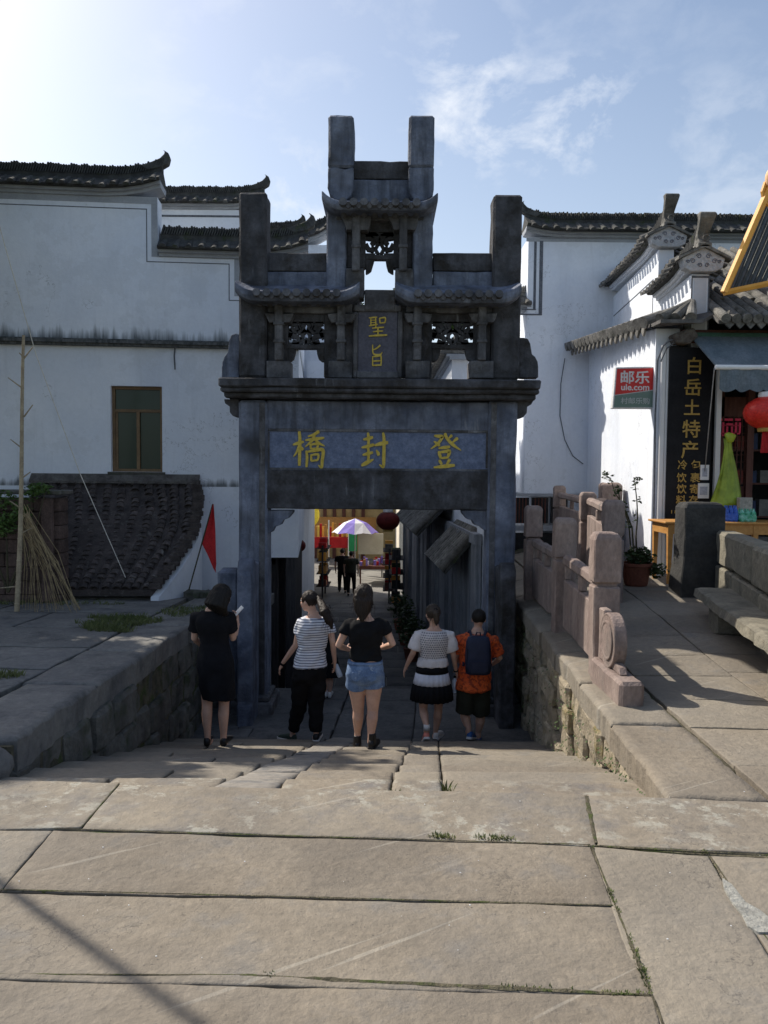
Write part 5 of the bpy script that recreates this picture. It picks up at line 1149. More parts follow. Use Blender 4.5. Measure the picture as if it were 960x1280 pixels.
# red shop sign box on the side wall
def sgn():
    Yg = 11.9; t = thing('hanging_sign', P(790,485,Yg), 'red and grey-green box sign reading 邮乐 ule.com projecting from the white shop wall', 'sign')
    c = [P(769,459,Yg-.02), P(818,459,Yg+.0), P(818,511,Yg+.0), P(765,511,Yg-.02)]
    y = Yg
    m = MB(); m.prism([P(770,459,y), P(818,458,y), P(818,511,y), P(765.5,510.5,y)], (0,.12,0)); bx_ = m.build('sign_box', mat('white_sign_frame', (.6,.6,.6), (.7,.7,.7), rnd=0, bump=0), t, bevel=.008)
    m = MB(); m.prism([P(771.5,461,y-.004), P(817,460,y-.004), P(817,487,y-.004), P(795,490,y-.004), P(768.8,493.5,y-.004)], (0,.004,0)); m.build('red_panel', REDP, t)
    m = MB(); m.prism([P(768.7,494.5,y-.004), P(795,491,y-.004), P(817,488,y-.004), P(817,509,y-.004), P(767.3,509,y-.004)], (0,.004,0)); m.build('green_panel', GRNP, t)
    WL = mat('white_lettering', (.72,.70,.68), (.78,.76,.74), rnd=0, bump=0); WG = mat('pale_lettering', (.48,.5,.49), (.55,.57,.56), rnd=0, bump=0)
    letter('lettering', '邮乐', 16*Yg/FPX, WL, t, P(794,471.5,y-.005), rot, .003, .02, fit_w=36*Yg/FPX)
    letter('lettering', 'ule.com', 8*Yg/FPX, WL, t, P(794,484,y-.005), rot, .003, .02, fit_w=35*Yg/FPX)
    letter('lettering', '村邮乐购', 8*Yg/FPX, WG, t, P(794,501,y-.005), rot, .003, .01, fit_w=36*Yg/FPX)
    m = MB(); m.box(P(817,470,y).x, P(824,470,y).x, y+.03, y+.09, P(817,475,y).z, P(817,470,y).z); m.build('bracket', METAL, t)
sgn()
# lantern
LANTD = mat('old_dark_red_silk', (.10,.008,.008), (.15,.014,.012), scale=8, bump=.1, rough=.7)  # alley lanterns: shade painted in as a darker silk colour
def lantern(c, r, label, h=None, m_=LANT, tassel=True, ribs=20):
    h = h or r*.82; c = Vector(c); t = thing('red_lantern', c, label, 'lantern')
    m = MB(); n = 40; rings = []
    for i in range(13):
        a = -PI/2*.86 + PI*.86*i/12; rings.append([c+Vector(((r*math.cos(a))*(1+.025*math.cos(ribs*2*PI*k/n*1.0))*math.cos(2*PI*k/n), (r*math.cos(a))*(1+.025*math.cos(ribs*2*PI*k/n))*math.sin(2*PI*k/n), h*math.sin(a)/math.sin(PI/2*.86))) for k in range(n)])
    m.ring_loft(rings); m.build('shade', m_, t, smooth=True)
    for s_ in (-1, 1): m = MB(); m.lathe(c+Vector((0,0,s_*h)), [(r*.42,-.03*r/.3),(r*.44,0),(r*.42,.05*r/.3)], 18); m.build('collar', GOLDL if s_ < 0 else WHITE, t)
    m = MB(); m.tube([c+Vector((0,0,h)), c+Vector((0,0,h+r*1.2))], .006, 5); m.build('cord', LINE, t)
    if tassel:
        m = MB(); 
        for k in range(26): a = 2*PI*k/26; m.tube([c+Vector((r*.2*math.cos(a), r*.2*math.sin(a), -h)), c+Vector((r*.26*math.cos(a), r*.26*math.sin(a), -h-r*1.0))], .007*r/.3, 4)
        m.build('tassel', REDC, t)
    return t
lantern(P(961,516,10.95), .325, 'large round red lantern hanging under the awning at the right edge', h=.23)
# red-lit sign in the shop door, its glow put into the red colour
m = MB(); q0 = P(898,524,YN+.2); 
for (a, b, c, d) in ((897,523,903,526),(906,523,916,526),(919,523,926,526),(898,528,900,541),(903,528,905,545),(908,529,916,531),(908,533,910,541),(914,533,916,541),(919,528,921,543),(924,528,926,541),(899,541,908,543),(914,541,925,543),(910,543,913,548),(900,531,924,532)): 
    p, q = P(a,b,YN+.2), P(c,d,YN+.2); m.box(p.x, q.x, YN+.2, YN+.215, q.z, p.z)
top(m, 'paper_cutout', mat('red_paper', (.75,.06,.12), (.85,.08,.16), rnd=0, bump=0), 'pinkish red paper-cut character hanging in the shop doorway left of the lantern', 'paper cutout')
# orange steel-framed corrugated canopy, upper right
oc = thing('corrugated_canopy', P(950,330,11), 'sloping corrugated dark sheet in an orange steel frame above the shop roof', 'canopy')
YO = 11.2
a0, a1, a2 = P(905,366,YO), P(985,170,YO), P(1100,332,YO)
def orail(p, q, r_=.045): 
    m = MB(); m.tube([p, q], r_, 6); return m.build('frame_rail', YELM, oc)
orail(P(905,366,YO), P(975,205,YO), .055); orail(P(905,366,YO), P(1040,338,YO)); orail(P(958,232,YO)+Vector((0,.01,0)), P(1010,245,YO))
ar = MB(); ar.tube([P(960-3,228,YO), P(953,240,YO), P(955,252,YO), P(968,262,YO)], .03, 6); ar.build('frame_scroll', YELM, oc)
cs = MB(); n = 66; L_, U_ = [], []
for i in range(n+1):
    t = i/n; pxb = 910+t*130; pb = P(pxb, 366-(pxb-905)*.2, YO+.08); pxt = 965+t*150; ptp = P(pxt, 224-t*5, YO+1.4)
    off = Vector((0, -.012*math.cos(i*PI*1.0), .02*math.cos(i*PI*.5*1.0))); L_.append(pb+off); U_.append(ptp+off)
cs.add(L_+U_, [(i, i+1, n+2+i, n+1+i) for i in range(n)]); cs.build('corrugated_sheet', CORR, oc)
m = MB(); m.ell(P(966,222,YO-.05), .10, .10, .15, 16, 10); m.build('orange_globe', mat('orange_globe', (.75,.45,.25), (.8,.5,.28), rnd=0, bump=0), oc, smooth=True)
for xx in (5.9, 7.3): m = MB(); m.box(xx-.03, xx+.03, YO+.2, YO+.26, 3.9, P(1000,344,YO).z); m.build('support_post', YELM, oc)

m = MB(); m.tube([P(706,448,Y1-.02), P(701,480,Y1-.03), P(700,520,Y1-.03), P(706,550,Y1-.03), P(716,570,Y1-.03), P(729,580,Y1-.02)], .010, 5); m.build('cable', LINE, r1)
# ================================================================== STREET FURNITURE AND PROPS
def bal_post(parent, x, y, zb, zt, w, ang=0.066, m_=PINK, capfrac=None):
    cap = .46 if capfrac is None else capfrac
    Rz = Matrix.Rotation(-ang, 4, 'Z')
    def fr_(h, z): return [Vector((x, y, z)) + (Rz @ Vector((a*h, b*h, 0))) for a, b in ((-1,-1),(1,-1),(1,1),(-1,1))]
    m = MB(); h = w/2; zc_ = zt-cap
    m.ring_loft([fr_(h, zb-.1), fr_(h, zc_-.06)]); po = m.build('post', m_, parent, bevel=.012)
    m = MB(); m.ring_loft([fr_(h*.78, zc_-.065), fr_(h*.78, zc_-.03)]); m.build('post_neck', m_, po)
    m = MB(); m.ring_loft([fr_(h*1.02, zc_-.03), fr_(h*1.04, zc_+.03), fr_(h*1.04, zt-.05), fr_(h*.84, zt-.012), fr_(h*.7, zt)]); m.build('post_cap', m_, po, bevel=.012)
    return po
def bal_panel(parent, p0, p1, z0, z1, m_=PINK, th=.085, rail=(.72,.84), ptop=.57, pbot=.05, mid=1):
    p0, p1 = Vector((*p0, 0)), Vector((*p1, 0)); d = (p1-p0).normalized(); nr = Vector((d.y, -d.x, 0)); L_ = (p1-p0).length
    def seg(s0, s1, ha, hb, t_, nm, bev=.012):
        m = MB(); q = []
        for hh in (ha, hb):
            for s, sg in ((s0,-1),(s1,-1),(s1,1),(s0,1)):
                c = p0 + d*s; zz = z0+(z1-z0)*s/L_ + hh; q.append(Vector((c.x, c.y, zz)) + nr*sg*t_/2)
        m.hexa(q); return m.build(nm, m_, parent, bevel=bev)
    seg(0, L_, rail[0], rail[1], th+.03, 'handrail', .03)
    n = mid+1; e = .0
    for i in range(n): seg(L_*i/n+.006, L_*(i+1)/n-.006, pbot, ptop, th, 'panel')
    for i in range(1, n): seg(L_*i/n-.06, L_*i/n+.06, ptop+.002, rail[0]-.002, th*.8, 'baluster')
    seg(0, .05, ptop+.002, rail[0]-.002, th*.8, 'baluster'); seg(L_-.05, L_, ptop+.002, rail[0]-.002, th*.8, 'baluster')
b1 = thing('balustrade', (1.95, 8, -.2), 'purple-brown stone balustrade with three square posts and a round drum end, on the coping', 'balustrade')
A = (6.72, P(757,665,6.72)); B = (8.55, P(706,647,8.55)); Cc = (10.7, P(667,632,10.7)); posts = []
for Y, p in (A, B, Cc):
    zb = deckz(wx(Y)+.1, Y); w_ = .222; bal_post(b1, p.x, Y, zb, p.z, w_, .05, capfrac=.40); posts.append((p.x, Y, zb))
for (xa, ya, za), (xb_, yb, zb) in zip(posts, posts[1:]): bal_panel(b1, (xa+.01, ya+.14), (xb_+.01, yb-.14), za+.02, zb+.02)
# drum end
px_ = posts[0][0]-.05; zb = deckz(wx(6)+.2, 6.0)
m = MB(); m.prism([(px_-.09, 5.76, zb-.06), (px_+.10, 5.76, zb-.06), (px_+.10, 6.60, zb-.06), (px_-.09, 6.60, zb-.06)], (0,0,.25)); m.build('drum_base', PINK, b1, bevel=.025)
m = MB(); rings = []; zc_ = zb+.19+.212; cy = 6.26
for (x, r) in ((-.047,.195),(-.052,.215),(-.042,.222),(.042,.222),(.052,.215),(.047,.195)): rings.append([Vector((px_+x, cy+r*math.cos(2*PI*k/36)*.98, zc_+r*math.sin(2*PI*k/36))) for k in range(36)])
m.ring_loft(rings); m.ring_loft([[Vector((px_+x, cy+r*math.cos(2*PI*k/30), zc_+r*math.sin(2*PI*k/30))) for k in range(30)] for x, r in ((-.041,.158),(-.060,.158),(-.060,.140),(-.055,.135))]); m.build('drum', PINK, b1, bevel=.008)
m = MB(); m.prism([(px_-.035, 5.95, zb+.19), (px_-.035, 6.56, zb+.19), (px_-.035, 6.56, zb+.62), (px_-.035, 6.42, zb+.62), (px_-.035, 6.3, zb+.3), (px_-.035, 6.0, zb+.25)], (.07,0,0)); m.build('drum_support', PINK, b1, bevel=.01)
b2 = thing('balustrade', (3.1, 12.5, 0), 'farther dark stone balustrade beyond the first one, left of the potted plant', 'balustrade')
G = (9.6, P(767,625,9.6)); E_ = (12.5, P(735,615,12.5)); D_ = (16.0, P(699.5,607,16.0)); pp2 = []
for (Y, p), w_ in ((G, .235), (E_, .235), (D_, .23)):
    zb = deckz(p.x, Y); bal_post(b2, p.x, Y, zb, p.z, w_, .12, capfrac=.42); pp2.append((p.x, Y, zb+.3))
for (xa, ya, za), (xb_, yb, zb) in zip(pp2, pp2[1:]): bal_panel(b2, (xa, ya+.14), (xb_, yb-.14), za, zb, pbot=-.3)
q = P(763,603,13.6); bal_post(b2, q.x, 13.6, 0, q.z, .34, .1, capfrac=.45); bal_panel(b2, (q.x-.1, 13.55), (pp2[1][0]+.1, 12.6), .3, .32, mid=0, pbot=-.3)
# ---- parapet wall and bench on the right
pw = thing('parapet_wall', (4.2, 8.5, 0), 'low grey stone parapet wall of large blocks ending in a dark square post, right side', 'wall')
pY = 9.75; pa, pb_ = P(855,700,pY), P(906,700,pY); zpt = P(880,628,pY).z
m = MB(); zb = deckz(4, pY)
def rect(x0, x1, y0, y1, z): return [Vector((x0,y0,z)), Vector((x1,y0,z)), Vector((x1,y1,z)), Vector((x0,y1,z))]
m.ring_loft([rect(pa.x-.05, pb_.x+.02, pY-.04, pY+.40, zb-.1), rect(pa.x-.04, pb_.x+.01, pY-.03, pY+.39, zb+.25), rect(pa.x, pb_.x, pY, pY+.36, zb+.5), rect(pa.x, pb_.x, pY, pY+.36, zpt-.07), rect(pa.x+.03, pb_.x-.03, pY+.03, pY+.33, zpt-.012), rect(pa.x+.08, pb_.x-.08, pY+.08, pY+.28, zpt)])
m.build('end_post', DKST, pw, bevel=.015)
w0 = Vector((pb_.x-.12, pY+.0, 0)); w1 = Vector((2.92, 4.4, 0)); dd = (w1-w0).normalized(); nn = Vector((-dd.y, dd.x, 0)); nn = nn if nn.x > 0 else -nn; LL = (w1-w0).length
zt0 = P(906,663,pY).z; 
def blk(s0, s1, z0, z1, name='stone', th=.24, m_=BENCH, off=0, par=pw, bev=.02):
    q = []
    for z in (z0, z1):
        for s, o in ((s0,0),(s1,0),(s1,th),(s0,th)):
            c = w0+dd*s+nn*(o+off); q.append(Vector((c.x, c.y, z)))
    mm = MB(); mm.hexa(q); return mm.build(name, m_, par, bevel=bev)
def gz(s): c = w0+dd*s; return deckz(c.x, c.y)
s = .0; k = 0
while s < LL-.2:
    L_ = [1.9,1.7,2.1][k % 3]; s1 = min(LL, s+L_); zt = zt0-.01*s; zm = zt-.42
    blk(s+.004, s1-.004, zm+.004, zt, bev=.035); s = s1; k += 1
s = .0; k = 0
while s < LL-.2:
    L_ = [.95,1.3,1.1,.8][k % 4]; s1 = min(LL, s+L_); blk(s+.004, s1-.004, gz(s1)-.2, zt0-.01*s-.43, off=random.uniform(-.012,.006)); s = s1; k += 1
bn = thing('stone_bench', (3.7, 7.5, .1), 'rough stone slab bench on short block legs in front of the right parapet', 'bench')
fl = P(868,738,8.9); fr2 = P(962,797,5.95); bz = (fl.z+fr2.z)/2
e = (fr2-fl); e.z = 0; eL = e.length; e.normalize(); en = Vector((-e.y, e.x, 0)); en = en if en.x > 0 else -en
def bslab(s0, s1, nm='seat_slab'):
    n, mm_ = 34, 8; V = []
    for layer in (0, 1):
        for j in range(mm_+1):
            for i in range(n+1):
                s = s0+(s1-s0)*i/n; o = .52*j/mm_; c = fl+e*s+en*o; z = bz+fr((c.x*3, c.y*3, 1))*.012 - layer*(.095+fr((c.x*4, c.y*4, 9))*.03)
                if j == 0: c = c + en*(abs(fr((c.x*7, c.y*7, 3+layer)))*.05 - (.02 if layer else 0))
                V.append(Vector((c.x, c.y, z - (.015 if (j == 0 and layer == 0) else 0))))
    st_ = (n+1)*(mm_+1); F = [(j*(n+1)+i, j*(n+1)+i+1, (j+1)*(n+1)+i+1, (j+1)*(n+1)+i) for j in range(mm_) for i in range(n)]
    F += [tuple(st_+q for q in f[::-1]) for f in F]
    per = list(range(n+1))+[j*(n+1)+n for j in range(1, mm_+1)]+[mm_*(n+1)+i for i in range(n-1, -1, -1)]+[j*(n+1) for j in range(mm_-1, 0, -1)]
    F += [(per[k], per[(k+1) % len(per)], st_+per[(k+1) % len(per)], st_+per[k]) for k in range(len(per))]
    m = MB(); m.add(V, F); return m.build(nm, BENCH, bn)
bslab(0, eL+.9)
for (s, wd, o) in ((.75, .34, .04), (.32, .16, .12), (3.05, .4, .03)):
    c0_ = fl+e*s; q = []; zg_ = deckz(c0_.x+.2, c0_.y)-.03
    for z, g_ in ((zg_, .0), (bz-.115, -.02)):
        for a, b in ((-wd/2,o),(wd/2,o),(wd/2,.45),(-wd/2,.45)):
            c = c0_+e*(a+g_*0)+en*(b); q.append(Vector((c.x, c.y, z)))
    m = MB(); m.hexa(q); lo_ = m.build('leg', BENCH, bn, bevel=.03); 
# ---- potted plant
pot = thing('potted_plant', P(795,724,10.6), 'terracotta pot with thin twisting rose stems against the white shop wall', 'potted plant')
pc = P(795,722,10.6); pz = deckz(pc.x, 10.6)
m = MB(); m.lathe((pc.x, 10.6, pz), [(.14,0),(.155,.03),(.195,.26),(.215,.27),(.215,.31),(.185,.31),(.18,.26)], 22); m.build('pot', TERRA, pot, smooth=False)
m = MB(); m.lathe((pc.x, 10.6, pz+.26), [(.18,0),(.01,.02)], 14); m.build('soil', BED, pot)
def leafcloud(mb, c, R, n, s, squash=1.0, flat=0.3, mi=0):
    for i in range(n):
        d = Vector((random.gauss(0,1), random.gauss(0,1), random.gauss(0,1))).normalized()*(random.random()**.45); p = Vector(c)+Vector((d.x*R, d.y*R, d.z*R*squash))
        a = Vector((random.gauss(0,1), random.gauss(0,1), random.gauss(0,1)*flat)).normalized(); b = a.cross(Vector((random.gauss(0,1), random.gauss(0,1), random.gauss(0,1)))).normalized(); q = s*random.uniform(.6,1.3)
        mb.add([p-a*q, p+b*q*.5, p+a*q, p-b*q*.5], [(0,1,2,3)], mi)
stems = MB(); lv = MB()
for pts in ([(790,700),(788,680),(786,655),(778,630),(768,615),(764,600),(758,594)], [(796,700),(795,670),(797,645),(796,625),(794,607),(797,600)], [(793,700),(790,660),(783,640),(775,628),(773,612)]):
    P3 = [P(a, b, 10.6+random.uniform(-.06,.06)) for a, b in pts]; stems.tube(P3, [.013-.0015*i for i in range(len(P3))], 6)
    for p in P3[2:]: leafcloud(lv, p, .07, 9, .028)
    leafcloud(lv, P3[-1], .06, 16, .03)
stems.build('stem', mat('dark_stem', (.05,.05,.03), (.08,.07,.04), bump=.1), pot)
leafcloud(lv, (pc.x+.02, 10.6, pz+.40), .22, 330, .04, .6); leafcloud(lv, (pc.x+.26, 10.5, pz+.22), .14, 130, .04, .8); lv.build('leaves', GREEND, pot, kind='stuff')
# ---- orange table
tbl = thing('table', (4.9, 11, 0), 'orange-varnished wooden table in front of the shop', 'table')
tz0 = P(835,652,10.75).z; txa = P(832,655,10.75).x; 
m = MB(); m.box(txa-.02, 6.9, 10.7, 11.42, tz0-.03, tz0); m.build('table_top', WOODO, tbl, bevel=.008)
m = MB(); m.box(txa+.03, 6.85, 10.74, 10.77, tz0-.17, tz0-.031); m.box(txa+.03, txa+.06, 10.771, 11.36, tz0-.17, tz0-.031); m.build('apron', WOODO, tbl)
for x in (txa+.03, txa+1.2, 6.78):
    for y in (10.73, 11.3):
        m = MB(); m.ring_loft([rect(x+.015, x+.055, y+.015, y+.055, deckz(x, y)-.02), rect(x, x+.075, y, y+.075, tz0-.032)]); m.build('leg', WOODO, tbl)
def pack(x0, y0, x1, y1, Y, mat_, label, cat='package', n=3):
    p, q = P(x0,y0,Y), P(x1,y1,Y); t = thing('drink_pack', (p.x, Y, tz0), label, cat, None)
    w_ = (q.x-p.x)/n
    for i in range(n):
        for j in range(2):
            x = p.x+w_*(i+.5); r = w_*.46; y = Y+.05+j*w_; m = MB(); h = p.z-tz0; m.lathe((x, y, tz0), [(r*.85,0),(r,.015),(r,h*.62),(r*.85,h*.7),(r*.35,h*.88),(r*.35,h),(r*.05,h)], 12); m.build('bottle', mat_, t)
    m = MB(); m.box(p.x-.004, q.x+.004, Y+.02, Y+.02+2*w_+.05, tz0+.002, tz0+(p.z-tz0)*.55); m.build('wrap', mat_, t, bevel=.02)
pack(908,632,924,655,10.85, mat('blue_packaging', (.03,.09,.42), (.06,.15,.55), scale=25, bump=.1, rough=.35), 'blue shrink-wrapped bottle pack on the orange table beside the dark post')
pack(926,636,947,655,10.85, mat('green_packaging', (.02,.30,.13), (.25,.55,.45), scale=22, bump=.1, rough=.35), 'green shrink-wrapped bottle pack on the orange table, right of the blue pack')
p, q = P(925,622,11.15), P(940,655,11.15); m = MB(); m.box(p.x, q.x, 11.15, 11.25, tz0, p.z); top(m, 'carton', mat('pale_carton', (.30,.28,.24), (.42,.38,.32), scale=14, bump=.1), 'pale carton standing on the table behind the green bottle pack', 'carton', bevel=.005)
# green rain poncho
pn = MB(); rings = []; pcx = P(909,560,11.35)
for i in range(22):
    t = i/21; z = P(909,548+t*84,11.35).z; r = .035+.165*t**1.2 if t > .1 else .05; cx = pcx.x + .03*math.sin(t*3)
    rings.append([Vector((cx+(r+.022*math.sin(k*2.2+t*2)*t)*math.cos(2*PI*k/28)*1.1, 11.35+(r*.45+.015*math.sin(k*1.7))*math.sin(2*PI*k/28), z+.02*math.sin(k*.9)*t)) for k in range(28)])
pn.ring_loft(rings); hd = MB()
top(pn, 'rain_poncho', mat('lime_green_plastic', (.24,.33,.03), (.36,.46,.05), scale=5, bump=.3, bscale=8, rough=.35), 'lime green plastic rain poncho hanging at the shop door', 'poncho', smooth=True)
m = MB(); m.ell((pcx.x+.03, 11.33, P(909,549,11.35).z+.02), .10, .06, .07, 14, 8); h_ = m.build('hood', bpy.data.materials['lime_green_plastic'], bpy.data.objects['rain_poncho'], smooth=True); rough_mesh(h_.data, .04, 9, 2)
for o in list(b1.children)+list(b2.children)+list(pw.children)+list(bn.children):
    if o.type == 'MESH' and o.name.split('.')[0] not in ('seat_slab', 'drum'): weather(o, .006)
    for c_ in o.children: weather(c_, .006)
# ================================================================== LEFT SIDE
bw = thing('stone_wall', (P(20,765,11.2).x, 11.2, tz(11.2)), 'dark reddish-brown block wall at the left edge behind the bamboo pole', 'wall')
RB = mat('red_brown_block', (.065,.045,.038), (.115,.08,.068), scale=4, bump=.6, rough=.95, rnd=.2)
xw0, xw1 = P(-160,700,11.2).x, P(76,700,11.2).x; zt_w = P(40,618,11.2).z; z = tz(11.2)-.1; r = 0
while z < zt_w-.05:
    h = .2; x = xw0 - (r % 2)*.2
    while x < xw1-.05:
        x2 = min(xw1, x+.42); m = MB(); m.box(x+.004, x2-.004, 11.2+random.uniform(-.01,.01), 11.5, z+.004, z+h-.004); m.build('stone', RB, bw, bevel=.012); x += .42
    z += h; r += 1
q = P(60,700,11.12); m = MB(); m.box(q.x-.09, q.x+.07, 11.1, 11.19, tz(11.1), zt_w-.05); m.build('pilaster', RB, bw, bevel=.012)
m = MB(); m.box(xw0, xw1+.04, 11.12, 11.58, zt_w-.0, zt_w+.06); m.build('wall_coping', RUBD, bw, bevel=.012)
# shrub on the wall
sh = thing('shrub', P(15,680,10.9), 'green leafy shrub growing over the dark wall behind the bamboo pole', 'shrub')
lv = MB()
for (a, b, R, n) in ((5,655,.22,300),(26,640,.17,200),(46,612,.13,130),(-20,650,.35,420),(38,618,.15,120),(6,625,.18,140),(58,610,.09,50),(-40,620,.3,300)): leafcloud(lv, P(a, b, 10.95), R, n, .032, .8)
lv.build('leaves', GREEN, sh, kind='stuff')
m = MB()
for (a, b) in ((8,660),(40,622),(-20,650),(58,610)): m.tube([P(10,740,11.0), P((10+a)/2, 700, 10.95), P(a, b, 10.95)], [.02,.014,.006], 6)
m.build('stem', bpy.data.materials['dark_stem'], sh)
# bamboo pole
bp = thing('bamboo_pole', P(22,768,10.3), 'tall dry bamboo pole with trimmed branch stubs standing at the left edge', 'pole')
m = MB(); pts = []; rr = []
n = 26
for i in range(n+1):
    t = i/n; a = 21+10*t+1.5*math.sin(t*5); b = 768-350*t; p = P(a, b, 10.3)
    pts.append(p); rr.append((.034-.016*t)*(1.12 if i % 2 == 0 else 1.0))
pts2, rr2 = [], []
for i in range(n): 
    pts2 += [pts[i], pts[i].lerp(pts[i+1], .08), pts[i].lerp(pts[i+1], .92)]; r_ = .034-.016*i/n; rr2 += [r_*1.14, r_, r_]
m.tube(pts2, rr2, 9); m.build('pole', BAMB, bp)
for (a, b, c, d) in ((30,448,41,434),(30,447,24,441),(29,486,10,472),(30,521,41,506),(27,560,13,549),(27,598,38,590),(24,634,12,626),(24,668,40,660),(22,733,0,735)):
    m = MB(); m.tube([P(a,b,10.3), P(c,d,10.26)], [.011,.006], 6); m.build('branch_stub', BAMB, bp)
# bundle of brushwood
bb = MB()
for i in range(32):
    a0 = 30+random.uniform(-4,8); b0 = 640+random.uniform(-12,30); t = random.random(); a1 = 30+t*72+random.uniform(-6,4); b1_ = 768+random.uniform(-6,3)-t*3
    p0_, p1_ = P(a0, b0, 10.75+random.uniform(-.1,.15)), P(a1, b1_, 10.35+random.uniform(-.2,.2)); mid_ = (p0_+p1_)/2+Vector((random.uniform(-.05,.05)+.06, 0, random.uniform(0,.05)))
    bb.tube([p0_, mid_, p1_], [random.uniform(.003,.007)]*2+[.003], 4)
bb.tube([P(33,642,10.6), P(100,762,10.4)], [.014,.012], 6)
top(bb, 'brushwood_bundle', STRAW, 'bundle of dry thin sticks spread out and leaning beside the bamboo pole', 'brushwood', kind=None)
# cord
m = MB(); m.tube([P(-60,60,8.5), P(5,300,9.3)+Vector((0,0,-.03)), P(45,440,10.0)+Vector((0,0,-.03)), P(100,590,10.8)+Vector((0,0,-.02)), P(157,722,11.4)], .006, 5)
top(m, 'cord', mat('white_cord', (.62,.60,.55), (.7,.68,.63), rnd=0, bump=0), 'thin pale cord running down across the left house to the shed roof', 'cord')
# red flag
fg = thing('red_flag', P(238,735,11.9), 'small triangular red flag on a thin pole leaning against the white wall', 'flag')
p0_, p1_ = P(236,738,11.9), P(266,630,12.0); m = MB(); m.tube([p0_, p1_], .011, 6); m.build('pole', bpy.data.materials['dark_stem'], fg)
fm = MB(); n = 14; a_, b_ = [], []
for i in range(n+1):
    t = i/n; hp = p1_.lerp(p0_, .01+.56*t*.8); 
    tipx = 266+ (271-266)*min(1, t*1.0); e_ = P(266.5+5.0*math.sin(t*PI*.55)+ (0 if t < .9 else -1), 630+t*86, 11.95); a_.append(hp); b_.append(e_+Vector((0, .03*math.sin(t*6), 0)))
m_pts = [[a_[i].lerp(b_[i], j/6)+Vector((0, -.05*math.sin(j/6*PI*2+i*.2)*(j/6), 0)) for j in range(7)] for i in range(n+1)]
fm.add([p for row in m_pts for p in row], [(i*7+j, i*7+j+1, (i+1)*7+j+1, (i+1)*7+j) for i in range(n) for j in range(6)]); fm.build('cloth', REDC, fg, smooth=True)
# ================================================================== TREES
BARK = mat('tree_bark', (.09,.07,.05), (.15,.12,.09), scale=5, stretch=(3,3,.6), bump=.8, rough=.95)
def tree(loc, h, blobs, nleaf, ls, label, mats_=GREEN, group=None, tr=.16):
    t = thing('tree', loc, label, 'tree', group); L0 = Vector(loc)
    m = MB(); top_ = L0+Vector((0,0,h*.7)); m.tube([L0-Vector((0,0,.3)), L0+Vector((.05,.03,h*.3)), top_], [tr, tr*.75, tr*.35], 9)
    for (dx, dy, dz, R) in blobs: c = L0+Vector((dx, dy, dz)); st_ = L0+Vector((.05,.03,h*.35)); m.tube([st_, (st_+c)/2+Vector((0,0,-.1*h*.3)), c], [tr*.5, tr*.3, tr*.1], 6)
    m.build('trunk', BARK, t)
    lv = MB(); tot = sum(b[3]**2 for b in blobs)
    for (dx, dy, dz, R) in blobs:
        k = int(nleaf*R*R/tot); sub = max(4, int(k/60))
        for s_ in range(sub):
            d = Vector((random.gauss(0,1), random.gauss(0,1), random.gauss(0,1))).normalized()*R*random.uniform(.35,1.0)
            leafcloud(lv, L0+Vector((dx+d.x, dy+d.y, dz+d.z*.8)), R*.30, k//sub, ls, .8)
    lv.build('crown', mats_, t, kind='stuff'); return t
tree((-8.0, 11.2, tz(11)), 8, [(0,0,6.3,1.2),(.9,.3,7.2,1.0),(-1,.5,6.5,1.2),(.2,-1.1,5.4,1.1),(1.0,-.3,5.6,.9),(-.5,-.8,7.6,1.0),(-.9,-1.4,4.2,1.0)], 17000, .095, 'broad green tree standing on the terrace just beyond the left edge')  # unseen tree, added so that its shadow covers the terrace
tree((-7.4, 9.2, tz(9)), 5.4, [(0,0,4.3,1.0),(.5,.4,5.2,.9),(-.5,-.3,5.0,1.1),(.2,-.4,3.5,.8),(.5,-.9,4.2,.9),(1.9,-.8,4.5,.5)], 15000, .085, 'small dense green tree just beyond the left edge, nearer than the broad one', tr=.1)  # second unseen tree, added for more shade on terrace and steps
t2 = P(476,400,60)
tree((t2.x, 60, -4), 22, [(0,0,17.5,2.3),(2.6,1,18.2,2.0),(-2.6,0,17.0,2.0),(4.6,2,17.4,2.0),(-1,0,13,3.0),(2.5,0,13,3.0)], 5200, .22, 'pale green distant tree seen through the small opening of the gateway tower', GREEN, tr=.4)
for i, (a, b, R) in enumerate(((845,272,3.2),(862,268,3.6),(880,273,3.0),(948,276,2.6))):
    q = P(a, b, 150); tree((q.x, 150, -4), q.z, [(0,0,q.z+4-R,R),(R*.8,0,q.z+4-R*1.6,R*.9),(-R*.8,0,q.z+4-R*1.6,R*.9),(0,0,q.z-R*2.5,R*1.6)], 900, .55, ('leftmost of the hazy far trees above the right-hand roofs','hazy far tree just right of the leftmost one above the roofs','third hazy far tree from the left above the roofs','hazy far tree beside the orange-framed canopy')[i], GREEND, 'far trees on the ridge', tr=.5)
# utility pole out of frame on the left; its shadow crosses the paving
up_ = thing('utility_pole', (-4.6, 5.35, tz(5.3)), 'slim grey metal pole standing just beyond the left edge of the paving', 'pole')
m = MB(); m.tube([(-4.55, 5.59, tz(6)-.1), (-4.55, 5.59, 6.8)], .024, 12); m.build('shaft', METAL, up_)
m = MB(); m.tube([(-4.55, 5.59, 6.6), (-4.75, 5.0, 6.8)], .02, 8); m.build('arm', METAL, up_)
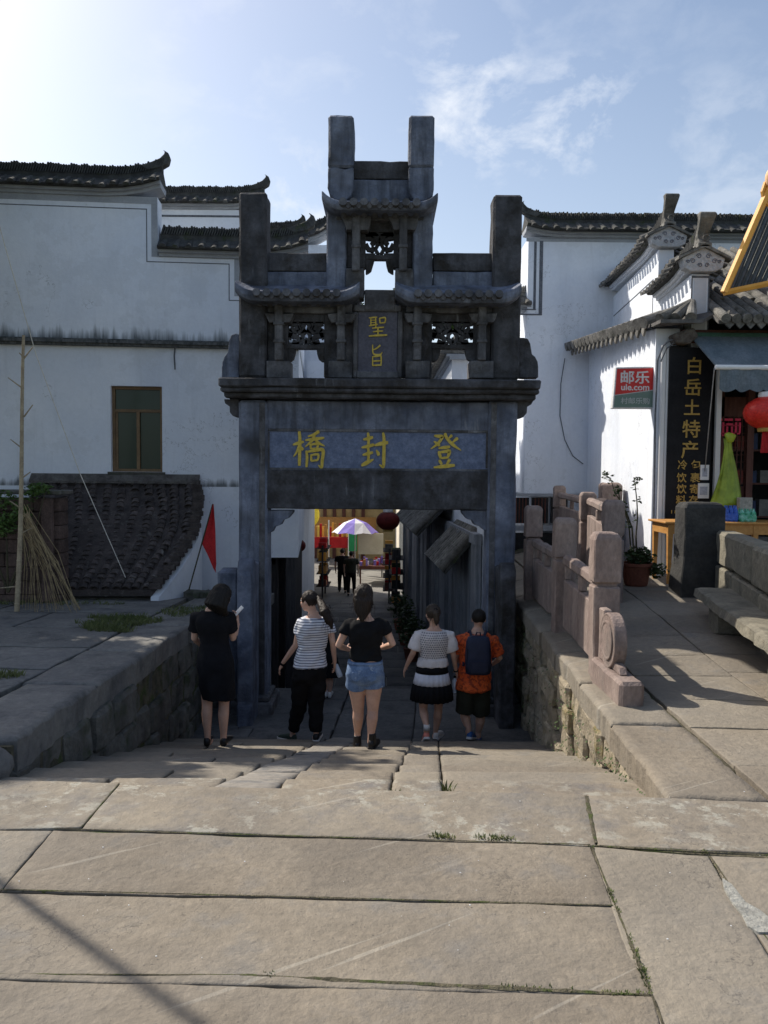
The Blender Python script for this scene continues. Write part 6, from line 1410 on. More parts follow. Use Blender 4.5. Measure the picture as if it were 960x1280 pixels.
# ================================================================== ALLEY
ALX = lambda Y: 1.44 - .051*(Y-12)         # right-hand shopfront plane
ra_ = thing('shutter_house', (2.0, 18, -3), 'narrow white alley house on the right with grey plank shutters and small tiled eaves', 'house')
zsh = .45
m = MB()
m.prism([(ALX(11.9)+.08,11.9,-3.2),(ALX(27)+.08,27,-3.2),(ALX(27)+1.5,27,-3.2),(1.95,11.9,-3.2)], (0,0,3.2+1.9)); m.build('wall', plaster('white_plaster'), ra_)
PLM = []
y = 12.0; k = 0
while y < 26.5:
    w_ = .19 if y < 19 else .3; h = random.uniform(-.01,.015)
    a = ALX(y); m = MB(); yb = y+w_-.012; zb = (stepz(y) if y < 16 else az(y))
    m.hexa([Vector((a-.02+h,y,zb-.1)),Vector((a+.06,y,zb-.1)),Vector((ALX(yb)+.06,yb,zb-.1)),Vector((ALX(yb)-.02+h,yb,zb-.1)),Vector((a-.02+h,y,zsh)),Vector((a+.06,y,zsh)),Vector((ALX(yb)+.06,yb,zsh)),Vector((ALX(yb)-.02+h,yb,zsh))])
    m.build('plank', PLANK, ra_); y += w_; k += 1
    if k % 8 == 0:
        m = MB(); a = ALX(y); zb = (stepz(y) if y < 16 else az(y)); m.box(a-.09, a+.06, y, y+.14, zb-.1, zsh+.1); m.build('door_post', PLANK, ra_); y += .15
m = MB(); m.hexa([Vector((ALX(12)-.05,12,zsh)),Vector((ALX(12)+.07,12,zsh)),Vector((ALX(26.5)+.07,26.5,zsh)),Vector((ALX(26.5)-.05,26.5,zsh)),Vector((ALX(12)-.05,12,zsh+.16)),Vector((ALX(12)+.07,12,zsh+.16)),Vector((ALX(26.5)+.07,26.5,zsh+.16)),Vector((ALX(26.5)-.05,26.5,zsh+.16))]); m.build('lintel', PLANK, ra_)
def alley_roof(y0, y1, zo, zi, out, n):
    mb = MB(); a = [(ALX(y0)-out,y0,zo),(ALX(y1)-out,y1,zo),(ALX(y1)+.1,y1,zi),(ALX(y0)+.1,y0,zi)]; mb.prism([Vector(p) for p in a], (0,0,-.06)); ev = mb.build('eave', TILE, ra_)
    for i in range(n):
        y = y0+(y1-y0)*(i+.5)/n; p = Vector((ALX(y)+.1, y, zi+.035)); q = Vector((ALX(y)-out-.05, y, zo+.035)); d = q-p; o = inst(TT, 'tile', ev, p, (0,0,0)); o.rotation_euler = d.to_track_quat('X','Z').to_euler(); o.scale = (d.length/.6, 1.1, 1.1)
alley_roof(12.5, 14.7, -.02, .62, .42, 11); alley_roof(15.2, 20.5, .36, 1.1, .62, 22)
# horse-head gable end seen through the right-hand bay
gx = P(566,455,15).x
m = MB(); m.box(gx-.05, gx+.3, 14.6, 19, 1.8, P(566,448,14.6).z); m.build('gable_wall', plaster('white_plaster'), ra_)
wall_cap(ra_, (gx+.12, 14.5, P(566,450,14.6).z), (gx+.12, 19, P(566,450,14.6).z), w=.8, sp=.2, sides=(-1,1), m_=TILEG)
g2 = P(385,458,14.5)
m = MB(); m.box(g2.x-.35, g2.x+.05, 17.9, 19.2, 1.6, P(380,452,18).z); top(m, 'gable_end', plaster('white_plaster'), 'small white plastered gable end seen through the left bay of the gateway', 'wall')
# left alley front: timber wall under the white storey
la = thing('timber_shopfront', (-2.2, 20, -3), 'dark timber shopfronts lining the left side of the alley', 'shopfront')
AL2 = lambda Y: -1.98 - .05*(Y-14)
m = MB(); m.prism([(AL2(18.9),18.9,-3.2),(AL2(31.5),31.5,-3.2),(AL2(31.5)-2.5,31.5,-3.2),(AL2(18.9)-2.5,18.9,-3.2)], (0,0,7.6)); m.build('wall', WOODG, la)  # front raised and lengthened out of view to shade the alley floor
for i in range(8):
    y = 13.9+i*1.7; m = MB(); m.box(AL2(y)-.05, AL2(y)+.09, y, y+.14, -3.2, .2 if y < 19 else 1.2); m.build('post', WOODG, la)
m = MB(); m.hexa([Vector((AL2(13.9)-.05,13.9,-.1)),Vector((AL2(13.9)+.05,13.9,-.1)),Vector((AL2(27)+.05,27,-.1)),Vector((AL2(27)-.05,27,-.1)),Vector((AL2(13.9)-.05,13.9,.12)),Vector((AL2(13.9)+.05,13.9,.12)),Vector((AL2(27)+.05,27,.12)),Vector((AL2(27)-.05,27,.12))]); m.build('beam', WOODG, la)
for y in (19.5, 22, 24.5): m = MB(); m.box(AL2(y), AL2(y)+.06, y, y+.9, -3.0, -.6); m.build('door', PLANK, la)
lantern(P(372,682,18.5), .19, 'dark red lantern under the left eaves of the alley', tassel=True, m_=LANTD)
lantern(P(485,651,17.0), .25, 'dark red lantern hanging above the right side of the alley', tassel=False, m_=LANTD)
# end of the alley: market stall and yellow house
YS_ = 37; ye = thing('ochre_house', (-1, 42, -3), 'ochre plastered house closing the end of the alley', 'house')
OC = mat('ochre_plaster', (.42,.30,.13), (.52,.39,.19), scale=1.5, bump=.2, rough=.9, rnd=0)
p, q = P(330,600,41), P(520,706,41); m = MB(); m.box(p.x, q.x, 41, 45, -3.2, 5); m.build('wall', OC, ye)
for k in range(6):
    pa_ = P(394+k*12, 640, 40.9); m = MB(); m.box(pa_.x-.09, pa_.x+.09, 40.85, 40.99, -3, 3); m.build('post', WOODD, ye)
p, q = P(392,646,40.8), P(470,668,40.8); m = MB(); m.box(p.x, q.x, 40.8, 40.86, q.z, p.z); m.build('shopfront_panel', WOODO, ye)
wall_x = P(496,650,36).x; m = MB(); m.box(wall_x, wall_x+1.2, 30, 40, -3.2, 3.2); top(m, 'alley_wall', mat('sunlit_cream_wall', (.6,.55,.45), (.7,.65,.55), scale=2, bump=.1), 'cream plastered wall on the right at the far end of the alley', 'wall')
stl = thing('market_stall', P(410,704,YS_), 'market stall with red cloth counter at the far end of the alley', 'stall')
p, q = P(387,672,YS_), P(436,685,YS_); m = MB(); m.box(p.x, q.x, YS_, YS_+.9, q.z, p.z); m.build('counter', REDC, stl)
for a in (386.5, 411, 436): p = P(a,655,YS_-.05); m = MB(); m.box(p.x-.03, p.x+.03, YS_-.1, YS_-.04, -2.97, P(a,650,YS_).z); m.build('pole', WHITE, stl)
for i in range(16):
    p = P(389+i*3, 671, YS_+.3); h = random.uniform(.2,.7); m = MB(); m.box(p.x-.05, p.x+.05, YS_+.25, YS_+.4, p.z, p.z+h); m.build('hanging_goods', (REDC, YELM, WOODO, mat('gold_trim', (.7,.5,.1), (.8,.6,.15)))[i % 4], stl)
m = MB(); q0 = P(392,643,YS_); m.ell((q0.x, YS_-.2, q0.z), .3, .2, .5, 10, 7); qq = m.build('yellow_banner', mat('yellow_cloth', (.75,.6,.06), (.85,.7,.1)), stl)
def umbrella(c, r, ztop, label, m1, m2):
    t = thing('parasol', (c[0], c[1], -2.97), label, 'parasol'); c = Vector(c); n = 8
    for k in range(n):
        m = MB(); a0, a1 = 2*PI*k/n, 2*PI*(k+1)/n; e0, e1 = c+Vector((r*math.cos(a0), r*math.sin(a0), 0)), c+Vector((r*math.cos(a1), r*math.sin(a1), 0)); ap = Vector((c.x, c.y, ztop)); md = (e0+e1)/2+Vector((0,0,(ztop-c.z)*.08))
        h0, h1 = e0.lerp(ap, .5)+Vector((0,0,.12)), e1.lerp(ap, .5)+Vector((0,0,.12)); m.add([e0, md, e1, h1, h0, ap], [(0,1,3,4),(1,2,3),(4,3,5)]); m.build('canopy_panel', m1 if k % 2 else m2, t)
    m = MB(); m.tube([(c.x, c.y, -2.97), (c.x, c.y, ztop)], .025, 8); m.build('pole', METAL, t)
PUR = mat('purple_canvas', (.22,.17,.55), (.28,.22,.62), rnd=0, bump=.1); PWH = mat('white_canvas', (.68,.68,.74), (.75,.75,.8), rnd=0, bump=.1)
c = P(444,666,33); umbrella((c.x, 33, c.z), 1.0, P(444,648,33).z, 'purple and white parasol over the stalls at the end of the alley', PUR, PWH)
p, q = P(436,664,34.5), P(446,689,34.5); m = MB(); m.box(p.x, q.x, 34.5, 34.6, q.z, p.z); gs = top(m, 'green_banner', mat('green_banner', (.03,.30,.12), (.04,.36,.15), rnd=0, bump=0), 'narrow green banner standing beside the parasol in the alley', 'banner')
p, q = P(448,667,33.5), P(479,693,33.5); wbd = thing('cart_board', ((p.x+q.x)/2, 33.5, -2.96), 'pale rectangular board standing on a cart at the end of the alley', 'board')
m = MB(); m.box(p.x, q.x, 33.5, 33.58, q.z, p.z); m.build('board', mat('cream_board', (.45,.44,.36), (.52,.51,.43), rnd=0, bump=0), wbd)
for x in (p.x+.05, q.x-.05): m = MB(); m.box(x-.03, x+.03, 33.6, 33.66, -2.97, p.z); m.build('leg', METAL, wbd)
sg_ = thing('goods_table', P(468,712,31), 'low table crowded with small souvenirs on the right of the alley', 'table')
p, q = P(448,706,31), P(496,712,31); m = MB(); m.box(p.x, q.x, 31, 32.2, q.z, p.z-.05); m.build('table_top', WOODD, sg_)
for x in (p.x+.05, q.x-.08): m = MB(); m.box(x, x+.06, 31.05, 31.1, -2.96, q.z); m.build('leg', WOODD, sg_)
for i in range(40):
    x = random.uniform(p.x+.05, q.x-.1); y = random.uniform(31.05,32.1); h = random.uniform(.06,.3); m = MB(); m.box(x, x+.1, y, y+.1, p.z-.049, p.z+h-.05); m.build('souvenir', random.choice([REDC, WHITE, WOODO, TILEG, PUR, WOODD]), sg_)
for i, (a, Y) in enumerate(((503,22),(507,20),(512,18.2))):
    x = ALX(Y)-.45; t = thing('potted_plant', (x, Y, az(Y)), ('dark leafy potted plant farthest along the right shutters','dark leafy potted plant in the middle of the row by the shutters','dark leafy potted plant nearest, against the right shutters')[i], 'potted plant')
    m = MB(); m.lathe((x, Y, az(Y)), [(.13,0),(.19,.3),(.2,.32),(.16,.32)], 14); m.build('pot', TERRA, t); lv = MB(); leafcloud(lv, (x, Y, az(Y)+.7), .36, 300, .06, 1.2); lv.build('leaves', GREEND, t, kind='stuff')

# souvenir racks crowding both sides of the far alley
def rack(x, y, side, label, seed):
    random.seed(seed); t = thing('souvenir_rack', (x, y, az(y)), label, 'rack')
    for dy in (0, 1.3):
        m = MB(); m.box(x-.03, x+.03, y+dy-.03, y+dy+.03, az(y), az(y)+1.9); m.build('upright', WOODG, t)
    for k in range(4):
        z = az(y)+.45+k*.45; m = MB(); m.box(x-.22, x+.22, y-.02, y+1.32, z-.02, z); sh_ = m.build('shelf', WOODG, t)
        for j in range(6):
            yy_ = y+.05+j*.21; h = random.uniform(.12,.34); m = MB(); m.box(x-.15, x+.12, yy_, yy_+.15, z, z+h); m.build('souvenir', random.choice([REDC, WOODG, WOODO, TILEG, GREEND, WOODD, YELM, DARK]), sh_)
rack(ALX(24)-.42, 24, 1, 'souvenir rack against the right side wall deep in the alley', 3); rack(ALX(26.5)-.5, 26.6, 1, 'second souvenir rack farther along the right side of the alley', 5); rack(-2.15, 27.5, -1, 'souvenir rack on the left side of the alley near the market stall', 9)
random.seed(21)
# ================================================================== PEOPLE
def simple(name, col, rough=.8, bump=.15, bscale=90, sss=0, c2=None, **k):
    return mat(name, col, c2 or tuple(min(1, c*1.2+.003) for c in col), scale=8, rough=rough, bump=bump, bscale=bscale, rnd=0, fine=.08, bdist=.004, **k)
SKIN = simple('skin', (.50,.305,.225), .5, .05); SKIN.node_tree.nodes['Principled BSDF'].inputs['Subsurface Weight'].default_value = .12; SKIN.node_tree.nodes['Principled BSDF'].inputs['Subsurface Radius'].default_value = (.02,.008,.004)
HAIR = mat('dark_hair', (.006,.005,.004), (.014,.010,.008), scale=30, stretch=(6,6,.7), rough=.55, bump=.5, bscale=60, rnd=0, bdist=.004, spec=.25)
HAIRB = mat('brown_black_hair', (.012,.008,.006), (.030,.018,.012), scale=30, stretch=(6,6,.7), rough=.5, bump=.5, bscale=60, rnd=0, bdist=.004, spec=.25)
BLK = simple('black_cotton', (.007,.007,.008), .9); BLKD = simple('black_dress_cloth', (.007,.007,.009), .9)
for m_ in (BLK, BLKD): m_.node_tree.nodes['Principled BSDF'].inputs['Specular IOR Level'].default_value = .15
def stripes(t, L, col, vec, noi, ramp, mix):
    z = sepz(t, L, vec); s = mth(t, L, 'FRACT', mth(t, L, 'MULTIPLY', z, 1/.028)); k = mth(t, L, 'LESS_THAN', s, .32)
    return mix(mth(t, L, 'MULTIPLY', k, .9), col, (.035,.045,.10))
STRIPE = mat('striped_jersey', (.62,.63,.67), (.70,.71,.75), scale=8, rough=.85, bump=.15, bscale=60, rnd=0, fine=.05, extra=stripes)
def crochet(t, L, col, vec, noi, ramp, mix):
    s = t.nodes.new('ShaderNodeSeparateXYZ'); L(vec, s.inputs[0])
    row = mth(t, L, 'MULTIPLY', s.outputs[2], 1/.026); fl_ = mth(t, L, 'FLOOR', row); fx = mth(t, L, 'FRACT', mth(t, L, 'ADD', mth(t, L, 'MULTIPLY', s.outputs[0], 1/.026), mth(t, L, 'MULTIPLY', fl_, .5))); fz = mth(t, L, 'FRACT', row)
    dx = mth(t, L, 'ABSOLUTE', mth(t, L, 'SUBTRACT', fx, .5)); dz = mth(t, L, 'ABSOLUTE', mth(t, L, 'SUBTRACT', fz, .5))
    hole = mth(t, L, 'MULTIPLY', mth(t, L, 'LESS_THAN', dx, .33), mth(t, L, 'LESS_THAN', dz, .26))
    return mix(mth(t, L, 'MULTIPLY', hole, .85), col, (.10,.10,.13))
LACE = mat('open_crochet', (.60,.56,.55), (.70,.66,.65), scale=9, rough=.9, bump=.4, bscale=70, rnd=0, extra=crochet); KNIT = simple('pinkish_white_knit', (.60,.56,.55), .9, .5, 60)
DENIM = mat('washed_denim', (.09,.145,.26), (.19,.27,.41), scale=9, rough=.9, bump=.4, bscale=120, c3=(.42,.47,.55), s3=(.60,.72), sc3=14, rnd=0, bdist=.004)
ORANGE = mat('orange_patterned_shirt', (.62,.085,.02), (.72,.13,.03), scale=9, rough=.8, bump=.2, bscale=40, c3=(.30,.05,.02), s3=(.50,.56), sc3=26, rnd=0)
OLIVE = simple('dark_olive_cloth', (.02,.021,.013), .85, .2); NAVY = simple('navy_backpack_nylon', (.012,.017,.04), .6, .3, 60)
SHB = simple('blue_sneaker', (.03,.10,.28), .5); SHW = simple('white_sneaker', (.6,.58,.56), .6); SHK = simple('black_shoe_leather', (.012,.011,.011), .35); SHG = simple('green_grey_sneaker', (.035,.05,.04), .6); SHP = simple('coral_sneaker', (.62,.20,.15), .6)
WPL = simple('white_pleated_cloth', (.55,.56,.62), .8, .1)
LIP = simple('lips', (.36,.12,.10), .45); EYEW = simple('eye_white', (.6,.58,.55), .3, 0); EYEB = simple('iris', (.015,.01,.008), .2, 0)
def bake(mb, name, mats, parent, voxel, smooth=4, disp=None, label=None):
    me = mb.mesh(name, mats, smooth=True); o = bpy.data.objects.new(name, me); C.objects.link(o)
    r = o.modifiers.new('r', 'REMESH'); r.mode = 'VOXEL'; r.voxel_size = voxel; r.use_smooth_shade = True
    if smooth: s = o.modifiers.new('s', 'SMOOTH'); s.factor = .5; s.iterations = smooth
    dg = bpy.context.evaluated_depsgraph_get(); dg.update(); me2 = bpy.data.meshes.new_from_object(o.evaluated_get(dg)); bpy.data.objects.remove(o)
    me2.name = name
    if disp:
        nrm = [v.normal.copy() for v in me2.vertices]
        for v, n_ in zip(me2.vertices, nrm): v.co += n_*disp(v.co)
    me2.polygons.foreach_set('use_smooth', [True]*len(me2.polygons)); me2.update()
    o = bpy.data.objects.new(name, me2); link(o); o.parent = parent; o.matrix_parent_inverse = parent_inv(parent)
    if label: o['label'] = label
    return o
def folds(a, fx=9, fz=14, sd=0):
    def f(c): return a*(noise.noise(Vector((c.x*fx+c.z*5, c.y*fx, c.z*fz-c.x*6+sd))) + .5*noise.noise(Vector((c.x*fx*2.2, c.y*fx*2.2+sd, c.z*fz*1.6))) + .45)
    return f
def hairdisp(a=.006):
    return lambda c: a*noise.noise(Vector((c.x*85, c.y*85, c.z*9))) + a*.7*noise.noise(Vector((c.x*30, c.y*30, c.z*6)))
def torso(mb, H, Nk, rv, fv, prof, infl, t0=-1, t1=2, n=20, bend=0.0):
    rings = []; ax_ = Nk-H
    pr = [p for p in prof if t0-1e-6 <= p[0] <= t1+1e-6]
    for t, a, b, back in pr:
        c = H+ax_*t + fv*(-back); ring = []
        for k in range(n):
            an = 2*PI*k/n; cx = math.copysign(abs(math.cos(an))**.85, math.cos(an)); cy = math.copysign(abs(math.sin(an))**.9, math.sin(an))
            ring.append(c + rv*(a+infl)*cx + fv*(b+infl)*cy)
        rings.append(ring)
    mb.ring_loft(rings)
FEM = [(-.16,.075,.085,.01),(-.08,.155,.105,.018),(.02,.168,.118,.022),(.12,.163,.118,.018),(.26,.142,.10,.004),(.40,.123,.088,-.004),(.54,.130,.094,.0),(.70,.148,.105,.008),(.82,.150,.103,.012),(.89,.130,.088,.010),(.94,.098,.07,.006),(1.0,.058,.055,.0),(1.05,.052,.05,-.002)]
MAL = [(-.16,.08,.09,.01),(-.08,.15,.105,.015),(.02,.162,.115,.016),(.12,.162,.115,.012),(.26,.155,.11,.004),(.40,.153,.108,-.0),(.54,.158,.108,.002),(.70,.170,.112,.008),(.82,.168,.108,.010),(.89,.148,.09,.008),(.94,.11,.075,.004),(1.0,.07,.06,.0),(1.05,.056,.055,-.002)]
def hand(mb, w_, d, nrm, sidev, curl=.5, s=1.0):
    d = d.normalized(); sidev = (sidev - d*sidev.dot(d)).normalized(); nrm = d.cross(sidev) if d.cross(sidev).dot(nrm) > 0 else -d.cross(sidev)
    L_ = .085*s; rings = []
    for t, wd, th in ((-.1,.024,.019),(.2,.030,.017),(.6,.040,.016),(1.0,.041,.012)):
        c = w_+d*L_*t; rings.append([c+sidev*wd*s*math.cos(2*PI*k/10)+nrm*th*s*math.sin(2*PI*k/10) for k in range(10)])
    mb.ring_loft(rings)
    for i, (o, ln) in enumerate(((-.031,.060),(-.0105,.074),(.0105,.078),(.031,.070))):
        p = w_+d*L_*.95+sidev*o*s; a = curl*.45; pts = [p]; dirv = d+sidev*o*2.2
        for seg in (.42,.32,.26):
            dirv = (dirv.normalized()*math.cos(a)+nrm*math.sin(a)).normalized(); pts.append(pts[-1]+dirv*ln*seg*s); a *= 1.25
        mb.tube(pts, [.0092*s,.0088*s,.008*s,.0068*s], 7, round_=True)
    p = w_+d*L_*.25+sidev*.026*s; pts = [p, p+(d*.55+sidev*.75+nrm*.35).normalized()*.036*s, p+(d*.55+sidev*.75+nrm*.35).normalized()*.036*s+(d*.85+sidev*.25+nrm*.4).normalized()*.030*s, ]
    pts.append(pts[-1]+(d*.9+nrm*.5).normalized()*.022*s); mb.tube(pts, [.0135*s,.011*s,.0095*s,.008*s], 7, round_=True)
def headm(mb, c, fv, up, s=1.0):
    rv = fv.cross(up).normalized()
    R = Matrix((rv, fv, up)).transposed()
    def q(a, b, z): return c + (rv*a + fv*b + up*z)*s
    mb.ell(q(0,-.008,.018), .074*s, .092*s, .095*s, 18, 12, R); mb.ell(q(0,.030,-.048), .056*s, .056*s, .066*s, 14, 10, R); mb.ell(q(0,.060,-.088), .024*s, .022*s, .020*s, 10, 8, R)
    mb.tube([q(0,.082,.012), q(0,.098,-.020), q(0,.092,-.030)], [.009*s,.012*s,.010*s], 8, round_=True)
    for sg in (-1, 1):
        mb.ell(q(sg*.076,.0,-.012), .009*s, .019*s, .032*s, 10, 8, R); mb.ell(q(sg*.032,.064,-.028), .024*s, .022*s, .024*s, 10, 8, R)
        mb.tube([q(sg*.012,.082,.026), q(sg*.045,.072,.028)], [.008*s,.007*s], 6, round_=True)
    mb.ell(q(0,.081,-.052), .024*s, .010*s, .008*s, 10, 6, R); mb.ell(q(0,.078,-.063), .021*s, .010*s, .008*s, 10, 6, R)
    return q
def face(parent, q, s=1.0):
    for sg in (-1, 1):
        m = MB(); m.ell(q(sg*.031,.071,.010), .014*s, .010*s, .008*s, 10, 6); e_ = m.build('eye', EYEW, parent, smooth=True); m = MB(); m.ell(q(sg*.031,.079,.010), .006*s, .004*s, .006*s, 8, 6); m.build('iris', EYEB, e_, smooth=True)
    m = MB(); m.tube([q(-.02,.088,-.056), q(0,.093,-.055), q(.02,.088,-.056)], [.003,.006,.003], 6, round_=True); m.build('mouth', LIP, parent, smooth=True)
def shoe(parent, heel, yaw, mat_, sole=None, pitch=0, L_=.25, ankle=0, name='shoe'):
    d = Vector((math.sin(yaw), math.cos(yaw), 0)); r = Vector((d.y, -d.x, 0)); up = Vector((0,0,1))
    if pitch: d2 = (d*math.cos(pitch)-up*math.sin(pitch)); up = (up*math.cos(pitch)+d*math.sin(pitch)); d = d2
    def ring(t, w_, h, z0=.0, n=14):
        c = heel+d*t; out = []
        for k in range(n):
            a = 2*PI*k/n; x = math.copysign(abs(math.cos(a))**.7, math.cos(a))*w_; z = (math.sin(a)*.5+.5)*h+z0; out.append(c+r*x+up*z)
        return out
    m = MB(); m.ring_loft([ring(-.012,.018,.04,.012), ring(.0,.032,.085 if not ankle else .09), ring(.05,.036,.095), ring(.10,.037,.085), ring(.16,.043,.062), ring(.21,.043,.048), ring(L_-.01,.030,.036), ring(L_,.014,.022,.006)])
    if ankle: m.ring_loft([[heel+d*.042+r*rr*math.cos(2*PI*k/12)+d*(rr*1.1)*math.sin(2*PI*k/12)+up*z for k in range(12)] for rr, z in ((.040,.03),(.041,.08),(.039,ankle-.01),(.037,ankle))])
    o = m.build(name, mat_, parent, smooth=True, bevel=0)
    if sole:
        s_ = MB(); s_.ring_loft([[heel+d*t+r*x*w_+up*z for x, z in ((-1,-.006),(1,-.006),(1,.022),(-1,.022))] for t, w_ in ((-.016,.024),(.0,.037),(.08,.040),(.17,.047),(.22,.046),(L_+.004,.026))]); s_.build('sole', sole, o, bevel=.004)
    return o
def person(Y, J, label, yaw=0, hyaw=None, htilt=0, prof=FEM, hs=1.0, arm=1.0, leg=1.0, hands=None, group=None, ground=None, shoulder_w=None):
    gz_ = ground if ground is not None else None
    base = P(*J['foot'][:2], Y)
    if ground is None:
        best = min([Y+i*.02 for i in range(-10, 11)], key=lambda y: abs(P(*J['foot'][:2], y).z - stepz(y))+abs(y-Y)*.05); Y = best; gz_ = stepz(Y)
    dz = gz_ - P(*J['foot'][:2], Y).z; dz = max(-.12, min(.12, dz)) if ground is None else dz
    def Q(k): a = J[k]; return P(a[0], a[1], Y+(a[2] if len(a) > 2 else 0)) + Vector((0,0,dz-(.018 if k[:2] == 'sh' else 0)+(.018 if k == 'neck' else 0)))
    rv = Vector((math.cos(yaw), math.sin(yaw), 0)); fv = Vector((-math.sin(yaw), math.cos(yaw), 0))
    t = thing('person', (P(*J['foot'][:2], Y).x, Y, gz_), label, 'person', group)
    mb = MB(); H, Nk = Q('hip'), Q('neck'); torso(mb, H, Nk, rv, fv, prof, 0)
    hc = Q('head'); hyaw = yaw if hyaw is None else hyaw; hf = Vector((-math.sin(hyaw), math.cos(hyaw), 0)); hr = Vector((math.cos(hyaw), math.sin(hyaw), 0))
    hf2 = (hf*math.cos(htilt)-Vector((0,0,1))*math.sin(htilt)); hup = hr.cross(hf2)
    mb.tube([Nk-Vector((0,0,.05)), Nk+(hc-Nk)*.35, hc-hup*.03*hs-hf2*.01], [.056,.049*hs,.052*hs], 12)
    q = headm(mb, hc, hf2, hup, hs)
    pos = dict(H=H, N=Nk, hc=hc, hf=hf2, hup=hup, hr=hr, rv=rv, fv=fv, q=q, Y=Y, gz=gz_, dz=dz, t=t)
    for sd in ('L', 'R'):
        sg = -1 if sd == 'L' else 1
        s_, e_, w_ = Q('sh'+sd), Q('el'+sd), Q('wr'+sd); pos['sh'+sd], pos['el'+sd], pos['wr'+sd] = s_, e_, w_
        mb.tube([s_-rv*sg*.05, s_-Vector((0,0,.008)), s_.lerp(e_,.5), e_, e_.lerp(w_,.3), w_], [.045*arm,.047*arm,.040*arm,.034*arm,.033*arm,.0225*arm], 12, round_=True)
        hd = Q('hd'+sd) if ('hd'+sd) in J else w_+(w_-e_).normalized()*.1
        hn = Vector((-sg, 0, .0)) if not hands else hands.get(sd, (Vector((-sg,0,0)), Vector((0,1,0)), .5))[0]
        sv = Vector((0,1,.1)) if not hands or sd not in hands else hands[sd][1]; cu = .5 if not hands or sd not in hands else hands[sd][2]
        hand(mb, w_, hd-w_, hn, sv, cu); pos['hd'+sd] = w_+(hd-w_).normalized()*.09
        hp = H + rv*sg*.085 + Vector((0,0,-.03)); kn, an = Q('kn'+sd), Q('an'+sd); pos['hp'+sd], pos['kn'+sd], pos['an'+sd] = hp, kn, an
        bk = fv*-.012
        mb.tube([hp, hp.lerp(kn,.35), hp.lerp(kn,.75), kn, kn.lerp(an,.28)+bk, kn.lerp(an,.6)+bk*.6, an+Vector((0,0,.03)), an-Vector((0,0,.03))], [.088*leg,.082*leg,.062*leg,.052*leg,.054*leg,.042*leg,.031*leg,.033*leg], 14, round_=True)
        mb.ell(an+fv*.05-Vector((0,0,.045)), .035, .09, .028, 12, 8)
    body = bake(mb, 'body', SKIN, t, .0075, 3); pos['body'] = body; face(body, q, hs); return t, pos
def shirt(pos, mat_, prof, infl=.016, t0=.05, hemdrop=0, sleeve=.5, sr=.058, fold=.008, t1=.97, voxel=.011, name='shirt', extra=None, arm=1.0):
    mb = MB(); torso(mb, pos['H'], pos['N'], pos['rv'], pos['fv'], prof, infl, t0, t1, 24)
    for sd in ('L','R'):
        sg = -1 if sd == 'L' else 1; s_, e_ = pos['sh'+sd], pos['el'+sd]; k = s_.lerp(e_, sleeve)
        mb.tube([s_-pos['rv']*sg*.09+Vector((0,0,.0)), s_-pos['rv']*sg*.03-Vector((0,0,.002)), s_-Vector((0,0,.008)), s_.lerp(k,.5), k], [.048*arm, sr*arm*.95, sr*arm*1.0, sr*arm, sr*arm*1.04], 14)
    if extra: extra(mb)
    return bake(mb, name, mat_, pos['t'], voxel, 3, folds(fold))
def strands(pos, parent, mat_, anchors, n=60, ln=.10, r=.0011, spread=.05):
    mb = MB()
    for i in range(n):
        a = random.choice(anchors); d = Vector((random.gauss(0,1), random.gauss(0,.6), random.gauss(0,.6))).normalized()
        p = a + d*random.uniform(.3,1)*spread; q_ = p + d*ln*random.uniform(.1,.35) - Vector((0,0,ln*random.uniform(.2,1))); w2 = q_ + Vector((random.uniform(-.02,.02), random.uniform(-.02,.02), -ln*random.uniform(.1,.6)))
        mb.tube([p, q_, w2], [r, r, r*.4], 3)
    mb.build('loose_hair', mat_, parent, kind='stuff')
# -- woman in a black dress with a phone -------------------------------------------------
t1_, p_ = person(7.5, dict(foot=(269,920), head=(277,734,.0), neck=(264,753), hip=(270,818), shL=(246,757), shR=(286,756), elL=(243,786,.06), elR=(292,787,.08), wrL=(254,797,.30), wrR=(297,768,.17), hdL=(262,795,.4), hdR=(297,757,.2), knL=(259,868), knR=(280,868), anL=(259.5,912), anR=(279.5,912)), 'black-haired woman in a short black dress looking at a white phone by the left wall', yaw=-.12, hyaw=-.75, htilt=.45, arm=1.0, hs=1.0, hands={'R': (Vector((-1,.2,0)), Vector((0,-.5,.3)), .9)})
DRP = [(-.62,.158,.13,.01),(-.4,.172,.14,.012),(-.2,.180,.142,.015),(-.02,.182,.138,.02),(.12,.172,.130,.018),(.26,.152,.112,.006),(.40,.136,.100,.0),(.54,.142,.104,.0),(.70,.162,.115,.008),(.82,.160,.112,.012),(.89,.142,.095,.010),(.94,.108,.078,.006),(.985,.085,.068,.002)]
def dress(pos):
    mb = MB(); torso(mb, pos['H'], pos['N'], pos['rv'], pos['fv'], DRP, 0, -1, 2, 28)
    for sd in ('L','R'):
        sg = -1 if sd == 'L' else 1; s_, e_ = pos['sh'+sd], pos['el'+sd]; k = s_.lerp(e_, .62)
        mb.tube([s_-pos['rv']*sg*.07, s_, k], [.058,.062,.066], 14)
    return bake(mb, 'dress', BLKD, pos['t'], .011, 3, folds(.015, 8, 5))
dress(p_)
def cap_hair(mb, pos, s=1.0, back=.016, low=-.02, big=1.0):
    R = Matrix((pos['hr'], pos['hf'], pos['hup'])).transposed(); c = pos['hc']
    mb.ell(c-pos['hf']*back*s+pos['hup']*.028*s, .086*s*big, .098*s*big, .094*s*big, 20, 14, R)
    return R
mb = MB(); R = cap_hair(mb, p_, 1.0, .02, big=1.08)
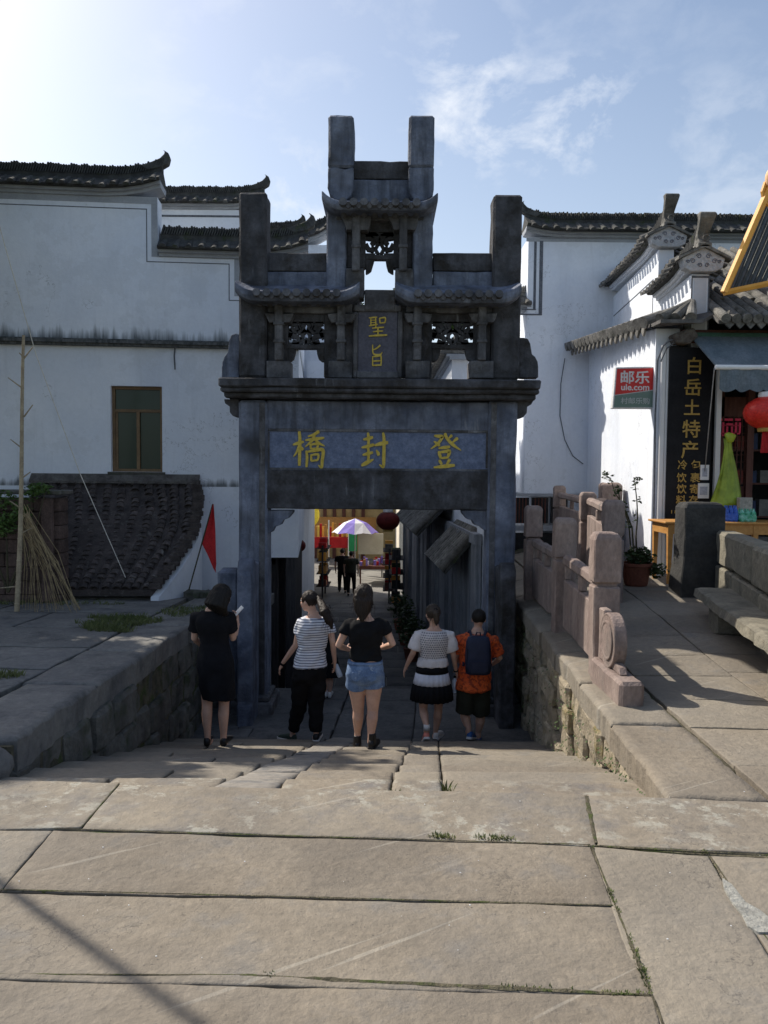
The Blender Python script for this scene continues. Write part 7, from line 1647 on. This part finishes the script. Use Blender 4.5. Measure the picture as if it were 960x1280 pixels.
for k in range(9):
    a = PI*.98+ PI*1.04*k/8; o = p_['hr']*math.cos(a)*.088+p_['hf']*(math.sin(a)*.085-.01)
    mb.tube([p_['hc']+o*.8+p_['hup']*.06, p_['hc']+o+p_['hup']*-.0, p_['hc']+o*1.12-p_['hup']*.10, p_['hc']+o*.98-Vector((0,0,.165))], [.035,.038,.038,.022], 8, round_=True)
bake(mb, 'hair', HAIR, t1_, .011, 2, hairdisp(.007)); strands(p_, t1_, HAIR, [p_['hc']+Vector((0,-.04,.06)), p_['hc']+Vector((0,-.06,-.08))], 70, spread=.07)
for sd, yw in (('L',-.1),('R',.1)): shoe(t1_, Vector((p_['an'+sd].x, p_['an'+sd].y-.035, p_['gz'])), yw, SHK)
ph = p_['hdR']; m = MB(); a = Vector((.65,.2,.72)).normalized(); b = Vector((-.35,.75,.15)); b = (b-a*b.dot(a)).normalized(); n_ = a.cross(b); c = ph+Vector((.0,-.02,.03)); q = []
for sn in (-.004,.004):
    for x, y in ((-1,-1),(1,-1),(1,1),(-1,1)): q.append(c+a*x*.078+b*y*.038+n_*sn)
m.hexa(q); top(m, 'mobile_phone', WHITE, 'white mobile phone in the right hand of the woman in the black dress', 'phone', bevel=.003)
# -- woman in a striped shirt -------------------------------------------------------------
t2_, p_ = person(8.47, dict(foot=(396,919), head=(386,744.5,.0), neck=(392,763), hip=(387,834), shL=(376.5,769,-.02), shR=(411,770,.04), elL=(370,799,-.02), elR=(416,796,.0), wrL=(353,823,.10), wrR=(418.5,821,.10), hdL=(348,833,.13), hdR=(418.5,831,.16), knL=(374,874,.12), knR=(395,872,.02), anL=(366,908,.28), anR=(395,912,.0)), 'woman with a ponytail in a blue-and-white striped shirt and black trousers, looking left', yaw=.25, hyaw=1.15, htilt=.08, hands={'L': (Vector((.5,.4,0)), Vector((-.1,1,.3)), .6)})
shirt(p_, STRIPE, FEM, .028, .10, sleeve=.52, sr=.062, fold=.016)
mb = MB(); torso(mb, p_['H'], p_['N'], p_['rv'], p_['fv'], FEM, .012, -.16, .16, 22)
for sd in ('L','R'): mb.tube([p_['hp'+sd], p_['hp'+sd].lerp(p_['kn'+sd],.4), p_['kn'+sd], p_['kn'+sd].lerp(p_['an'+sd],.35), p_['an'+sd].lerp(p_['kn'+sd],.12)], [.108,.102,.084,.078,.062], 14)
bake(mb, 'trousers', BLK, t2_, .011, 3, folds(.016, 7, 11))
mb = MB(); R = cap_hair(mb, p_, 1.0, .018); c = p_['hc']; bk = -p_['hf']
pt0 = c+bk*.095+p_['hup']*.035; mb.tube([c+bk*.06+p_['hup']*.04, pt0, pt0+bk*.045-Vector((0,0,.02)), P(407,757,8.4)+Vector((.0,0,p_['dz'])), P(413,770,8.36)+Vector((0,0,p_['dz'])), P(415,778,8.36)+Vector((0,0,p_['dz']))], [.03,.026,.036,.044,.036,.014], 10, round_=True)
mb.tube([pt0+bk*.03, P(404,766,8.38), P(409,780,8.36)], [.03,.032,.012], 8, round_=True)
bake(mb, 'hair', HAIRB, t2_, .009, 2, hairdisp(.007)); m = MB(); m.ring_loft([[pt0+bk*x+Vector((0,rr*math.cos(a),rr*math.sin(a))) for a in [2*PI*k/12 for k in range(12)]] for x, rr in ((-.008,.03),(.008,.03))]); m.build('hair_tie', BLK, t2_)
strands(p_, t2_, HAIRB, [p_['hc']+Vector((0,0,.08)), P(407,757,8.4), P(412,768,8.36), P(410,778,8.36)], 90)
shoe(t2_, Vector((p_['anL'].x+.03, p_['anL'].y-.02, stepz(p_['anL'].y))), -1.0, SHG, SHW); shoe(t2_, Vector((p_['anR'].x, p_['anR'].y-.04, stepz(p_['anR'].y))), .08, SHK, SHW)
w_ = p_['wrL']; m = MB(); d = (p_['hdL']-w_).normalized(); m.tube([w_-d*.012, w_+d*.012], .030, 14); m.build('wristband', BLK, t2_)
hb_ = p_['hdR']; m = MB(); bx0 = hb_+Vector((.02,.02,-.0)); dd_ = Vector((.35,.1,-.9)).normalized(); m.tube([bx0-dd_*.06, bx0-dd_*.045, bx0-dd_*.03, bx0+dd_*.10, bx0+dd_*.115], [.012,.014,.03,.033,.026], 14)
PET = bpy.data.materials.new('clear_plastic'); PET.use_nodes = True; b_ = PET.node_tree.nodes['Principled BSDF']; b_.inputs['Base Color'].default_value = (.62,.72,.85,1); b_.inputs['Roughness'].default_value = .12; b_.inputs['Transmission Weight'].default_value = .35
bo = top(m, 'water_bottle', PET, 'clear plastic water bottle carried by the woman in the striped shirt', 'bottle', smooth=True); m = MB(); m.tube([bx0-dd_*.062, bx0-dd_*.082], .014, 12); m.build('bottle_cap', simple('blue_cap', (.05,.15,.5)), bo)
# -- woman in a black top and denim shorts -------------------------------------------------
t3_, p_ = person(7.46, dict(foot=(455,930), head=(455,741,.02), neck=(457,769), hip=(456.5,838), shL=(436,774), shR=(479.5,774), elL=(423,803,.0), elR=(491,801,.0), wrL=(436,808,.22), wrR=(477,806,.22), hdL=(444,806,.30), hdR=(470,804,.30), knL=(448,884,.10), knR=(466,884,.0), anL=(447,915,.16), anR=(463.5,920,-.04)), 'dark-haired woman in a black T-shirt, pale denim shorts and black ankle boots', yaw=-.03, hyaw=-.1, htilt=.1, leg=1.06)
shirt(p_, BLK, FEM, .020, .14, sleeve=.42, sr=.060, fold=.016)
mb = MB(); SH = [(-.16,.08,.09,.01),(-.08,.162,.112,.018),(.02,.172,.124,.024),(.12,.166,.122,.018),(.24,.150,.110,.006)]
torso(mb, p_['H'], p_['N'], p_['rv'], p_['fv'], SH, .014, -.16, .24, 22)
for sd in ('L','R'): sg = -1 if sd == 'L' else 1; mb.tube([p_['hp'+sd]+Vector((0,0,.04)), p_['hp'+sd].lerp(p_['kn'+sd],.12), p_['hp'+sd].lerp(p_['kn'+sd],.30)+p_['rv']*sg*.006], [.108,.108,.110], 18)
sh_ = bake(mb, 'shorts', DENIM, t3_, .009, 2, folds(.003, 14, 16)); 
bt = MB(); torso(bt, p_['H'], p_['N'], p_['rv'], p_['fv'], [(.19,.158,.114,.01),(.235,.152,.111,.006)], .020, -1, 2, 24); bt.build('waistband', DENIM, sh_, smooth=True)
for sg in (-1, 1):
    m = MB(); c = p_['H']+p_['rv']*sg*.075-p_['fv']*.158+Vector((0,0,-.0)); m.prism([c+p_['rv']*a+Vector((0,0,b)) for a, b in ((-.045,.05),(.045,.05),(.045,-.02),(0,-.045),(-.045,-.02))], p_['fv']*.02); m.build('back_pocket', DENIM, sh_, bevel=.004)
mb = MB(); R = cap_hair(mb, p_, 1.02, .02, big=1.04); c = p_['hc']
for k in range(5):
    o = p_['hr']*(-.05+.025*k); mb.tube([c+o-p_['hf']*.05+p_['hup']*.05, c+o*1.1-p_['hf']*.085-p_['hup']*.04, c+o*.8-p_['hf']*.10-Vector((0,0,.14)), c+o*.5-p_['hf']*.12-Vector((0,0,.25-.02*abs(k-2)))], [.04,.042,.036,.014], 9, round_=True)
for a in (-.075, .07): mb.tube([c+p_['hr']*a, c+p_['hr']*a*1.15-Vector((0,0,.08)), c+p_['hr']*a*.9-p_['hf']*.03-Vector((0,0,.15))], [.022,.018,.008], 7, round_=True)
bake(mb, 'hair', HAIRB, t3_, .010, 2, hairdisp(.009)); strands(p_, t3_, HAIRB, [c+Vector((0,-.05,.07)), c+Vector((.05,-.06,-.05)), c+Vector((-.05,-.06,-.05)), c+Vector((0,-.1,-.15))], 120, spread=.06)
shoe(t3_, Vector((p_['anL'].x, p_['anL'].y-.04, stepz(p_['anL'].y))), -.05, SHK, SHK, ankle=.15, name='ankle_boot'); shoe(t3_, Vector((p_['anR'].x+.003, p_['anR'].y-.04, stepz(p_['anR'].y))), .22, SHK, SHK, ankle=.15, name='ankle_boot')
# -- woman in a crochet top and black-and-white skirt ----------------------------------------
t4_, p_ = person(8.86, dict(foot=(545,919), head=(541,760.5,.0), neck=(543,779), hip=(540,841), shL=(524,785), shR=(561,785), elL=(516,810,-.02), elR=(567,812,.0), wrL=(508,826,.1), wrR=(570,831,.1), hdL=(504.5,834,.14), hdR=(572,840,.16), knL=(529,879,-.02), knR=(548,880,.1), anL=(533.5,904,-.20), anR=(544.5,911,.12)), 'woman with a grey-brown ponytail in a white crochet top and black-and-white pleated skirt', yaw=.05, hyaw=.25, arm=.98, leg=.95)
shirt(p_, LACE, FEM, .028, .20, sleeve=.01, sr=.05, fold=.006, name='top')
mb = MB(); torso(mb, p_['H'], p_['N'], p_['rv'], p_['fv'], FEM, .042, .2, .40, 24)
for sd in ('L','R'):
    sg = -1 if sd == 'L' else 1; s_, e_ = p_['sh'+sd], p_['el'+sd]; mb.tube([s_-p_['rv']*sg*.05+Vector((0,0,.004)), s_, s_.lerp(e_,.5), s_.lerp(e_,.78)], [.058,.068,.074,.072], 16)
bake(mb, 'top_hem_and_sleeves', KNIT, t4_, .011, 2, folds(.012, 14, 10))
def ringband(name, levels, mat_, pleats, amp, thick=.0):
    mb = MB(); n = 96; rings = []
    for (z, a, b) in levels:
        c = Vector((p_['H'].x, p_['H'].y, p_['H'].z))+Vector((0,0,z)); rings.append([c+p_['rv']*(a*(1+amp*math.sin(k/n*2*PI*pleats)*max(0,min(1,(.14-z)/.25))))*math.cos(2*PI*k/n)+p_['fv']*(b*(1+amp*math.sin(k/n*2*PI*pleats)*max(0,min(1,(.14-z)/.25))))*math.sin(2*PI*k/n) for k in range(n)])
    mb.ring_loft(rings, cap=True); return mb.build(name, mat_, t4_, smooth=True)
ringband('skirt_waistband', [(.075,.192,.152),(.15,.178,.142)], BLK, 22, 0); ringband('skirt_white_band', [(-.055,.216,.175),(.0,.204,.165),(.074,.190,.150)], WPL, 22, .05); ringband('skirt', [(-.25,.245,.20),(-.15,.235,.192),(-.056,.217,.176)], BLK, 22, .06)
mb = MB(); R = cap_hair(mb, p_, 1.0, .014); c = p_['hc']; strands(p_, t4_, HAIRB, [c+Vector((0,0,.07)), c+Vector((0,-.09,-.02))], 60, .06); pt0 = c-p_['hf']*.085+p_['hup']*.06; mb.tube([c-p_['hf']*.05+p_['hup']*.06, pt0, pt0-p_['hf']*.035-Vector((0,0,.03)), pt0-p_['hf']*.04-Vector((-.008,0,.11)), pt0-p_['hf']*.03-Vector((-.008,0,.17))], [.03,.024,.034,.034,.014], 10, round_=True)
bake(mb, 'hair', mat('grey_brown_hair', (.025,.018,.013), (.07,.05,.036), scale=30, stretch=(6,6,.7), rough=.4, bump=.5, bscale=60, rnd=0, bdist=.004, spec=.25), t4_, .009, 2, hairdisp(.006)); m = MB(); m.ell(pt0, .032,.026,.026,12,8); m.build('hair_tie', BLK, t4_)
shoe(t4_, Vector((p_['anL'].x, p_['anL'].y-.06, stepz(p_['anL'].y)+.075)), -.05, SHP, SHW, pitch=.55); shoe(t4_, Vector((p_['anR'].x, p_['anR'].y-.03, stepz(p_['anR'].y))), .35, SHW, SHW)
m = MB(); m.tube([p_['anL']+Vector((0,-.01,-.01)), p_['anL']+Vector((0,-.01,.05))], .037, 14); m.build('sock', SHW, t4_, smooth=True)
hb_ = p_['hdR']; m = MB(); m.tube([hb_+Vector((-.03,-.02,-.02)), hb_+Vector((-.03,-.02,-.035)), hb_+Vector((-.03,-.02,-.05)), hb_+Vector((-.035,-.02,-.19)), hb_+Vector((-.035,-.02,-.20))], [.013,.014,.03,.032,.026], 14); bo = top(m, 'water_bottle', PET, 'clear bottle hanging from the hand of the woman in the crochet top', 'bottle', smooth=True); m = MB(); m.tube([hb_+Vector((-.03,-.02,0)), hb_+Vector((-.03,-.02,-.02))], .015, 12); m.build('bottle_cap', BLK, bo)
w_ = p_['wrR']; d = (p_['hdR']-w_).normalized(); m = MB(); m.tube([w_-d*.008, w_+d*.008], .028, 14); m.build('wristband', BLK, t4_)
# -- boy with a backpack -------------------------------------------------------------------
t5_, p_ = person(9.15, dict(foot=(592,915), head=(598.5,764.5,.0), neck=(597,781), hip=(592,846), shL=(576.5,789), shR=(616,790), elL=(570,811,.05), elR=(625,814,.02), wrL=(577,822,.25), wrR=(615,822,.24), hdL=(584,822,.34), hdR=(608,822,.32), knL=(581,884,.0), knR=(601,886,.05), anL=(586,904,-.06), anR=(598,909,.10)), 'short-haired boy in an orange patterned shirt and dark shorts carrying a backpack', yaw=0, prof=MAL, leg=1.08)
shirt(p_, ORANGE, [(-.08,.178,.135,.012),(.02,.172,.13,.012)]+MAL[3:], .026, -.1, sleeve=.75, sr=.070, fold=.018)
mb = MB(); torso(mb, p_['H'], p_['N'], p_['rv'], p_['fv'], MAL, .012, -.16, .14, 22)
for sd in ('L','R'): mb.tube([p_['hp'+sd]+Vector((0,0,.03)), p_['hp'+sd].lerp(p_['kn'+sd],.5), p_['hp'+sd].lerp(p_['kn'+sd],.92)], [.118,.112,.108], 16)
bake(mb, 'shorts', OLIVE, t5_, .012, 3, folds(.012, 7, 8))
mb = MB(); R = cap_hair(mb, p_, 1.0, .010, big=.99); bake(mb, 'hair', HAIR, t5_, .008, 2, lambda c: .004*noise.noise(c*120))
shoe(t5_, Vector((p_['anL'].x, p_['anL'].y-.05, stepz(p_['anL'].y)+.03)), .35, SHB, SHW, pitch=.3); shoe(t5_, Vector((p_['anR'].x, p_['anR'].y-.03, stepz(p_['anR'].y))), .1, SHB, SHK)
bpk = thing('backpack', p_['H']-p_['fv']*.2, 'navy blue backpack on the back of the boy in the orange shirt', 'backpack')
bc = p_['H'].lerp(p_['N'], .60)-p_['fv']*.215; z0, z1 = P(596,833,9.0).z+p_['dz'], P(596,785,9.0).z+p_['dz']; mb = MB(); rings = []
for t, w_, d_ in ((0,.115,.05),(.04,.142,.078),(.3,.150,.088),(.6,.148,.08),(.85,.138,.066),(.96,.12,.05),(1,.08,.03)):
    z = z0+(z1-z0)*t; rings.append([Vector((bc.x+math.copysign(abs(math.cos(2*PI*k/24))**.5, math.cos(2*PI*k/24))*w_, bc.y+math.copysign(abs(math.sin(2*PI*k/24))**.6, math.sin(2*PI*k/24))*d_, z)) for k in range(24)])
mb.ring_loft(rings); pk = mb.build('bag', NAVY, bpk, smooth=True)
m = MB(); m.box(bc.x-.105, bc.x+.105, bc.y-.115, bc.y-.06, z0+.03, z0+(z1-z0)*.42); m.build('front_pocket', NAVY, bpk, bevel=.02, seg=2)
m = MB(); m.tube([Vector((bc.x-.03, bc.y+.03, z1-.01)), Vector((bc.x-.02, bc.y-.01, z1+.04)), Vector((bc.x+.02, bc.y-.01, z1+.04)), Vector((bc.x+.03, bc.y+.03, z1-.01))], .008, 6); m.build('handle', NAVY, bpk)
for sg in (-1, 1):
    m = MB(); pts = [Vector((bc.x+sg*.07, bc.y+.05, z1-.03)), Vector((p_['N'].x+sg*.095, p_['N'].y-.04, p_['N'].z-.0)), Vector((p_['N'].x+sg*.115, p_['N'].y+.09, p_['N'].z-.07)), Vector((p_['N'].x+sg*.13, p_['N'].y+.14, p_['N'].z-.25)), Vector((bc.x+sg*.16, bc.y+.08, z0+.08))]; m.tube(pts, .016, 6); m.build('strap', NAVY, bpk)
    m = MB(); m.tube([Vector((bc.x+sg*.135, bc.y-.06, z0+.04)), Vector((bc.x+sg*.128, bc.y-.065, z0+(z1-z0)*.7))], .005, 5); m.build('zip', BLK, bpk)
# -- person mostly hidden behind the striped shirt --------------------------------------------
t6_, p_ = person(11.2, dict(foot=(409,889), head=(399,792), neck=(400,803), hip=(407,842), shL=(391,808), shR=(408,808), elL=(389,822), elR=(409,822), wrL=(391,832,.1), wrR=(409,832,.15), knL=(405,866), knR=(413,866), anL=(406,884), anR=(412,884)), 'child in dark clothes mostly hidden behind the woman in the striped shirt', hs=.8, arm=.75, leg=.8, ground=stepz(11.2))
shirt(p_, BLK, FEM, .012, .0, sleeve=.5, sr=.052); mb = MB(); torso(mb, p_['H'], p_['N'], p_['rv'], p_['fv'], [(-.5,.19,.14,0),(-.2,.18,.14,.01),(.12,.165,.12,.01)], .01, -1, 2, 20); bake(mb, 'skirt', BLK, t6_, .014, 2); mb = MB(); cap_hair(mb, p_, .95); bake(mb, 'hair', HAIR, t6_, .012, 1)
for sd in ('L','R'): shoe(t6_, Vector((p_['an'+sd].x, p_['an'+sd].y-.03, stepz(11.2))), 0, SHW)
# -- two people far down the alley --------------------------------------------------------------
def far(Y, cx, top_, foot, label, sh_, tr_, step=.0):
    h = foot-top_; w_ = h*.13
    t, q = person(Y, dict(foot=(cx,foot), head=(cx,top_+h*.075), neck=(cx,top_+h*.155), hip=(cx,top_+h*.50), shL=(cx-w_,top_+h*.19), shR=(cx+w_,top_+h*.19), elL=(cx-w_*1.25,top_+h*.36), elR=(cx+w_*1.25,top_+h*.36), wrL=(cx-w_*1.2,top_+h*.50,.1), wrR=(cx+w_*1.2,top_+h*.50,.1), knL=(cx-w_*.5,top_+h*.73,step), knR=(cx+w_*.5,top_+h*.73,-step), anL=(cx-w_*.5,top_+h*.95,step*1.5), anR=(cx+w_*.5,top_+h*.95,-step*1.5)), label, prof=MAL, ground=az(Y)+.02)
    shirt(q, sh_, MAL, .02, 0, sleeve=.6, voxel=.016); mb = MB(); torso(mb, q['H'], q['N'], q['rv'], q['fv'], MAL, .012, -.16, .14, 18)
    for sd in ('L','R'): mb.tube([q['hp'+sd], q['kn'+sd], q['an'+sd]], [.10,.075,.06], 12)
    bake(mb, 'trousers', tr_, t, .016, 2); mb = MB(); cap_hair(mb, q); bake(mb, 'hair', HAIR, t, .012, 1)
    for sd in ('L','R'): shoe(t, Vector((q['an'+sd].x, q['an'+sd].y-.03, az(Y)+.02)), 0, SHK)
far(29.0, 428, 683, 738, 'left one of two people in dark clothes walking far down the alley', BLK, BLK, .1)
far(28.4, 439, 686, 741, 'right one of two people in dark clothes walking far down the alley', OLIVE, BLK, -.12)
